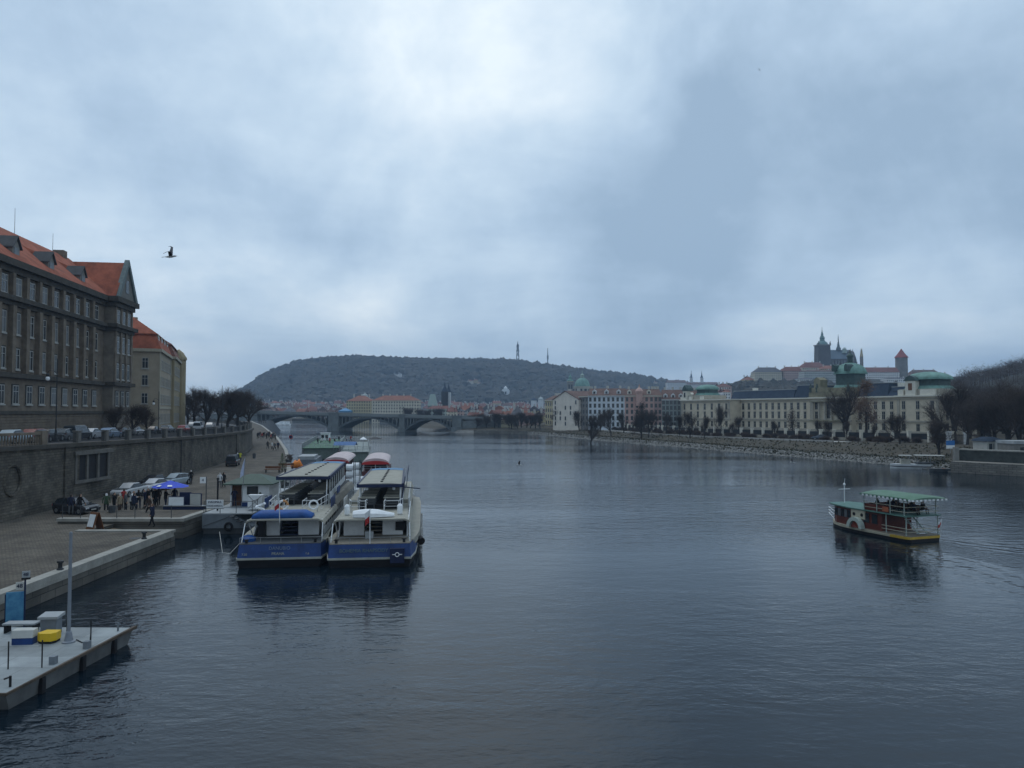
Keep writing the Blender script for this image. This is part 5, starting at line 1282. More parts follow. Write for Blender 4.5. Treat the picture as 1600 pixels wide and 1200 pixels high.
for s in (-1, 1): m.tube((s*.8,2.4,1.9),(s*.8,2.4,2.6),.05,n=4); m.tube((s*.8,3.9,1.9),(s*.8,3.9,2.6),.05,n=4)
m.build('post', GREY, t); MB().box(-1.0,-3.8,.9,1.0,1,1.3).build('seat', GREYD, t)
t = thing('rowing_boat', 'low dark open boat tied up right of the white cabin boat', 'boat', (px(1474, 150), 150.5, 0), R(75))
m = MB(); m.rings([[(-w_*.7,y,-.2),(-w_,y,.55),(w_,y,.55),(w_*.7,y,-.2)] for y, w_ in ((-2.2,.8),(0,1),(1.8,.7),(2.5,.1))]); m.build('hull', GREYD, t); MB().box(-.7,-.3,.56,.7,.1,.62).build('seat', WOOD, t)
# ---------------------------------------------------------------- gulls
def gull(x, y, d, rz, sc_, lb, roll=.3, up_=.5):
    t = thing('gull', lb, 'bird', (px(x, d), d, zz(y, d)), rz, None, sc_)
    m = MB(); pr_ = [(-.32,.005),(-.25,.03),(-.1,.07),(.05,.075),(.16,.05),(.2,.045),(.25,.04),(.29,.015),(.34,.003)]
    rs = [[(r_0*math.cos(2*PI*i/8), yy, r_0*math.sin(2*PI*i/8)) for i in range(8)] for yy, r_0 in pr_]; m.rings(rs, mi=0)
    m.rings([[(-.02,-.3,.0),(.02,-.3,.0),(.02,-.3,.012),(-.02,-.3,.012)],[(-.09,-.46,0),(.09,-.46,0),(.09,-.46,.01),(-.09,-.46,.01)]])
    for s in (-1, 1):
        sec = [(.04,.0,.17,.0),(.25,.03,.16,up_*.28),(.45,.06,.12,up_*.42),(.62,-.03,.07,up_*.45),(.78,-.18,.02,up_*.4)]
        m.rings([[(s*x_, y_-c_/2, z_), (s*x_, y_, z_+.015), (s*x_, y_+c_/2, z_)] for x_, y_, c_, z_ in sec], mi=1)
    m.build('body', [mat('gull_white', (.5,.5,.5), .8, .1), mat('gull_grey', (.12,.12,.13), .8, .2)], t, smooth=True); t.rotation_euler = (.15, roll, rz)
gull(263, 399, 38, R(-75), .95, 'dark winged gull flying high beside the left buildings', .45, .9)
gull(811, 726, 140, R(100), 1.7, 'white gull flying low over the middle of the river', .2, .8)
gull(1237, 722, 150, R(60), 1.5, 'pale gull close to the water off the right bank', .2, .8)
gull(1193, 101, 300, R(60), 1.2, 'tiny distant gull high in the right of the sky', .2, .8)
# ---------------------------------------------------------------- right bank terrain
XR = [(-80,122),(0,118),(60,113),(90,108),(120,101),(136,95),(146,87.5),(157,85.5),(167,85),(190,76),(218,66),(250,56),(275,46),(312,34),(350,24),(388,12),(400,-2),(413,-21),(445,-45),(480,-62),(560,-80),(700,-110),(810,-160),(840,-2500),(5000,-2600)]
PW = [(100,18),(150,24),(190,28),(205,23),(235,19),(265,16),(310,16),(368,20),(400,25),(450,10)]
ZP = [(190,3.75),(210,3.4),(265,3.0),(400,3.0)]
PET = [(200,675),(300,640),(340,622),(370,610),(390,600),(405,588),(420,579),(440,571),(460,564),(500,558),(560,555),(620,558),(700,560),(760,560),(800,561),(860,569),(920,577),(980,584),(1040,592),(1100,603),(1160,612),(1250,622),(1400,640)]
CAS = [(1000,652),(1050,640),(1090,622),(1130,612),(1160,604),(1180,599),(1230,596),(1280,591),(1340,591),(1400,592),(1440,590),(1480,590),(1600,585),(1900,580)]
LET = [(1440,655),(1475,640),(1490,612),(1520,598),(1560,592),(1600,580),(1700,560),(2200,555)]
def hgt(X, Y):
    e = X-tab(XR, Y); w_ = tab(PW, Y); zp = tab(ZP, Y)
    if e < 0: return -1.5
    if e < 3.5: z = lerp(-.5, 1.5, e/3.5)
    elif e < w_: z = lerp(1.5, zp, sst(3.5, w_, e))
    else: z = lerp(zp, 4.2, sst(w_+5, w_+40, e))
    if Y > 60:
        p = 800+F*X/Y
        zl = zz(tab(LET, p), 470)-4
        if p > 1440: z += max(0, zl)*sst(330, 470, Y)
        if Y > 600:
            zc_ = zz(tab(CAS, p), 1060)-4; c = 4+max(0, zc_)*sst(760, 1060, Y)
            zq = zz(tab(PET, p), 2250)-36; q = 4+14*sst(900, 1700, Y)+max(0, zq)*sst(1500, 2250, Y)*(1-.6*sst(2500, 3600, Y))
            z = max(z, c, q)
    return z
ysr = [-80,-40,0,40,70,90,105,120,130,138,146,152,158,167,178,190,204,218,234,250,265,280,296,312,331,350,369,388,400,413,429,445,480,520,560,620,700,760,809,811,860]
y = 860
while y < 3700: y *= 1.05; ysr.append(y)
offs = [-.1,0,1.2,2.4,3.5,6,10,14,18,22,26,32,40,52,70,95,125,160,200,250,310,380,460,560]+[560+60*k for k in range(1, 78)]
m = MB(); grid = []
tr_ = random.Random(11)
for Y in [v_ for v_ in ysr if v_ < 812]:
    x0 = tab(XR, Y); row = []
    for o in offs:
        X = x0+o; z = hgt(X, Y)
        jit = .35*tr_.uniform(-1, 1) if 1 < o < 4 and Y < 450 else 0
        row.append(m._a((X+jit, Y, z+jit*.4)))
    grid.append(row)
for a, b in zip(grid, grid[1:]):
    for i in range(len(a)-1): m.fi((a[i], a[i+1], b[i+1], b[i]))
grid = []
for Y in [810.5, 812, 822, 841]+[v_ for v_ in ysr if v_ > 859]:
    row = []
    for k in range(211):
        X = -2600+8200*(k/210)
        z = hgt(X, max(Y, 841)) if (Y > 815 or X > -165) else -1.5
        row.append(m._a((X, Y, z if Y < 841 or z > 0 else z)))
    grid.append(row)
for a, b in zip(grid, grid[1:]):
    for i in range(len(a)-1): m.fi((a[i], a[i+1], b[i+1], b[i]))
gm = bpy.data.materials.new('right_bank_ground'); gm.use_nodes = True; nt = gm.node_tree; N = nt.nodes; L = nt.links; b = N['Principled BSDF']; b.inputs['Roughness'].default_value = .95
tc = N.new('ShaderNodeTexCoord'); O = tc.outputs['Object']; sp = N.new('ShaderNodeSeparateXYZ'); L.new(O, sp.inputs[0])
n1 = noise(O, .25, 6, .6); n2 = noise(O, 2.2, 5, .6)
def ramp(f, c1, c2, p1=.3, p2=.7):
    r = N.new('ShaderNodeValToRGB'); r.color_ramp.elements[0].position = p1; r.color_ramp.elements[1].position = p2; r.color_ramp.elements[0].color = (*c1, 1); r.color_ramp.elements[1].color = (*c2, 1); L.new(f, r.inputs[0]); return r.outputs[0]
grass = ramp(n1, (.034,.032,.018), (.072,.056,.038)); stone = ramp(n2, (.05,.05,.045), (.24,.235,.22), .38, .62)
zf = M('GREATER_THAN', M('ADD', sp.outputs['Z'], M('MULTIPLY', M('SUBTRACT', n2, .5), 1.6)), 1.55)
mx = N.new('ShaderNodeMix'); mx.data_type = 'RGBA'; L.new(zf, mx.inputs[0]); L.new(stone, mx.inputs[6]); L.new(grass, mx.inputs[7])
# woods colour high up
zf2 = N.new('ShaderNodeMapRange'); L.new(sp.outputs['Z'], zf2.inputs[0]); zf2.inputs[1].default_value = 8; zf2.inputs[2].default_value = 22
wd = ramp(noise(O, .03, 8, .7), (.018,.022,.016), (.05,.045,.032)); mx2 = N.new('ShaderNodeMix'); mx2.data_type = 'RGBA'; L.new(zf2.outputs[0], mx2.inputs[0]); L.new(mx.outputs[2], mx2.inputs[6]); L.new(wd, mx2.inputs[7])
L.new(mx2.outputs[2], b.inputs['Base Color'])
bp = N.new('ShaderNodeBump'); bp.inputs['Strength'].default_value = .7; bp.inputs['Distance'].default_value = .4; L.new(n2, bp.inputs['Height']); L.new(bp.outputs['Normal'], b.inputs['Normal'])
tag(m.build('ground', gm), kind='structure')
# far ground sheet to the horizon, left bank beyond the bridge
m = MB(); m.face([(-4500,812,3),(-2595,812,3),(-2595,4200,3),(-4500,4200,3)]); m.face([(-4500,-80,3),(-419,-80,3),(-419,812,3),(-4500,812,3)])
m.face([(-419,469,8),(-241,469,8),(-290,640,6),(-419,812,4)]); m.face([(-241,469,8),(-190,469,5),(-250,640,2),(-290,640,6)]); m.face([(-4500,4200,3),(6000,4200,3),(6000,3600,3),(-4500,3600,3)])
tag(m.build('ground', gm), kind='structure')
m = MB(); m.rings([[(tab(EDGE, y)-.2, y, qz(y)-.1), (tab(EDGE, y)+2.2+.012*(y-200), y, -.6), (tab(EDGE, y)-.2, y, -.6)] for y in (190,247,300,358,430,470)]); tag(m.build('stone_revetment', GREYD), kind='structure')
# riverside footpath
pys = [212,220,235,250,265,285,310,340,368,395]
m = MB(); rs = []
for Y in pys: x = tab(XR, Y)+tab(PW, Y); rs.append([(x+.3, Y, hgt(x+.3,Y)-.2), (x+.3, Y, hgt(x+.3,Y)+.42), (x+.8, Y, hgt(x+.8,Y)+.42), (x+.8, Y, hgt(x+.8,Y)+.03), (x+6, Y, hgt(x+6,Y)+.12), (x+6, Y, hgt(x+6,Y)-.3)])
m.rings(rs); tag(m.build('footpath', mat('pale_path', (.38,.37,.35), .9, .1)), kind='structure')
# ---------------------------------------------------------------- river wall on the right with steps and sheds
t = thing('river_wall', 'pale rubble stone river wall with a parapet at the right edge', 'wall', (92, 140, 0))
RUB = masonry('rubble', (.15,.14,.125), (.21,.195,.175), (.08,.078,.072), 'XZ', 1.0, .9, .4, .04, .7, .4)
wl = [(86.2,147.5),(90,142.5),(96,136),(103,118),(109,95),(114,60)]
m = MB(); m.rings([[(x-92, y-140, -1), (x-92-.0, y-140, 2.2), (x-92+1.2, y-140+.8, 2.2), (x-92+1.2, y-140+.8, -1)] for x, y in wl]); m.build('stone_face', RUB, t)
m = MB(); m.rings([[(x-92+3.4, y-140+2.8, 1.0), (x-92+3.4, y-140+2.8, 4.3), (x-92+4.2, y-140+3.5, 4.3), (x-92+4.2, y-140+3.5, 1.0)] for x, y in wl]); m.build('upper_wall', mat('dark_ivy_wall', (.05,.055,.05), .9, .4, 1.2), t)
m = MB(); m.rings([[(x-92+3.3, y-140+2.7, 4.3), (x-92+3.3, y-140+2.7, 4.55), (x-92+4.4, y-140+3.6, 4.55), (x-92+4.4, y-140+3.6, 4.3)] for x, y in wl]); m.build('parapet', GRAN, t)
m = MB(); m.rings([[(x-92+1, y-140+.8, 1.9), (x-92+1, y-140+.8, 2.19), (x-92+3.5, y-140+2.9, 2.19), (x-92+3.5, y-140+2.9, 1.9)] for x, y in wl]); m.build('ledge', RUB, t)
m = MB(); 
for x, y in wl[:3]: pass
m.box(-3.9,9.2,0,-3.1,10.0,4.9); m.build('end_post', STL, t)
t = thing('blue_sign', 'small blue and white board on the grass at the end of the river wall', 'sign', (px(1484, 160), 160, 3.2), 0)
MB().box(-.9,-.05,1.6,.9,.05,2.6).build('blue_plate', mat('sign_blue', (.03,.15,.4), .5), t); MB().box(-.9,-.05,.9,.9,.05,1.59).build('white_plate', WHITE, t); MB().box(-.06,-.02,0,.06,.04,.9).build('post', STEEL, t)
def gatehouse(x0, x1, d, ytop, yb, lb, rm, wm_, dome=True):
    zb = hgt(px((x0+x1)/2, d), d); W = (x1-x0)/F*d; z1 = zz(ytop, d)
    t = thing('gatehouse', lb, 'building', (px((x0+x1)/2, d), d, zb-.3), 0)
    hh = z1-zb; MB().box(-W/2,0,0,W/2,5,hh*.72).build('wall', wm_, t)
    m = MB()
    if dome: m.rings([[(-W/2-.3,-.3,hh*.72),(W/2+.3,-.3,hh*.72),(W/2+.3,5.3,hh*.72),(-W/2-.3,5.3,hh*.72)],[(-W/2,.2,hh*.85),(W/2,.2,hh*.85),(W/2,4.8,hh*.85),(-W/2,4.8,hh*.85)],[(-W/4,1.5,hh),(W/4,1.5,hh),(W/4,3.5,hh),(-W/4,3.5,hh)]])
    else: m.box(-W/2-.2,-.3,hh*.72,W/2+.2,5.2,hh*.85)
    m.build('roof', rm, t)
    for k in (-.28, 0, .28): MB().box(W*k-.35,-.04,hh*.2,W*k+.35,.02,hh*.58).build('window', GLASS, t)
    return t
gatehouse(1541, 1566, 163, 681, 708, 'small cream garden pavilion with a grey blue domed roof behind the river wall', SLATE, OFFW)
gatehouse(1566, 1580, 160, 682, 708, 'narrow cream lodge with a dark doorway right of the domed pavilion', SLATE, OFFW, False)
gatehouse(1583, 1640, 146, 681, 714, 'stone shed with a flat pale roof at the right edge behind the river wall', GREYL, STL, False)
t = thing('garden_gate', 'dark iron garden gate between two tall white pillars', 'gate', (px(1495, 188), 188, hgt(px(1495, 188), 188)), 0)
for s in (-1, 1):
    m = MB(); m.box(s*2.15-.45,-.45,-.3,s*2.15+.45,.45,3.0); m.box(s*2.15-.55,-.55,3.0,s*2.15+.55,.55,3.25); m.build('pillar', WHITEB, t)
m = MB()
for k in range(12): m.box(-1.6+.28*k,-.03,0,-1.52+.28*k,.03,2.6)
m.box(-1.7,-.04,.3,1.7,.04,.4); m.box(-1.7,-.04,2.3,1.7,.04,2.4); m.build('iron_bars', IRON, t)
# ---------------------------------------------------------------- government palace
A = Vector((85.4, 357, 0)); B = Vector((143.6, 247, 0)); dd = B-A; al = math.atan2(dd.y, dd.x); Ln = dd.length
PAL = mat('palace_stone', (.58,.51,.39), .85, .12, .5); PALD = mat('palace_trim', (.36,.33,.27), .85, .15, .8); PALL = mat('palace_pale', (.66,.63,.54), .85, .1)
g0 = 4
t = thing('government_palace', 'long cream palace with slate roofs and green copper domes on the right bank', 'building', (A.x, A.y, g0), al)
def upx(p):   # distance along the facade at photo column p
    r = (p-800)/F; return (r*A.y-A.x)/((dd.x-r*dd.y)/Ln)
Z = lambda z: z-g0
uL1 = upx(1157); uC0, uC1 = upx(1274), upx(1338); uR0 = upx(1413)
ue_ = 17.0
secs = [(0, uL1, -6, 'l'), (uL1, uC0, 0, 'w'), (uC0, uC1, -3, 'c'), (uC1, uR0, 0, 'w'), (uR0, Ln, -4, 'r')]
m = MB()
for a, b_, o, k in secs: m.box(a+(.01 if k == 'w' else 0), o, -1.5, b_-(.01 if k == 'w' else 0), 16, Z(ue_))
m.build('wall', PAL, t)
m = MB(); m2 = MB()
for a, b_, o, k in secs:
    e_ = .55 if k != 'w' else 0
    m.box(a-e_, o-.8, Z(ue_), b_+e_, 16, Z(ue_)+.5+(.01 if k != 'w' else 0)); m2.box(a-e_*.5, o-.35, Z(8.3), b_+e_*.5, o+.3, Z(8.9)+(.01 if k != 'w' else 0)); m2.box(a-e_*.5, o-.3, Z(16.1), b_+e_*.5, o+.2, Z(16.5)+(.01 if k != 'w' else 0))
    m2.box(a-e_*.3, o-.2, Z(4), b_+e_*.3, o+.1, Z(5.2)+(.01 if k != 'w' else 0))
    if k != 'w':
        for q_ in (a+.6, b_-.6): m2.box(q_-.5, o-.18, Z(8.9), q_+.5, o+.1, Z(16.1))
m.build('cornice', PALL, t); m2.build('string_course', PALD, t)
wk = {}
def pwin(u, o, z, w_, h_, rz=0):
    k = (w_, h_)
    if k not in wk:
        mm = MB(); mm.box(-w_/2, -.05, 0, w_/2, .05, h_, 1); mm.box(-w_/2-.2, -.14, -.25, w_/2+.2, .0, 0, 0); mm.box(-w_/2-.2, -.14, h_, w_/2+.2, 0, h_+.25, 0); mm.box(-.05, -.08, 0, .05, .04, h_, 0); mm.box(-w_/2, -.08, h_*.6, w_/2, .04, h_*.6+.08, 0)
        ob = mm.build('window', [PALD, GLASS], t); wk[k] = ob.data
    else: ob = inst('window', wk[k], t, (0, 0, 0))
    ob.location = (u, o-.04, Z(z)); ob.rotation_euler = (0, 0, rz)
for a, b_, o, k in secs:
    n = max(2, round((b_-a)/3.3)) if k == 'w' else (3 if k in 'rc' else 7)
    for i in range(n):
        u = a+(b_-a)*(i+.5)/n
        if k == 'c' and i == 1: 
            pwin(u, o-.3, 9.4, 2.2, 5.6); pwin(u, o, 4.5, 1.8, 3.2); continue
        pwin(u, o, 12.9, 1.15, 2.6); pwin(u, o, 9.3, 1.15, 2.6); pwin(u, o, 5.4, 1.15, 2.3)
for k in range(3):
    for z, hh in ((12.9, 2.6), (9.3, 2.6), (5.4, 2.3)): pwin(Ln+.05, 0+k*4.5, z, 1.15, 2.6, PI/2)
# centre portico
m = MB(); uc_ = (uC0+uC1)/2
for k in range(6): u = lerp(uC0+2.2, uC1-2.2, k/5); m.tube((u, -3.9, Z(8.8)), (u, -3.9, Z(15.6)), .42, .36, 8)
m.build('column', PALD, t)
m = MB(); m.box(uC0+1, -4.6, Z(15.6), uC1-1, -3, Z(16.1)); m.box(uC0+1,-4.6,Z(8.3),uC1-1,-3,Z(8.8)); m.box(uC0-.3, -3.2, Z(17.5), uC1+.3, 6, Z(19.4)); m.box(uC0+1.2, -3.4, Z(19.4), uc_-.5, 2, Z(21.2)); m.build('attic', mat('attic_stone', (.24,.22,.15), .9, .25, .6), t)
m = MB()
for u in (uC0+.5, uC0+3.5, uC1-1): m.lathe([(.6,0),(.5,.9),(.65,1.8),(.3,2.6),(.3,3.1),(.05,3.4)], 8, (u, -3, Z(19.4)))
m.build('statue_group', mat('statue_dark', (.06,.08,.07), .8, .2), t)
m = MB(); m.extry([(uC0+2.0,Z(21.2)),(uC0+2.0,Z(24.2)),(uC0+3.5,Z(25.2)),(uC0+5.0,Z(24.2)),(uC0+5.0,Z(21.2))], -3, 1); m.build('gable_niche', mat('attic_stone', (.2,.18,.13), .9), t)
D0 = (upx(1317), 4.5)
def dome(par, c, rx, ry, z0, z1, z2, z3, lant=True):
    """drum z0..z1, dome z1..z2"""
    m = MB(); q = lambda fx, fy, z: [(c[0]+rx*fx*sx_, c[1]+ry*fy*sy_, z) for sx_, sy_ in ((-1,-.7),(-.7,-1),(.7,-1),(1,-.7),(1,.7),(.7,1),(-.7,1),(-1,.7))]
    m.rings([q(1.06,1.06,z0), q(1.0,1.0,z0+.6), q(.9,.9,z0+1.2), q(.9,.9,z1)]); m.build('dome_drum', COPD, par)
    m = MB(); m.rings([q(1.03,1.03,z0-.12), q(1.1,1.1,z0-.1), q(.98,.98,z0+.75), q(.94,.94,z0+1.0)], cap=False); m.build('drum_skirt', COP, par)
    m = MB(); rs = [q(1.08,1.08,z1), q(1.08,1.08,z1+.2)]
    for k in range(8): a = PI/2*k/7*.93; rs.append(q(math.cos(a)*1.02+.0, math.cos(a)*1.02, z1+.2+(z2-z1-.2)*math.sin(a)))
    m.rings(rs); o = m.build('dome', COP, par, smooth=False)
    if lant:
        m = MB(); m.lathe([(1.5,0),(1.4,.5),(1.0,.6),(1.0,2.6),(1.35,2.8),(1.2,3.3),(.4,4.1),(.12,4.9),(.03,5.6)], 8, (c[0],c[1],z2-.5)); m.build('lantern', COPD, o)
    return o
o = dome(t, D0, 4.6, 4.8, Z(21), Z(26.2), Z(30.6), 0)
m = MB()
for s in (-.6, .6): m.extry([(D0[0]+s*4.6-.7,Z(27.2)),(D0[0]+s*4.6-.7,Z(29.3)),(D0[0]+s*4.6,Z(29.9)),(D0[0]+s*4.6+.7,Z(29.3)),(D0[0]+s*4.6+.7,Z(27.2))], -1.6, 2)
split_build(m, 'dome_dormer', COPD, o)
MB().box(D0[0]-5.4,-2,Z(17.5),D0[0]+5.4,11,Z(21)).build('dome_base', mat('attic_stone', (.2,.18,.13), .9), t)
# slate roofs
def slate(u0, u1, y0, y1, z0, z1, ins, par, nm='slate_roof', mt=SLATE, cap=True):
    m = MB(); m.rings([[(u0,y0,z0),(u1,y0,z0),(u1,y1,z0),(u0,y1,z0)],[(u0+.6,y0+ins,z1),(u1-.6,y0+ins,z1),(u1-.6,y1-ins,z1),(u0+.6,y1-ins,z1)]]); m.build(nm, mt, par)
    if cap: MB().box(u0+.3,y0+ins-.15,z1,u1-.3,y1-ins+.15,z1+.25).build('roof_ridge_band', GREYL if mt is SLATE else COP, par)
slate(uL1-6, upx(1240), .1, 15, Z(17.5), Z(20.9), 1.8, t); slate(upx(1240)+.1, uC0+1, .3, 15, Z(17.5), Z(22.4), 1.6, t)
slate(uC1+.4, upx(1387), .3, 15, Z(17.5), Z(22.2), 1.6, t); slate(upx(1387)+.1, uR0+.5, .1, 15, Z(17.5), Z(20.6), 1.8, t)
for p_ in (1146, 1183, 1203, 1224, 1398, 1408): u = upx(p_); m = MB(); m.box(u-1.1, 1.0, Z(17.6), u+1.1, 4, Z(19.2)); m.build('roof_dormer', BLACK, t)
for p_ in (1165, 1250, 1392): u = upx(p_); MB().box(u-.7,5,Z(18),u+.7,7,Z(22.3)).build('chimney', PALL, t)
# right pavilion mansard dome
dome(t, ((uR0+Ln)/2-.4, 3.0), 6.0, 5.4, Z(19.7), Z(22.8), Z(25.6), 0, False)
MB().box(uR0+.5,-3.5,Z(17.5),Ln-.3,12,Z(19.6)).build('pavilion_attic', PALD, t)
u = uR0+5.2; m = MB(); m.box(u-1.8,-4.3,Z(17.5),u+1.8,-2,Z(22.4)); m.build('dormer_front', PALL, t)
m = MB(); m.extry([(u-2.2,Z(22.4)),(u-1.5,Z(23.6)),(u,Z(24.3)),(u+1.5,Z(23.6)),(u+2.2,Z(22.4))], -4.5, -1); m.build('dormer_hood', COPD, t); MB().box(u-.7,-4.36,Z(19.2),u+.7,-4.3,Z(21.6)).build('dormer_window', WOOD, t)
for a_ in (uR0+.6, uR0+8.6): MB().box(a_,-4.25,Z(17.5),a_+(2 if a_ < uR0+2 else 5.4),-3.6,Z(19.4)).build('parapet_block', PALL, t)
# left pavilion
dome(t, (8.5, 2.5), 4.6, 4.2, Z(19.6), Z(22.2), Z(24.6), 0, False)
MB().box(.6,-5.4,Z(17.5),15,8,Z(19.5)).build('pavilion_attic', PALD, t)
m = MB(); m.box(1.6,-6.4,Z(17.5),4.2,-4,Z(21.6)); m.build('dormer_front', PALL, t)
m = MB(); m.extry([(1.1,Z(21.6)),(1.6,Z(23.0)),(2.9,Z(24.4)),(4.2,Z(23.0)),(4.7,Z(21.6))], -6.6, -2.5); m.build('dormer_hood', COPD, t); MB().box(2.4,-6.46,Z(18.6),3.4,-6.4,Z(20.8)).build('dormer_window', BLACK, t)
for a_ in (-.2, 5.5, 13): MB().box(a_,-6.3,Z(17.5),a_+2,-5.5,Z(19.0)).build('parapet_block', PALL, t)
# ---------------------------------------------------------------- riverside town houses left of the palace
def on(p0, d0, p1, d1): return Vector((px(p0, d0), d0, 0)), Vector((px(p1, d1), d1, 0))
def townhouse(p0, d0, p1, d1, ye, yr, wallm, roofm, floors, bays, lb, depth=13, gz=3.5, gable=False, dorm=0, trim=PALL, wb=True):
    a, b_ = on(p0, d0, p1, d1); L_ = (b_-a).length; an = math.atan2(b_.y-a.y, b_.x-a.x); dm = (d0+d1)/2
    he = zz(ye, dm)-gz; hr = zz(yr, dm+(depth/2 if not gable else 0))-gz
    t = thing('town_house', lb, 'building', (a.x, a.y, gz), an, 'apartment houses on the right bank')
    MB().box(0, 0, -2, L_, depth, he).build('wall', wallm, t)
    m = MB()
    if gable:
        m.extry([(-.01, he), (L_*.5, hr-.3), (L_+.01, he)], 0.01, depth); m.build('gable', wallm, t)
        m = MB()
        for s0, s1 in ((-.5, L_*.5), (L_+.5, L_*.5)): m.rings([[(s0,-.3,he-.35),(s0,depth+.3,he-.35),(s0,depth+.3,he-.05),(s0,-.3,he-.05)],[(s1,-.3,hr-.2),(s1,depth+.3,hr-.2),(s1,depth+.3,hr+.15),(s1,-.3,hr+.15)]])
        m.build('roof', roofm, t)
    else:
        m.rings([[(-.2,-.6,he),(L_+.2,-.6,he),(L_+.2,depth+.4,he),(-.2,depth+.4,he)],[(-.0,depth*.5-.4,hr),(L_,depth*.5-.4,hr),(L_,depth*.5+.4,hr),(-.0,depth*.5+.4,hr)]]); m.build('roof', roofm, t)
        MB().box(-.1,-.5,he-.5,L_+.1,0.05,he-.02).build('cornice', trim, t)
    if wb:
        fh = (he-1.2)/floors; wm_ = None
        for i in range(bays):
            for j in range(floors):
                if gable and rv_.random() < .45: continue
                if wm_ is None:
                    mm = MB(); mm.box(-.55,-.06,0,.55,.02,1.9,1); mm.box(-.65,-.1,-.15,.65,0,0,0); mm.box(-.04,-.08,0,.04,0,1.9,0); ob = mm.build('window', [FRAME, GLASS], t); wm_ = ob.data
                else: ob = inst('window', wm_, t, (0,0,0))
                ob.location = ((i+.5)*L_/bays, -.03, 1+fh*j+.4)
    for k in range(dorm):
        u = (k+.5)*L_/dorm; m = MB(); m.extry([(u-1,he+.3),(u-1,he+2.2),(u,he+3),(u+1,he+2.2),(u+1,he+.3)], .8, 4); m.build('dormer', trim, t); MB().box(u-.5,.74,he+.9,u+.5,.8,he+2).build('dormer_window', GLASS, t)
    for k in range(3 if not gable else 2):
        u = L_*(.15+.35*k); MB().box(u-.5, depth*.5-.5, hr-1.5, u+.5, depth*.5+1, hr+1.3).build('chimney', OFFW, t)
    return t
TILE2 = mat('town_tile', (.135,.085,.072), .9, .35, .5); TILE3 = TILE2
PK = mat('pink_plaster', (.5,.33,.29), .9, .12, .5); BLW = mat('pale_blue_plaster', (.6,.65,.7), .9, .1, .5); GG = mat('green_grey_plaster', (.25,.29,.28), .9, .15, .5); CRW = mat('cream_white_plaster', (.66,.6,.52), .9, .12, .4); BGY = mat('grey_brown_plaster', (.2,.19,.18), .9, .2, .5); OCH = mat('ochre_plaster', (.46,.4,.26), .9, .15, .5)
townhouse(852, 430, 866, 420, 625, 618, OCH, TILE3, 4, 4, 'narrow ochre house behind the pale gabled one', 12)
townhouse(864, 392, 904, 372, 624, 611, CRW, TILE3, 5, 5, 'pale house with a wide blank gable and few small windows facing the river', 16, gable=True)
townhouse(905, 374, 919, 368, 619, 612, BGY, TILE3, 5, 3, 'narrow dark grey house between the gabled and the pale blue one')
townhouse(919, 366, 976, 362, 618, 607, BLW, TILE3, 5, 8, 'pale blue house with white dormers and a brown tiled roof', dorm=3, trim=WHITEB)
townhouse(976, 362, 1022, 360, 618, 608, PK, TILE2, 5, 6, 'pink house with a small central turret', dorm=3)
townhouse(1022, 360, 1034, 360, 618, 608, mat('rose_plaster', (.36,.25,.23), .9), TILE2, 5, 2, 'narrow rose house right of the pink one')
townhouse(1034, 360, 1070, 358, 624, 609, GG, TILE2, 5, 6, 'green grey house with a line of white balconies', dorm=3, trim=WHITEB)
townhouse(1070, 360, 1083, 357, 623, 610, BLW, TILE2, 5, 2, 'narrow pale house touching the palace', dorm=1)
t = thing('house_turret', 'small onion capped turret rising from the pink house', 'turret', (px(999, 360), 360.0, zz(618, 360)-1), 0)
MB().lathe([(1.6,-4),(1.6,2),(1.8,2.2),(1.9,3.2),(1.2,4.2),(.4,4.8),(.05,6.6)], 10).build('wall_and_cap', [PK], t)
# garden fence with pale pillars + shrubs in front
pf = []; s_ = 0
for k in range(40):
    Y = lerp(372, 196, k/39); X = tab(XR, Y)+tab(PW, Y)+13+sst(330, 200, Y)*2; pf.append((X, Y, hgt(X, Y)))
t = thing('garden_fence', 'garden fence with a row of pale pillars along the riverside road', 'fence', (pf[0][0], pf[0][1], pf[0][2]), 0)
o0 = Vector(pf[0]); pm = MB(); pm.box(-.45,-.45,-.5,.45,.45,2.9); pm.box(-.55,-.55,2.9,.55,.55,3.1); pme = None
for k, p_ in enumerate(pf):
    if pme is None: o = pm.build('pillar', PALL, t); pme = o.data
    else: o = inst('pillar', pme, t, (0,0,0))
    o.location = Vector(p_)-o0
m = MB(); m.rings([[(x-o0.x, y-o0.y, z-o0.z-.5), (x-o0.x, y-o0.y, z-o0.z+.8), (x-o0.x+.3, y-o0.y+.2, z-o0.z+.8), (x-o0.x+.3, y-o0.y+.2, z-o0.z-.5)] for x, y, z in pf]); m.build('low_wall', PALD, t)
m = MB(); m.rings([[(x-o0.x, y-o0.y, z-o0.z+.8), (x-o0.x, y-o0.y, z-o0.z+2.4), (x-o0.x+.06, y-o0.y+.06, z-o0.z+2.4), (x-o0.x+.06, y-o0.y+.06, z-o0.z+.8)] for x, y, z in pf]); m.build('iron_mesh', IRON, t)
for k in range(74):
    Y = lerp(385, 190, (k+.5)/74)+rv_.uniform(-1, 1); X = tab(XR, Y)+tab(PW, Y)+9.5+rv_.uniform(-1.2, 2.2)
    tree(loc=(X, Y, hgt(X, Y)), sc_=rv_.uniform(.6, 1.05), rz=rv_.uniform(0, 6), label='dark leafless shrub in the hedge row along the riverside road', group='hedge shrubs along the riverside road', name='shrub', cat='shrub', sxy=1.25, **T_BUSH[k % 3])
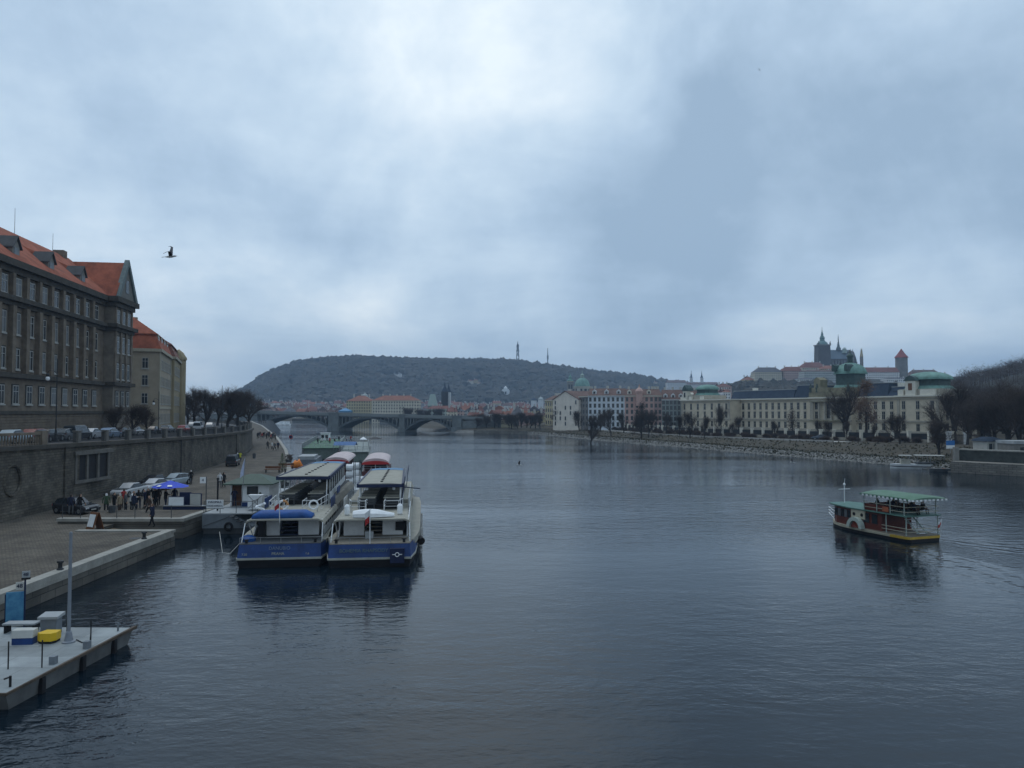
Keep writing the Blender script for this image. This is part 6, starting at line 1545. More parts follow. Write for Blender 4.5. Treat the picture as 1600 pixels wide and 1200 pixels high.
# named bank trees: (px, py base, top y, proto, label)
BT = [(871,670,629,0,'bare tree before the wide pale gable'),(922,686.5,628,1,'bare tree standing at the water edge below the pale blue house'),(905,672,636,2,'bare tree between the pale gable and the pale blue house'),
      (955,677,627,1,'bare tree in front of the pale blue house'),(938,674,640,2,'thin bare tree left of the centre of the pale blue house'),(1002,680,629,0,'dense dark round crowned tree before the pink house'),(1013,680,632,1,'bare tree just right of the dense dark one'),
      (975,676,640,2,'thin bare tree between the pale blue and the pink house'),(1040,679,640,0,'bare tree before the green grey house'),(1078,683,636,1,'bare tree before the left end of the palace'),(1100,684,645,2,'low bare tree right of the palace corner'),
      (1129,688,634,0,'bare tree with a forked crown before the left palace wing'),(1155,682,648,1,'low bare tree before the left palace wing'),(1062,681,645,2,'low bare tree before the narrow pale house')]
for i, (x, yb_, yt_, k, lb) in enumerate(BT):
    d = gd(yb_, 3.0 if yb_ < 686 else 1.5); hh = (yb_-yt_)/F*d
    X = px(x, d); tree(loc=(X, d, hgt(X, d)-.1), sc_=hh/9*1.06, rz=i*1.3, label=lb, sxy=.78, **T_MED[k])
for i, (x, yb_, yt_, k, lb) in enumerate([(1324,709,622,0,'tall bare tree with thick trunk left of the rusty leaved one before the palace'),(1466,716,650,1,'slender bare tree leaning over the grassy bank behind the moored white boat'),(1405,690,640,2,'bare tree before the right wing of the palace')]):
    z = 2.2; d = gd(yb_, z); X = px(x, d); z = hgt(X, d); d = gd(yb_, z); X = px(x, d); hh = (yb_-yt_)/F*d
    tree(loc=(X, d, hgt(X, d)-.1), sc_=hh/13*1.05, rz=i*2.3+1, label=lb, sxy=1.1, **T_BIG[k])
for i in range(8):
    Y = lerp(262, 200, i/7)+rv_.uniform(-3, 3); X = tab(XR, Y)+tab(PW, Y)+rv_.uniform(7, 18)
    tree(loc=(X, Y, hgt(X, Y)-.1), sc_=rv_.uniform(.6, .85), rz=i*1.3, label='slim bare tree in the garden strip before the long cream palace', group='slim garden trees before the palace', sxy=.65, **T_MED[i % 3])
# brown leaved oak and small conifers
def leafy(x, yb_, yt_, wpx, lb, mt, nl, seed, cone=.5, trunk=.25, ls=.38):
    z = 2.2; d = gd(yb_, z); X = px(x, d); z = hgt(X, d); d = gd(yb_, z); X = px(x, d); hh = (yb_-yt_)/F*d; W = wpx/F*d/2
    t = thing('leafy_tree', lb, 'tree', (X, d, hgt(X, d)-.1), 0); r = random.Random(seed); m = MB(); tk = MB(); tk.tube((0,0,-.2),(.1,0,hh*.45),.32*hh/12,.18*hh/12,7)
    cl = []
    for k in range(26):
        tt = r.random(); z = hh*(trunk+(1-trunk)*tt); rr = W*(1-tt*cone)*math.sin(PI*min(1, .25+tt*.75))**.5*r.random()**.5; a = r.uniform(0, 6.28); c = Vector((rr*math.cos(a), rr*math.sin(a), z)); cl.append(c); tk.tube((.05,0,hh*(.2+.25*r.random())), c, .07, .02, 3, cap=False)
    for k in range(nl):
        c = r.choice(cl); p = c+Vector((r.gauss(0,1), r.gauss(0,1), r.gauss(0,1)))*W*.24; d1 = Vector((r.gauss(0,1), r.gauss(0,1), r.gauss(0,1))).normalized()*ls; d2 = d1.orthogonal().normalized()*ls*.6
        m.face([p, p+d1*.5+d2*.5, p+d1, p+d1*.5-d2*.5])
    m.build('crown', mt, t); tk.build('trunk', BARK, t); return t
OAK = mat('brown_leaves', (.12,.07,.045), .9, .4, .8); RED_C = mat('dark_reddish_needles', (.06,.045,.035), .9, .4, .8)
leafy(1353, 711, 622, 38, 'dense tree with rusty brown leaves still on, right of the tall bare tree', OAK, 5200, 4, .55, .28)
leafy(1238, 704, 666, 26, 'small reddish brown conical bush on the grassy bank before the palace', RED_C, 2200, 6, .8, .05, .3)
leafy(1002, 679, 628, 22, 'dense dark tree standing in front of the pink house', mat('dark_crown', (.03,.028,.026), .9, .4, .5), 3500, 8, .3, .3, .4)
put_car('sedan','dark_blue',(.06,.08,.11),(px(1281, 228), 228, hgt(px(1281, 228), 228)+.1), R(70), 'dark blue car parked on the riverside road before the palace portico')
# dark group of trees right of the palace
for i in range(34):
    p_ = 1488+(i*37 % 34)*4.4+rv_.uniform(-2, 2); d = 196+(i*53 % 34)*5.5; X = px(p_, d)
    tree(loc=(X, d, hgt(X, d)-.2), sc_=(1.05+.35*rv_.random())*(13.8/13)*(.85+.0006*d), rz=i*1.9, label='tall bare dark tree in the dense park group right of the palace', group='park trees right of the palace', sxy=1.15, **T_BIG[i % 3])
for i, (x, d, hh) in enumerate([(1533,172,13),(1556,174,14),(1578,166,15),(1592,160,16.5),(1510,186,12)]):
    X = px(x, d); tree(loc=(X, d, hgt(X, d)-.2), sc_=hh/13, rz=i*1.1, label='bare tree with a dark trunk behind the parapet of the river wall', group='bare trees behind the river wall', sxy=1.05, **T_BIG[(i+1) % 3])

# loose stones and dry scrub along the water's edge
r_ = random.Random(77); m = MB()
for k in range(1800):
    Y = lerp(148, 400, r_.random()**1.3); e_ = r_.uniform(-.3, 7.5)*r_.uniform(.4, 1); X = tab(XR, Y)+e_; z = max(0, hgt(X, Y)); s_ = r_.uniform(.08, .24)*(1.2 if e_ < 3 else .7)
    m.rings([[(X+s_*q_*math.cos(a+k), Y+s_*q_*math.sin(a+k), z+h_) for a in (0, 1.3, 2.5, 3.9, 5.1)] for q_, h_ in ((1, -.1), (r_.uniform(.8, 1.1), s_*.4), (.5, s_*.8))])
tag(m.build('shore_rubble', mat('shore_stone', (.09,.09,.085), .9, .3, .3, c2=(.24,.235,.22))), 'pale loose stones along the sloping right bank', 'stones', None, 'stuff')
m = MB()
for k in range(6000):
    Y = lerp(150, 400, r_.random()**1.2); e_ = r_.uniform(2.0, 24) if k % 2 else r_.uniform(1.5, 6); X = tab(XR, Y)+e_; z = hgt(X, Y); h_ = r_.uniform(.12, .45); a = r_.uniform(0, 6.3); c_, s_ = math.cos(a)*.3, math.sin(a)*.3
    m.face([(X-c_, Y-s_, z-.05), (X+c_, Y+s_, z-.05), (X+r_.gauss(0, .2), Y+r_.gauss(0, .2), z+h_)])
tag(m.build('dry_grass', mat('dry_grass', (.03,.036,.016), .95, .3, .2, c2=(.085,.07,.045))), 'dry grass and scrub on the sloping right bank', 'grass', None, 'stuff')
# ---------------------------------------------------------------- stone and iron arch bridge
BS = mat('bridge_stone', (.15,.165,.165), .85, .2, .5); BSD = mat('bridge_steel', (.085,.1,.105), .7, .2, .5)
P0 = Vector((-170, 482, 0)); P1 = Vector((-14, 427.5, 0)); bd = P1-P0; bl = bd.length; ba = math.atan2(bd.y, bd.x)
t = thing('arch_bridge', 'grey arch bridge with pillared spandrels and stout piers crossing the river', 'bridge', (P0.x, P0.y, 0), ba)
def bu(p): r = (p-800)/F; return (r*P0.y-P0.x)/((bd.x-r*bd.y)/bl)
dz = lambda u: lerp(11.3, 7.7, u/bl)
m = MB(); m.rings([[(u, 0, dz(u)-.9), (u, 0, dz(u)), (u, 14, dz(u)), (u, 14, dz(u)-.9)] for u in (-12, bl)]); m.build('deck', BS, t)
m = MB()
for y in (-.1, 13.9): m.rings([[(u, y-.15, dz(u)), (u, y-.15, dz(u)+1.15), (u, y+.2, dz(u)+1.15), (u, y+.2, dz(u))] for u in (-12, bl)])
m.rings([[(u, -.4, dz(u)-.35), (u, -.4, dz(u)+.02), (u, 0, dz(u)+.02), (u, 0, dz(u)-.35)] for u in (-12, bl)]); m.build('parapet', mat('parapet_stone', (.2,.215,.21), .85, .15), t)
prs = [(bu(392), bu(404)), (bu(513), bu(531)), (bu(623), bu(634)), (bu(706), bu(723))]
for a, b_ in prs:
    m = MB(); m.box(a, -1.2, -2, b_, 15, 3.0); m.box(a+.6, -.7, 3.0, b_-.6, 14.7, dz(a)+1.3); m.prism([(a, -1.2), ((a+b_)/2, -3.2), (b_, -1.2)], -2, 3.0); m.box(a+.3,-.95,dz(a)+.6,b_-.3,15,dz(a)+1.5); m.build('pier', BS, t)
    for s_ in (.28, .72): m = MB(); u = lerp(a, b_, s_); m.tube((u, -.5, dz(a)+1.5), (u, -.5, dz(a)+5.2), .09, n=5); m.lathe([(.1,0),(.3,.2),(.3,.6),(.05,.8)], 8, (u, -.5, dz(a)+5.1)); m.build('lamp_standard', IRON, t)
for (a0, a1), (b0, b1) in zip(prs, prs[1:]):
    m = MB(); n = 16; rs = []; mid = (a1+b0)/2; hs_ = (b0-a1)/2
    for k in range(n+1):
        x = -1+2*k/n; u = mid+x*hs_; zt_ = dz(u)-1.0-5.6*x*x; zb = zt_-.55-.9*abs(x); rs.append([(u, .1, zb), (u, .1, zt_+.0), (u, 13.9, zt_), (u, 13.9, zb)])
    m.rings(rs); m.build('arch_rib', BSD, t)
    m = MB()
    for k in range(-7, 8):
        x = k/7.6; u = mid+x*hs_; zt_ = dz(u)-1.0-5.6*x*x
        if dz(u)-.9-zt_ > .5:
            for y in (.15, 7, 13.3): m.box(u-.28, y, zt_-.1, u+.28, y+.5, dz(u)-.9)
    split_build(m, 'spandrel_post', BS, t)
m = MB(); m.box(prs[-1][1], -.3, -2, bl+14, 15, dz(bl)-.95); m.box(-40, -.3, -2, prs[0][0], 15, dz(0)-.95); m.build('abutment', BS, t)
# ---------------------------------------------------------------- houses of the far quarter
def mixc(c, k): return tuple(min(1, max(0, v*k)) for v in c)
WALLS = {'cream': winwall('far_cream', (.58,.53,.42)), 'white': winwall('far_white', (.72,.71,.69)), 'ochre': winwall('far_ochre', (.48,.4,.23)), 'pink': winwall('far_pink', (.48,.34,.3)), 'grey': winwall('far_grey', (.36,.36,.35)), 'pale green': winwall('far_green', (.42,.47,.41))}
FO = mat('far_tile_orange', (.23,.1,.068), .9, .25, .2); FR = mat('far_tile_red', (.17,.075,.06), .9, .25, .2); FB = mat('far_tile_brown', (.12,.075,.06), .9, .25, .2)
ROOFS = {'orange': FO, 'red': FR, 'brown': FB, 'slate': mat('far_slate', (.1,.1,.11), .8, .2, .3)}
def house(X, Y, z, w_, dp, h_, rh, rz, wn, rn, lb, group, hip=False, name='house', nch=2):
    t = thing(name, lb, 'house', (X, Y, z), rz, group)
    MB().box(-w_/2, -dp/2, -6, w_/2, dp/2, h_).build('wall', WALLS[wn] if isinstance(wn, str) else wn, t)
    m = MB(); i = w_*.5-.2 if hip is None else (dp*.45 if hip else .0)
    m.rings([[(-w_/2-.3,-dp/2-.4,h_),(w_/2+.3,-dp/2-.4,h_),(w_/2+.3,dp/2+.4,h_),(-w_/2-.3,dp/2+.4,h_)],[(-w_/2+i,-.2,h_+rh),(w_/2-i,-.2,h_+rh),(w_/2-i,.2,h_+rh),(-w_/2+i,.2,h_+rh)]]); m.build('roof', ROOFS[rn] if isinstance(rn, str) else rn, t)
    for k in range(nch):
        x = w_*(-.3+.6*k/max(1, nch-1)); MB().box(x-.6,-1,h_+rh*.5,x+.6,.4,h_+rh+1.6).build('chimney', OFFW, t)
    return t
hr = random.Random(21)
ordw = ['first','second','third','fourth','fifth','sixth','seventh','eighth','ninth','tenth','eleventh','twelfth','thirteenth','fourteenth','fifteenth','sixteenth','seventeenth','eighteenth','nineteenth','twentieth']
def nth(i):
    return ordw[i] if i < 20 else ['twenty','thirty','forty','fifty'][i//10-2]+('-'+ordw[i % 10-0] if False else ['','-first','-second','-third','-fourth','-fifth','-sixth','-seventh','-eighth','-ninth'][(i+1) % 10]) if (i+1) % 10 else ['','','thirtieth','fortieth','fiftieth'][(i+1)//10-1 if (i+1)//10 > 2 else 2]
def row(p0, p1, d0, d1, n, yt0, yt1, nm, wmul=1.0, skip=()):
    for i in range(n):
        p_ = lerp(p0, p1, (i+.5)/n)+hr.uniform(-2, 2); d = lerp(d0, d1, hr.random())
        if any(a <= p_ <= b_ for a, b_ in skip): continue
        X = px(p_, d); g_ = hgt(X, d); w_ = (p1-p0)/n/F*d*wmul*hr.uniform(.9, 1.25); top = zz(lerp(yt0, yt1, (i+.5)/n)+hr.uniform(-2, 2.5), d)
        th_ = max(6, top-g_); rh = min(th_*.38, hr.uniform(3.5, 6.5)); wn = hr.choice(['cream','cream','white','ochre','pink','grey']); rn = hr.choice(['orange','orange','red','red','brown','slate'])
        hip = hr.choice([True, False, False]); gb = hr.random() < .3
        lb = f'{wn} house with {rn} roof, {nth(i)} from left in the {nm}'
        house(X, d, g_, w_ if not gb else w_*1.0, 12, th_-rh, rh, hr.uniform(-.35, .35)+(PI/2 if gb else 0), wn, rn, lb, 'houses in the '+nm, hip, nch=hr.choice([1,2,3]))
row(404, 860, 1350, 1500, 46, 626, 629, 'farthest town row', 1.15)
row(404, 852, 1150, 1290, 40, 631, 631, 'middle town row', 1.15, skip=((585,650),))
row(404, 545, 880, 980, 13, 636, 637, 'front row above the bridge', 1.2)
row(700, 860, 620, 760, 15, 634, 636, 'front row right of the bridge', 1.15)
row(735, 850, 500, 560, 9, 645, 644, 'riverside row beyond the bridge', 1.1)
def place(p_, d, ytop, wpx, wn, rn, rhp, lb, dp=16, rz=0, name='house', hip=True, nch=3):
    X = px(p_, d); g_ = hgt(X, d); top = zz(ytop, d); rh = rhp/F*d; return house(X, d, g_, wpx/F*d, dp, top-g_-rh, rh, rz, wn, rn, lb, None, hip, name, nch)
place(565, 800, 618, 40, 'ochre', 'orange', 9, 'large ochre building with an orange hipped roof and a pale dome behind', 24)
place(620, 760, 618, 72, 'cream', 'orange', 8, 'long pale building with an orange roof and rows of small windows behind the bridge', 22, nch=5)
place(690, 740, 634, 46, 'pale green', 'red', 5, 'low pale building with a red roof beside the dark tower', 14)
place(540, 780, 638, 18, mat('blue_sheeting', (.08,.25,.45), .6, .15), mat('blue_sheeting', (.08,.25,.45), .6, .15), 4, 'building wrapped in bright blue sheeting left of the ochre one', 12, nch=0)
place(775, 470, 640, 15, 'white', 'red', 7, 'small white gabled house right of the bridge end', 9, .5, hip=False, nch=1)
place(793, 465, 642, 14, 'white', 'orange', 6, 'second small white house, next to the dark steep roofed one', 9, .3, hip=False, nch=1)
place(808, 455, 634, 16, 'grey', 'slate', 14, 'dark house with a very steep slate roof right of the bridge end', 9, .2, hip=None, nch=1)
place(792, 424, 652, 18, mat('pale_yellow', (.5,.46,.32), .9, .1), 'red', 4, 'low cream house at the water right of the bridge', 7, .1, nch=1)
place(826, 440, 644, 30, 'pink', 'red', 6, 'wide reddish house beside the blue scaffold near the pale gabled house', 10)
# church and towers
t = thing('domed_church', 'baroque church with a big green dome and lantern', 'church', (px(910, 900), 900, 12), 0)
k = 900/F
MB().lathe([(21*k*.9,-8),(21*k*.9,8),(17*k,8.5),(16*k,20),(17.3*k,20.5)], 16).build('drum', STL, t)
m = MB(); zb = zz(604, 900)-12
MB().lathe([(16.5*k,18),(16.5*k,zb)], 16).build('drum_wall', mat('church_plaster', (.4,.38,.32), .9, .1), t)
m.lathe([(12.6*k,zb-1)]+[(12*k*math.cos(a), zb+14*k*1.0*math.sin(a)) for a in [i*PI/2/8 for i in range(8)]]+[(2.6*k, zb+14*k)], 16)
d_ = m.build('dome', COP, t, smooth=True); zt_ = zb+13.5*k
MB().lathe([(3.2*k,zt_),(3.0*k,zt_+4*k),(3.6*k,zt_+4.3*k),(1.6*k,zt_+6*k),(.5*k,zt_+8*k),(.25*k,zt_+12*k)], 10).build('lantern', mat('pale_verdigris', (.3,.38,.35), .7), t)
for i in range(8):
    a = -PI/2+(i-3.5)*.42; m = MB(); m.box(-1.4,-.3,0,1.4,.3,5.5); o = m.build('window', GLASS, t); o.location = (16.6*k*math.cos(a), 16.6*k*math.sin(a), zb-8.5); o.rotation_euler[2] = a+PI/2
t = thing('bell_tower', 'slim baroque bell tower with a green cap left of the green dome', 'tower', (px(891, 880), 880, 12), 0)
k = 880/F; zb = zz(597, 880)-12
MB().box(-4.6*k,-4.6*k,-8,4.6*k,4.6*k,zb).build('shaft', STL, t); MB().box(-5.2*k,-5.2*k,zb,5.2*k,5.2*k,zb+1).build('cornice', PALD, t)
MB().lathe([(4.8*k,zb+1),(4.6*k,zb+3*k),(2.5*k,zb+5*k),(2.4*k,zb+7.5*k),(2.9*k,zb+8*k),(1.2*k,zb+10*k),(.3*k,zb+14*k)], 10).build('cap', COP, t)
for z in (zb-8, zb-16): 
    for s in (-1.9, 1.9): MB().box(s*k-1.0,-4.7*k,z,s*k+1.0,-4.55*k,z+5).build('window', GLASS, t)
t = thing('water_tower', 'dark blackened stone tower with a steep cap behind the bridge', 'tower', (px(695, 780), 780, 4), 0)
k = 780/F; zb = zz(612, 780)-4
MB().box(-5*k,-5*k,-2,5*k,5*k,zb).build('shaft', mat('black_stone', (.035,.035,.037), .9, .2), t); MB().lathe([(6.5*k,zb),(3*k,zb+6*k),(1.5*k,zb+9*k),(.3*k,zb+16*k)], 4, ph=PI/4).build('cap', SLATE, t)
t = thing('white_turret', 'small white turret right of the dark tower behind the bridge', 'tower', (px(701, 790), 790, 4), 0)
MB().box(-2.2,-2.2,-2,2.2,2.2,zz(613,790)-4).build('shaft', WHITEB, t); MB().lathe([(2.8,zz(613,790)-4),(1.5,zz(609,790)-4),(.2,zz(600,790)-4)], 8).build('cap', SLATE, t)
t = thing('green_roof_tower', 'pale green steep roofed tower left of the dark one behind the bridge', 'tower', (px(676, 770), 770, 4), 0)
zb = zz(634,770)-4; MB().box(-4.5,-4,-2,4.5,4,zb).build('shaft', STL, t); MB().rings([[(-5,-4.5,zb),(5,-4.5,zb),(5,4.5,zb),(-5,4.5,zb)],[(-2.4,-1,zz(616,770)-4),(2.4,-1,zz(616,770)-4),(2.4,1,zz(616,770)-4),(-2.4,1,zz(616,770)-4)]]).build('roof', mat('pale_verdigris', (.3,.38,.35), .7), t)
for x, d, yt_, yb_, lb in ((570, 830, 612, 619, 'pale dome on the ochre building'), (845, 1200, 615, 625, 'small pale dome above the far roofs left of the gabled house'), (834, 1230, 617, 626, 'small blue grey dome left of the pale one above the far roofs')):
    k = d/F; t = thing('small_dome', lb, 'dome', (px(x, d), d, zz(yb_, d)), 0); MB().lathe([(4.3*k,-14*k),(4.3*k,0),(4.6*k,.2*k)], 12).build('drum', WHITEB, t)
    m = MB(); m.lathe([(4.4*k*math.cos(a), 4.2*k*math.sin(a)) for a in [i*PI/2/6 for i in range(6)]]+[(.6*k,4.3*k),(.3*k,6.5*k)], 12); m.build('cap', mat('pale_cap', (.38,.42,.42), .7) if x != 834 else SLATE, t, smooth=True)
# hill: lookout tower, mast, villas, church
def hz(p_, d): return hgt(px(p_, d), d)
t = thing('lookout_tower', 'steel lattice lookout tower on the wooded hill', 'tower', (px(809, 2240), 2240, hz(809, 2240)-8), 0)
k = 2240/F; z1 = zz(533, 2240)-(hz(809, 2240)-8)
m = MB()
lv = [(0, 5.2*k), (.18, 3.6*k), (.4, 2.5*k), (.62, 1.9*k), (.8, 1.5*k)]
for (f0, r0), (f1, r1) in zip(lv, lv[1:]):
    for i in range(4):
        a0 = PI/4+i*PI/2; a1 = a0+PI/2
        c = lambda a, r, f: (r*math.cos(a), r*math.sin(a), f*z1)
        m.tube(c(a0,r0,f0), c(a0,r1,f1), 1.5, n=4); m.tube(c(a0,r0,f0), c(a1,r1,f1), .9, n=4); m.tube(c(a1,r0,f0), c(a0,r1,f1), .9, n=4)
m.build('lattice', IRON, t); MB().lathe([(2.6*k,.62*z1),(2.6*k,.66*z1)], 8).build('platform', IRON, t)
MB().lathe([(2.0*k,.78*z1),(2.0*k,.85*z1),(.8*k,.9*z1),(.3*k,z1)], 8).build('cabin_and_spire', IRON, t)
t = thing('radio_mast', 'slim radio mast right of the lookout tower on the hill', 'mast', (px(856, 2240), 2240, hz(856, 2240)-8), 0)
z1 = zz(544, 2240)-(hz(856, 2240)-8); m = MB(); m.tube((0,0,0),(0,0,z1),2.2,1.0,5); m.build('shaft', IRON, t); MB().box(-2.5,-1,z1*.55,2.5,1,z1*.7).build('antenna_box', GREY, t)
for x, y, w_, lb in ((618,587,14,'white villa with two wings high on the left of the wooded hill'),(598,588,8,'small white villa left of the two winged one on the hill'),(735,597,18,'ochre villa group on the middle of the wooded hill'),(748,600,8,'small cream villa right below the ochre group on the hill'),(452,571,6,'tiny white house near the left ridge of the hill'),(1024,598,10,'pale house on the right flank of the wooded hill')):
    d = 1500
    while d < 2300 and zz(y+3, d) > hgt(px(x, d), d): d += 10
    X = px(x, d); g_ = hgt(X, d); house(X, d-4, g_-1, w_/F*d*.5, 10, 7, 3, .2, 'white' if 'white' in lb else 'cream', 'red' if x > 700 else 'slate', lb, None, True, 'villa', 1)
    if w_ > 10: house(X+w_/F*d*.45, d+4, g_-1, w_/F*d*.4, 9, 9.5, 3, 0, 'white' if 'white' in lb else 'ochre', 'red' if x > 700 else 'slate', lb.replace('villa', 'villa wing', 1)+', taller part', None, True, 'villa', 1)
d = 1500
while d < 2300 and zz(616, d) > hgt(px(790, d), d): d += 10
k = d/F; X = px(790, d); g_ = hgt(X, d)-2
t = thing('white_church', 'small white domed church with side turrets at the foot of the wooded hill', 'church', (X, d-6, g_), 0)
MB().box(-6.5*k,-3*k,0,6.5*k,3*k,7*k).build('nave', WHITE, t); MB().lathe([(3*k,7*k),(3*k,10.5*k),(2.6*k,11.5*k),(1*k,13*k),(.2*k,14*k)], 8).build('dome', WHITE, t)
for s in (-1, 1): m = MB(); m.box(s*4*k-1.3*k,-3.3*k,0,s*4*k+1.3*k,-1*k,8.8*k); m.build('turret', WHITE, t)
MB().box(-1.4*k,-3.1*k,1*k,1.4*k,-3.0*k,5*k).build('doorway', GLASS, t)
# monastery with two spires
d = 1800; g_ = zz(606, d); k = d/F
t = thing('monastery', 'long white monastery with a red roof and two slim spires on the ridge', 'monastery', (px(1085, d), d, g_), 0)
for x0, x1, yt_, h_ in ((1042,1072,594,8),(1072,1122,597,7)):
    MB().box((x0-1085)*k, -8, -60, (x1-1085)*k-.5, 14, (606-yt_-4)*k).build('wing', WALLS['white'], t); m = MB(); m.extr([(-9,(606-yt_-4)*k),(3,(606-yt_)*k),(15,(606-yt_-4)*k)], (x0-1085)*k, (x1-1085)*k-.6); m.build('roof', TILE2, t)
for x in (1081, 1097.5): m = MB(); u = (x-1085)*k; m.box(u-2*k,0,-5,u+2*k,4*k,16*k); m.build('tower_shaft', WHITEB, t); MB().lathe([(2.4*k,16*k),(1*k,19*k),(1.2*k,20*k),(.5*k,22*k),(.12*k,28*k)], 8, (u,2*k,0)).build('spire', SLATE, t)
# ---------------------------------------------------------------- castle
d = 1050; k = d/F
def czz(y): return zz(y, d)
def block(x0, x1, ytop, yb_, rhp, wn, rn, lb, name='castle_palace', dd=0, rz=0, dp=18, hip=True, nch=3):
    dq = d+dd; w_ = (x1-x0)/F*dq; top = zz(ytop, dq); rh = rhp/F*dq; g_ = zz(yb_, dq)
    return house(px((x0+x1)/2, dq), dq, g_, w_, dp, top-g_-rh, rh, rz, wn, rn, lb, None, hip, name, nch)
block(1177, 1221, 574, 600, 8, 'cream', 'slate', 'white palace with a dark hipped roof at the left end of the castle hill')
block(1219, 1256, 573, 600, 7, 'pink', 'red', 'pinkish palace with a bright red roof right of the dark roofed one')
block(1250, 1290, 566, 596, 9, 'cream', 'red', 'cream building with a steep red roof just left of the cathedral')
block(1253, 1306, 578, 608, 3, winwall('far_pale', (.42,.44,.42)), 'brown', 'long pale grey green palace below the cathedral', dd=-60)
block(1280, 1318, 571, 590, 6, 'ochre', 'orange', 'ochre building with an orange roof below the cathedral', dd=-30)
block(1336, 1402, 574, 606, 8, 'white', 'red', 'long white castle wing with three rows of windows and a red roof', dd=-10, hip=False)
block(1318, 1345, 571, 590, 6, 'cream', 'orange', 'castle wing with an orange roof left of the long white one', dd=20)
block(1418, 1470, 578, 604, 9, 'pink', 'brown', 'low pinkish house with a brown roof right of the round tower', dd=10)
block(1458, 1482, 583, 604, 6, 'cream', 'slate', 'low dark roofed house at the right end of the castle', dd=0)
block(1160, 1176, 588, 606, 6, 'ochre', 'orange', 'small ochre house left of the dark roofed palace', dd=-40)
block(1120, 1140, 599, 622, 5, 'pink', 'red', 'pinkish house with a red roof low on the castle slope', dd=-200)
block(1126, 1138, 608, 624, 5, 'white', 'orange', 'small white house with an orange roof at the foot of the castle slope', dd=-260)
block(1243, 1270, 590, 604, 3, 'white', 'slate', 'white garden building on the slope below the cream building', dd=-70)
block(1382, 1420, 590, 612, 2, 'white', 'slate', 'white terrace building below the round tower', dd=-60)
GOTH = mat('gothic_stone', (.09,.085,.085), .9, .25, .1); LEAD = mat('lead_roof', (.13,.17,.21), .7, .15, .1)
t = thing('cathedral', 'dark gothic cathedral with a tall belfry, a slender crossing spire and a blue grey roof', 'cathedral', (px(1286, 1080), 1080, zz(592, 1080)), 0)
k = 1080/F; U_ = lambda x: (x-1286)*k; ZZ = lambda y: (592-y)*k
MB().rings([[(U_(1275.5),-9*k,-10),(U_(1297),-9*k,-10),(U_(1297),9*k,-10),(U_(1275.5),9*k,-10)],[(U_(1277),-8*k,ZZ(540)),(U_(1295.5),-8*k,ZZ(540)),(U_(1295.5),8*k,ZZ(540)),(U_(1277),8*k,ZZ(540))]]).build('belfry', GOTH, t)
MB().box(U_(1276),-9*k,ZZ(540),U_(1296.5),9*k,ZZ(538.5)).build('gallery', STL, t)
cx = U_(1286.3)
m = MB(); m.lathe([(9*k,0),(7.5*k,3*k),(4*k,6*k),(3.4*k,9*k),(4.2*k,10*k),(2.8*k,13*k),(1.6*k,15.5*k),(2*k,16*k),(1.2*k,19*k),(.5*k,22*k),(.2*k,28*k)], 12, (cx,0,ZZ(538.5))); m.build('baroque_helm', mat('helm_copper', (.12,.2,.2), .7, .2, .1), t)
for s in (-1, 1): 
    m = MB(); m.lathe([(1.2*k,0),(1.2*k,2*k),(.15*k,6*k)], 6, (cx+s*9*k,-8*k,ZZ(539))); m.build('corner_pinnacle', GOTH, t)
m = MB(); m.box(U_(1292),-7*k,-8,U_(1335),9*k,ZZ(561)); m.build('nave_wall', GOTH, t)
m = MB(); m.extr([(-8*k,ZZ(561)),(1*k,ZZ(546.5)),(10*k,ZZ(561))], U_(1296), U_(1330)); m.build('nave_roof', LEAD, t)
m = MB(); m.lathe([(9*k,ZZ(580)),(9*k,ZZ(560)),(6*k,ZZ(550)),(.5*k,ZZ(546.5))], 10, (U_(1330),1*k,0)); m.build('apse', GOTH, t)
m = MB()
for i in range(9): x = U_(1299)+i*4.6*k; m.box(x-.5*k,-10*k,-8,x+.5*k,-7*k,ZZ(566)); m.lathe([(.6*k,0),(.1*k,4*k)],5,(x,-9*k,ZZ(566)))
m.build('buttresses', STL, t)
m = MB(); m.lathe([(4*k,ZZ(548)),(3.6*k,ZZ(544)),(2.2*k,ZZ(541)),(.9*k,ZZ(533)),(.2*k,ZZ(522))], 8, (U_(1312),1*k,0)); m.build('crossing_spire', mat('spire_grey', (.1,.13,.15), .8), t)
m = MB(); m.lathe([(4.5*k,ZZ(552)),(3*k,ZZ(545)),(1*k,ZZ(543))], 8, (U_(1320),-2*k,0)); m.build('green_turret', mat('pale_verdigris', (.3,.38,.35), .7), t)
for x in (1326.5, 1330): m = MB(); m.box(U_(x)-1.6*k,-10*k,-8,U_(x)+1.6*k,-7*k,ZZ(556)); m.lathe([(1.6*k,ZZ(556)),(.1*k,ZZ(545))],6,(U_(x),-8.5*k,0)); m.build('pale_gable', STL, t)
for i, x in enumerate((1348.2, 1351.0)):
    t = thing('church_steeple', ['pale yellow pointed steeple, left one of the twin pair right of the cathedral','pale yellow pointed steeple, right one of the twin pair right of the cathedral'][i], 'steeple', (px(x, 1060), 1060+i*8, zz(575, 1060)), 0)
    k = 1060/F; MB().box(-1.4*k,-1.4*k,-10,1.4*k,1.4*k,18*k).build('shaft', STL, t); MB().lathe([(2.1*k,18*k),(.1*k,32*k)], 4, ph=PI/4).build('spire', mat('yellow_stone', (.4,.35,.22), .9), t)
t = thing('round_tower', 'stout round stone tower with a red conical roof at the castle', 'tower', (px(1410, 1040), 1040, zz(598, 1040)), 0); k = 1040/F
MB().lathe([(9.2*k,-12),(8.8*k,39*k)], 18).build('shaft', mat('tower_stone', (.19,.18,.16), .9, .25, .15), t); MB().lathe([(10.2*k,39*k),(10*k,39.6*k),(5*k,46*k),(.2*k,53.5*k)], 18).build('roof', mat('cone_red', (.24,.06,.05), .85, .15, .3), t)
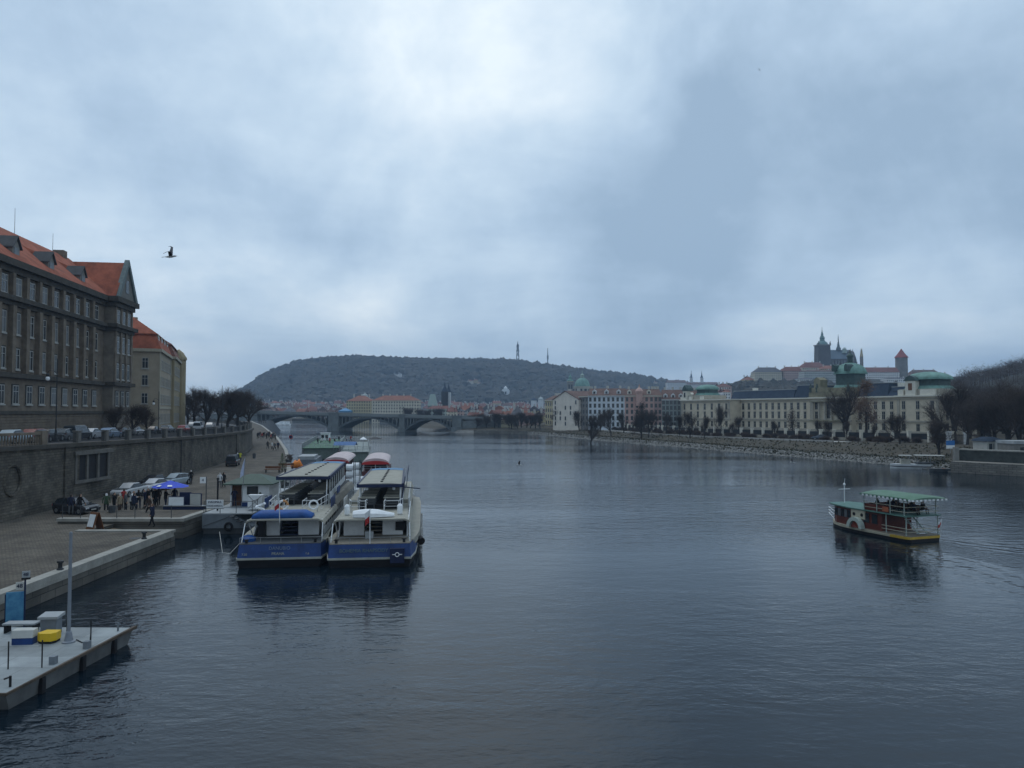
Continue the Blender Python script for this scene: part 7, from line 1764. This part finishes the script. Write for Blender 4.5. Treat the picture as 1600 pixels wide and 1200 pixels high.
# ---------------------------------------------------------------- woods as masses
def woods(name, label, pts, mt, sz, seed, flat=.75):
    r = random.Random(seed); m = MB()
    ico = [(0,0,-1),(.72,-.53,-.45),(-.28,-.85,-.45),(-.89,0,-.45),(-.28,.85,-.45),(.72,.53,-.45),(.28,-.85,.45),(-.72,-.53,.45),(-.72,.53,.45),(.28,.85,.45),(.89,0,.45),(0,0,1)]
    fc = [(0,1,2),(1,0,5),(0,2,3),(0,3,4),(0,4,5),(1,5,10),(2,1,6),(3,2,7),(4,3,8),(5,4,9),(1,10,6),(2,6,7),(3,7,8),(4,8,9),(5,9,10),(6,10,11),(7,6,11),(8,7,11),(9,8,11),(10,9,11)]
    for (x, y, z) in pts:
        s = sz*r.uniform(.55, 1.25); i0 = len(m.v); a = r.uniform(0, 6.28)
        for q in ico:
            k_ = r.uniform(.6, 1.3); m.v.append((x+s*k_*(q[0]*math.cos(a)-q[1]*math.sin(a)), y+s*k_*(q[0]*math.sin(a)+q[1]*math.cos(a)), z+s*(flat*k_*q[2]*1.25+.5)))
        for f_ in fc: m.f.append([i0+j for j in f_]); m.m.append(0)
    o = m.build(name, mt); return tag(o, label, 'woods', None, 'stuff')
WD = mat('winter_woods', (.014,.018,.014), .95, .5, .012, c2=(.085,.072,.055), det=12)
r_ = random.Random(31); pts = []
while len(pts) < 9500:
    p_ = r_.uniform(330, 1130); Y = 1560+760*r_.random()**.8; X = px(p_, Y)
    z = hgt(X, Y); yp_ = 643-(z-12)*F/Y
    if any(abs(p_-a_) < w_ and b_-3 < yp_ < b_+7 for a_, b_, w_ in ((618,587,14),(598,588,8),(735,597,16),(748,600,9),(452,571,5),(1024,598,10),(790,616,9))): continue
    if z > 26: pts.append((X, Y, z-1))
for p_ in range(385, 1100, 1):
    Y = 2250+r_.uniform(-20, 20); pts.append((px(p_+r_.random(), Y), Y, hgt(px(p_, Y), Y)+r_.uniform(-5, 4)))
woods('hill_woods', 'leafless woods covering the long hill behind the town', pts, WD, 11, 1)
pts = []
while len(pts) < 1500:
    p_ = r_.uniform(1090, 1500); Y = 800+240*r_.random(); X = px(p_, Y); z = hgt(X, Y)
    if z > 10 and (p_ < 1290 or r_.random() < .5) and zz(606 if p_ < 1300 else 612, Y) > z-2: pts.append((X, Y, z))
woods('castle_slope_woods', 'dark blue green woods on the slope below the castle', pts, WD, 6.5, 2)
pts = []
while len(pts) < 1500:
    p_ = r_.uniform(1478, 1900); Y = 335+230*r_.random(); X = px(p_, Y); pts.append((X, Y, hgt(X, Y)+.5))
def twigmass(name, label, pts, mt, sz, seed, n=26):
    r = random.Random(seed); m = MB()
    for (x, y, z) in pts:
        s = sz*r.uniform(.7, 1.2); m.tube((x, y, z-1), (x, y, z+s*.6), .22, .1, 3, cap=False)
        for k in range(n):
            th_ = r.uniform(0, 6.28); e_ = math.acos(r.uniform(-.1, 1)); d_ = Vector((math.sin(e_)*math.cos(th_), math.sin(e_)*math.sin(th_), math.cos(e_))); p = Vector((x, y, z+s*.45)); q = p+d_*s*r.uniform(.45, .75); sd_ = d_.orthogonal().normalized()*.09
            st = p.lerp(q, r.uniform(.1, .6)); m.face([st-sd_, st+sd_, q+Vector((r.gauss(0,.4), r.gauss(0,.4), r.gauss(0,.4)))])
            q2 = q+Vector((r.gauss(0,1), r.gauss(0,1), r.gauss(0,1)))*.9; m.face([q-sd_*1.5, q+sd_*1.5, q2]); q3 = st+Vector((r.gauss(0,1), r.gauss(0,1), abs(r.gauss(0,1))))*1.4; m.face([st-sd_, st+sd_, q3])
    return tag(m.build(name, mt), label, 'woods', None, 'stuff')
twigmass('park_woods', 'mass of bare dark trees on the hillside at the right edge', pts[:1100], TWIG, 9, 3)
pts = []
for p_ in range(400, 735, 2): Y = r_.uniform(840, 870); X = px(p_+r_.random()*2, Y); pts.append((X, Y, 3))
twigmass('far_bank_trees', 'low line of bare trees on the far river bank behind the bridge arches', pts, TWIG2, 9, 4, 30)
for i in range(16):
    p_ = 738+i*7+rv_.uniform(-2, 2); Y = tab([(738,425),(800,408),(850,400)], p_)+rv_.uniform(0, 14); X = px(p_, Y)
    tree(loc=(X, Y, max(.8, hgt(X, Y))-.2), sc_=rv_.uniform(.85, 1.25), rz=i, label='low bare brown tree at the water between the bridge end and the pale gabled house', group='low trees right of the bridge end', sxy=1.3, **T_MED[i % 3])
for i in range(9):
    p_ = 600+i*11+rv_.uniform(-3, 3); Y = 560+rv_.uniform(0, 60); X = px(p_, Y)
    if X > tab(XR, Y)+2: tree(loc=(X, Y, hgt(X, Y)), sc_=1.45, rz=i, label='tall bare tree rising behind the right half of the bridge', group='trees behind the bridge', sxy=1.3, **T_MED[i % 3])
for i in range(12):
    p_ = 835-i*.5+i*2; Y = 372+i*2.2; X = px(838-i*7, 378+i*2)
ribbon_pts = [(-21,411),(-2,399),(8,391)]
t = thing('river_wall', 'low pale retaining wall at the water right of the bridge', 'wall', (-21, 411, 0)); m = MB(); m.rings([[(x+21, y-411-.6, -.5), (x+21, y-411-.6, 1.9), (x+21, y-411+.4, 1.9), (x+21, y-411+.4, -.5)] for x, y in ribbon_pts]); m.build('stone_face', RUB, t)
for i, (x, lb) in enumerate(((424,'white river boat far behind the left abutment of the bridge'),(434,'small white boat right of the larger one behind the bridge'),(438,'tiny white boat, last of the row behind the bridge'))):
    d = 640; t = thing('distant_boat', lb, 'boat', (px(x, d), d+8*i, 0), 1.3); m = MB(); s_ = 1.0 if i == 0 else .45; m.rings([[(-w_*.8,y*s_,-.3),(-w_,y*s_,1.2),(w_,y*s_,1.2),(w_*.8,y*s_,-.3)] for y, w_ in ((-9,1.8),(5,1.8),(9,.2))]); m.build('hull', WHITE, t); MB().box(-1.4,-7*s_,1.2,1.4,3*s_,3.4).build('cabin', WHITE, t)
# ---------------------------------------------------------------- air
if HAZE > 0:
    hm = bpy.data.materials.new('haze_air'); hm.use_nodes = True; nt = hm.node_tree; N = nt.nodes; L = nt.links
    N.remove(N['Principled BSDF']); v = N.new('ShaderNodeVolumePrincipled'); v.inputs['Color'].default_value = (.47,.66,.9,1); v.inputs['Density'].default_value = HAZE; v.inputs['Anisotropy'].default_value = 0
    L.new(v.outputs[0], N['Material Output'].inputs['Volume'])
    m = MB(); m.box(-4700, -120, -3, 6200, 4400, 330); tag(m.build('haze', hm), kind='stuff')
# metric scale: the scene above is laid out at 1/0.88 of real size
S = .88
for o in bpy.data.objects:
    if o.parent is None:
        o.location = o.location*S
        if o.type in ('MESH', 'EMPTY', 'FONT'): o.scale = o.scale*S
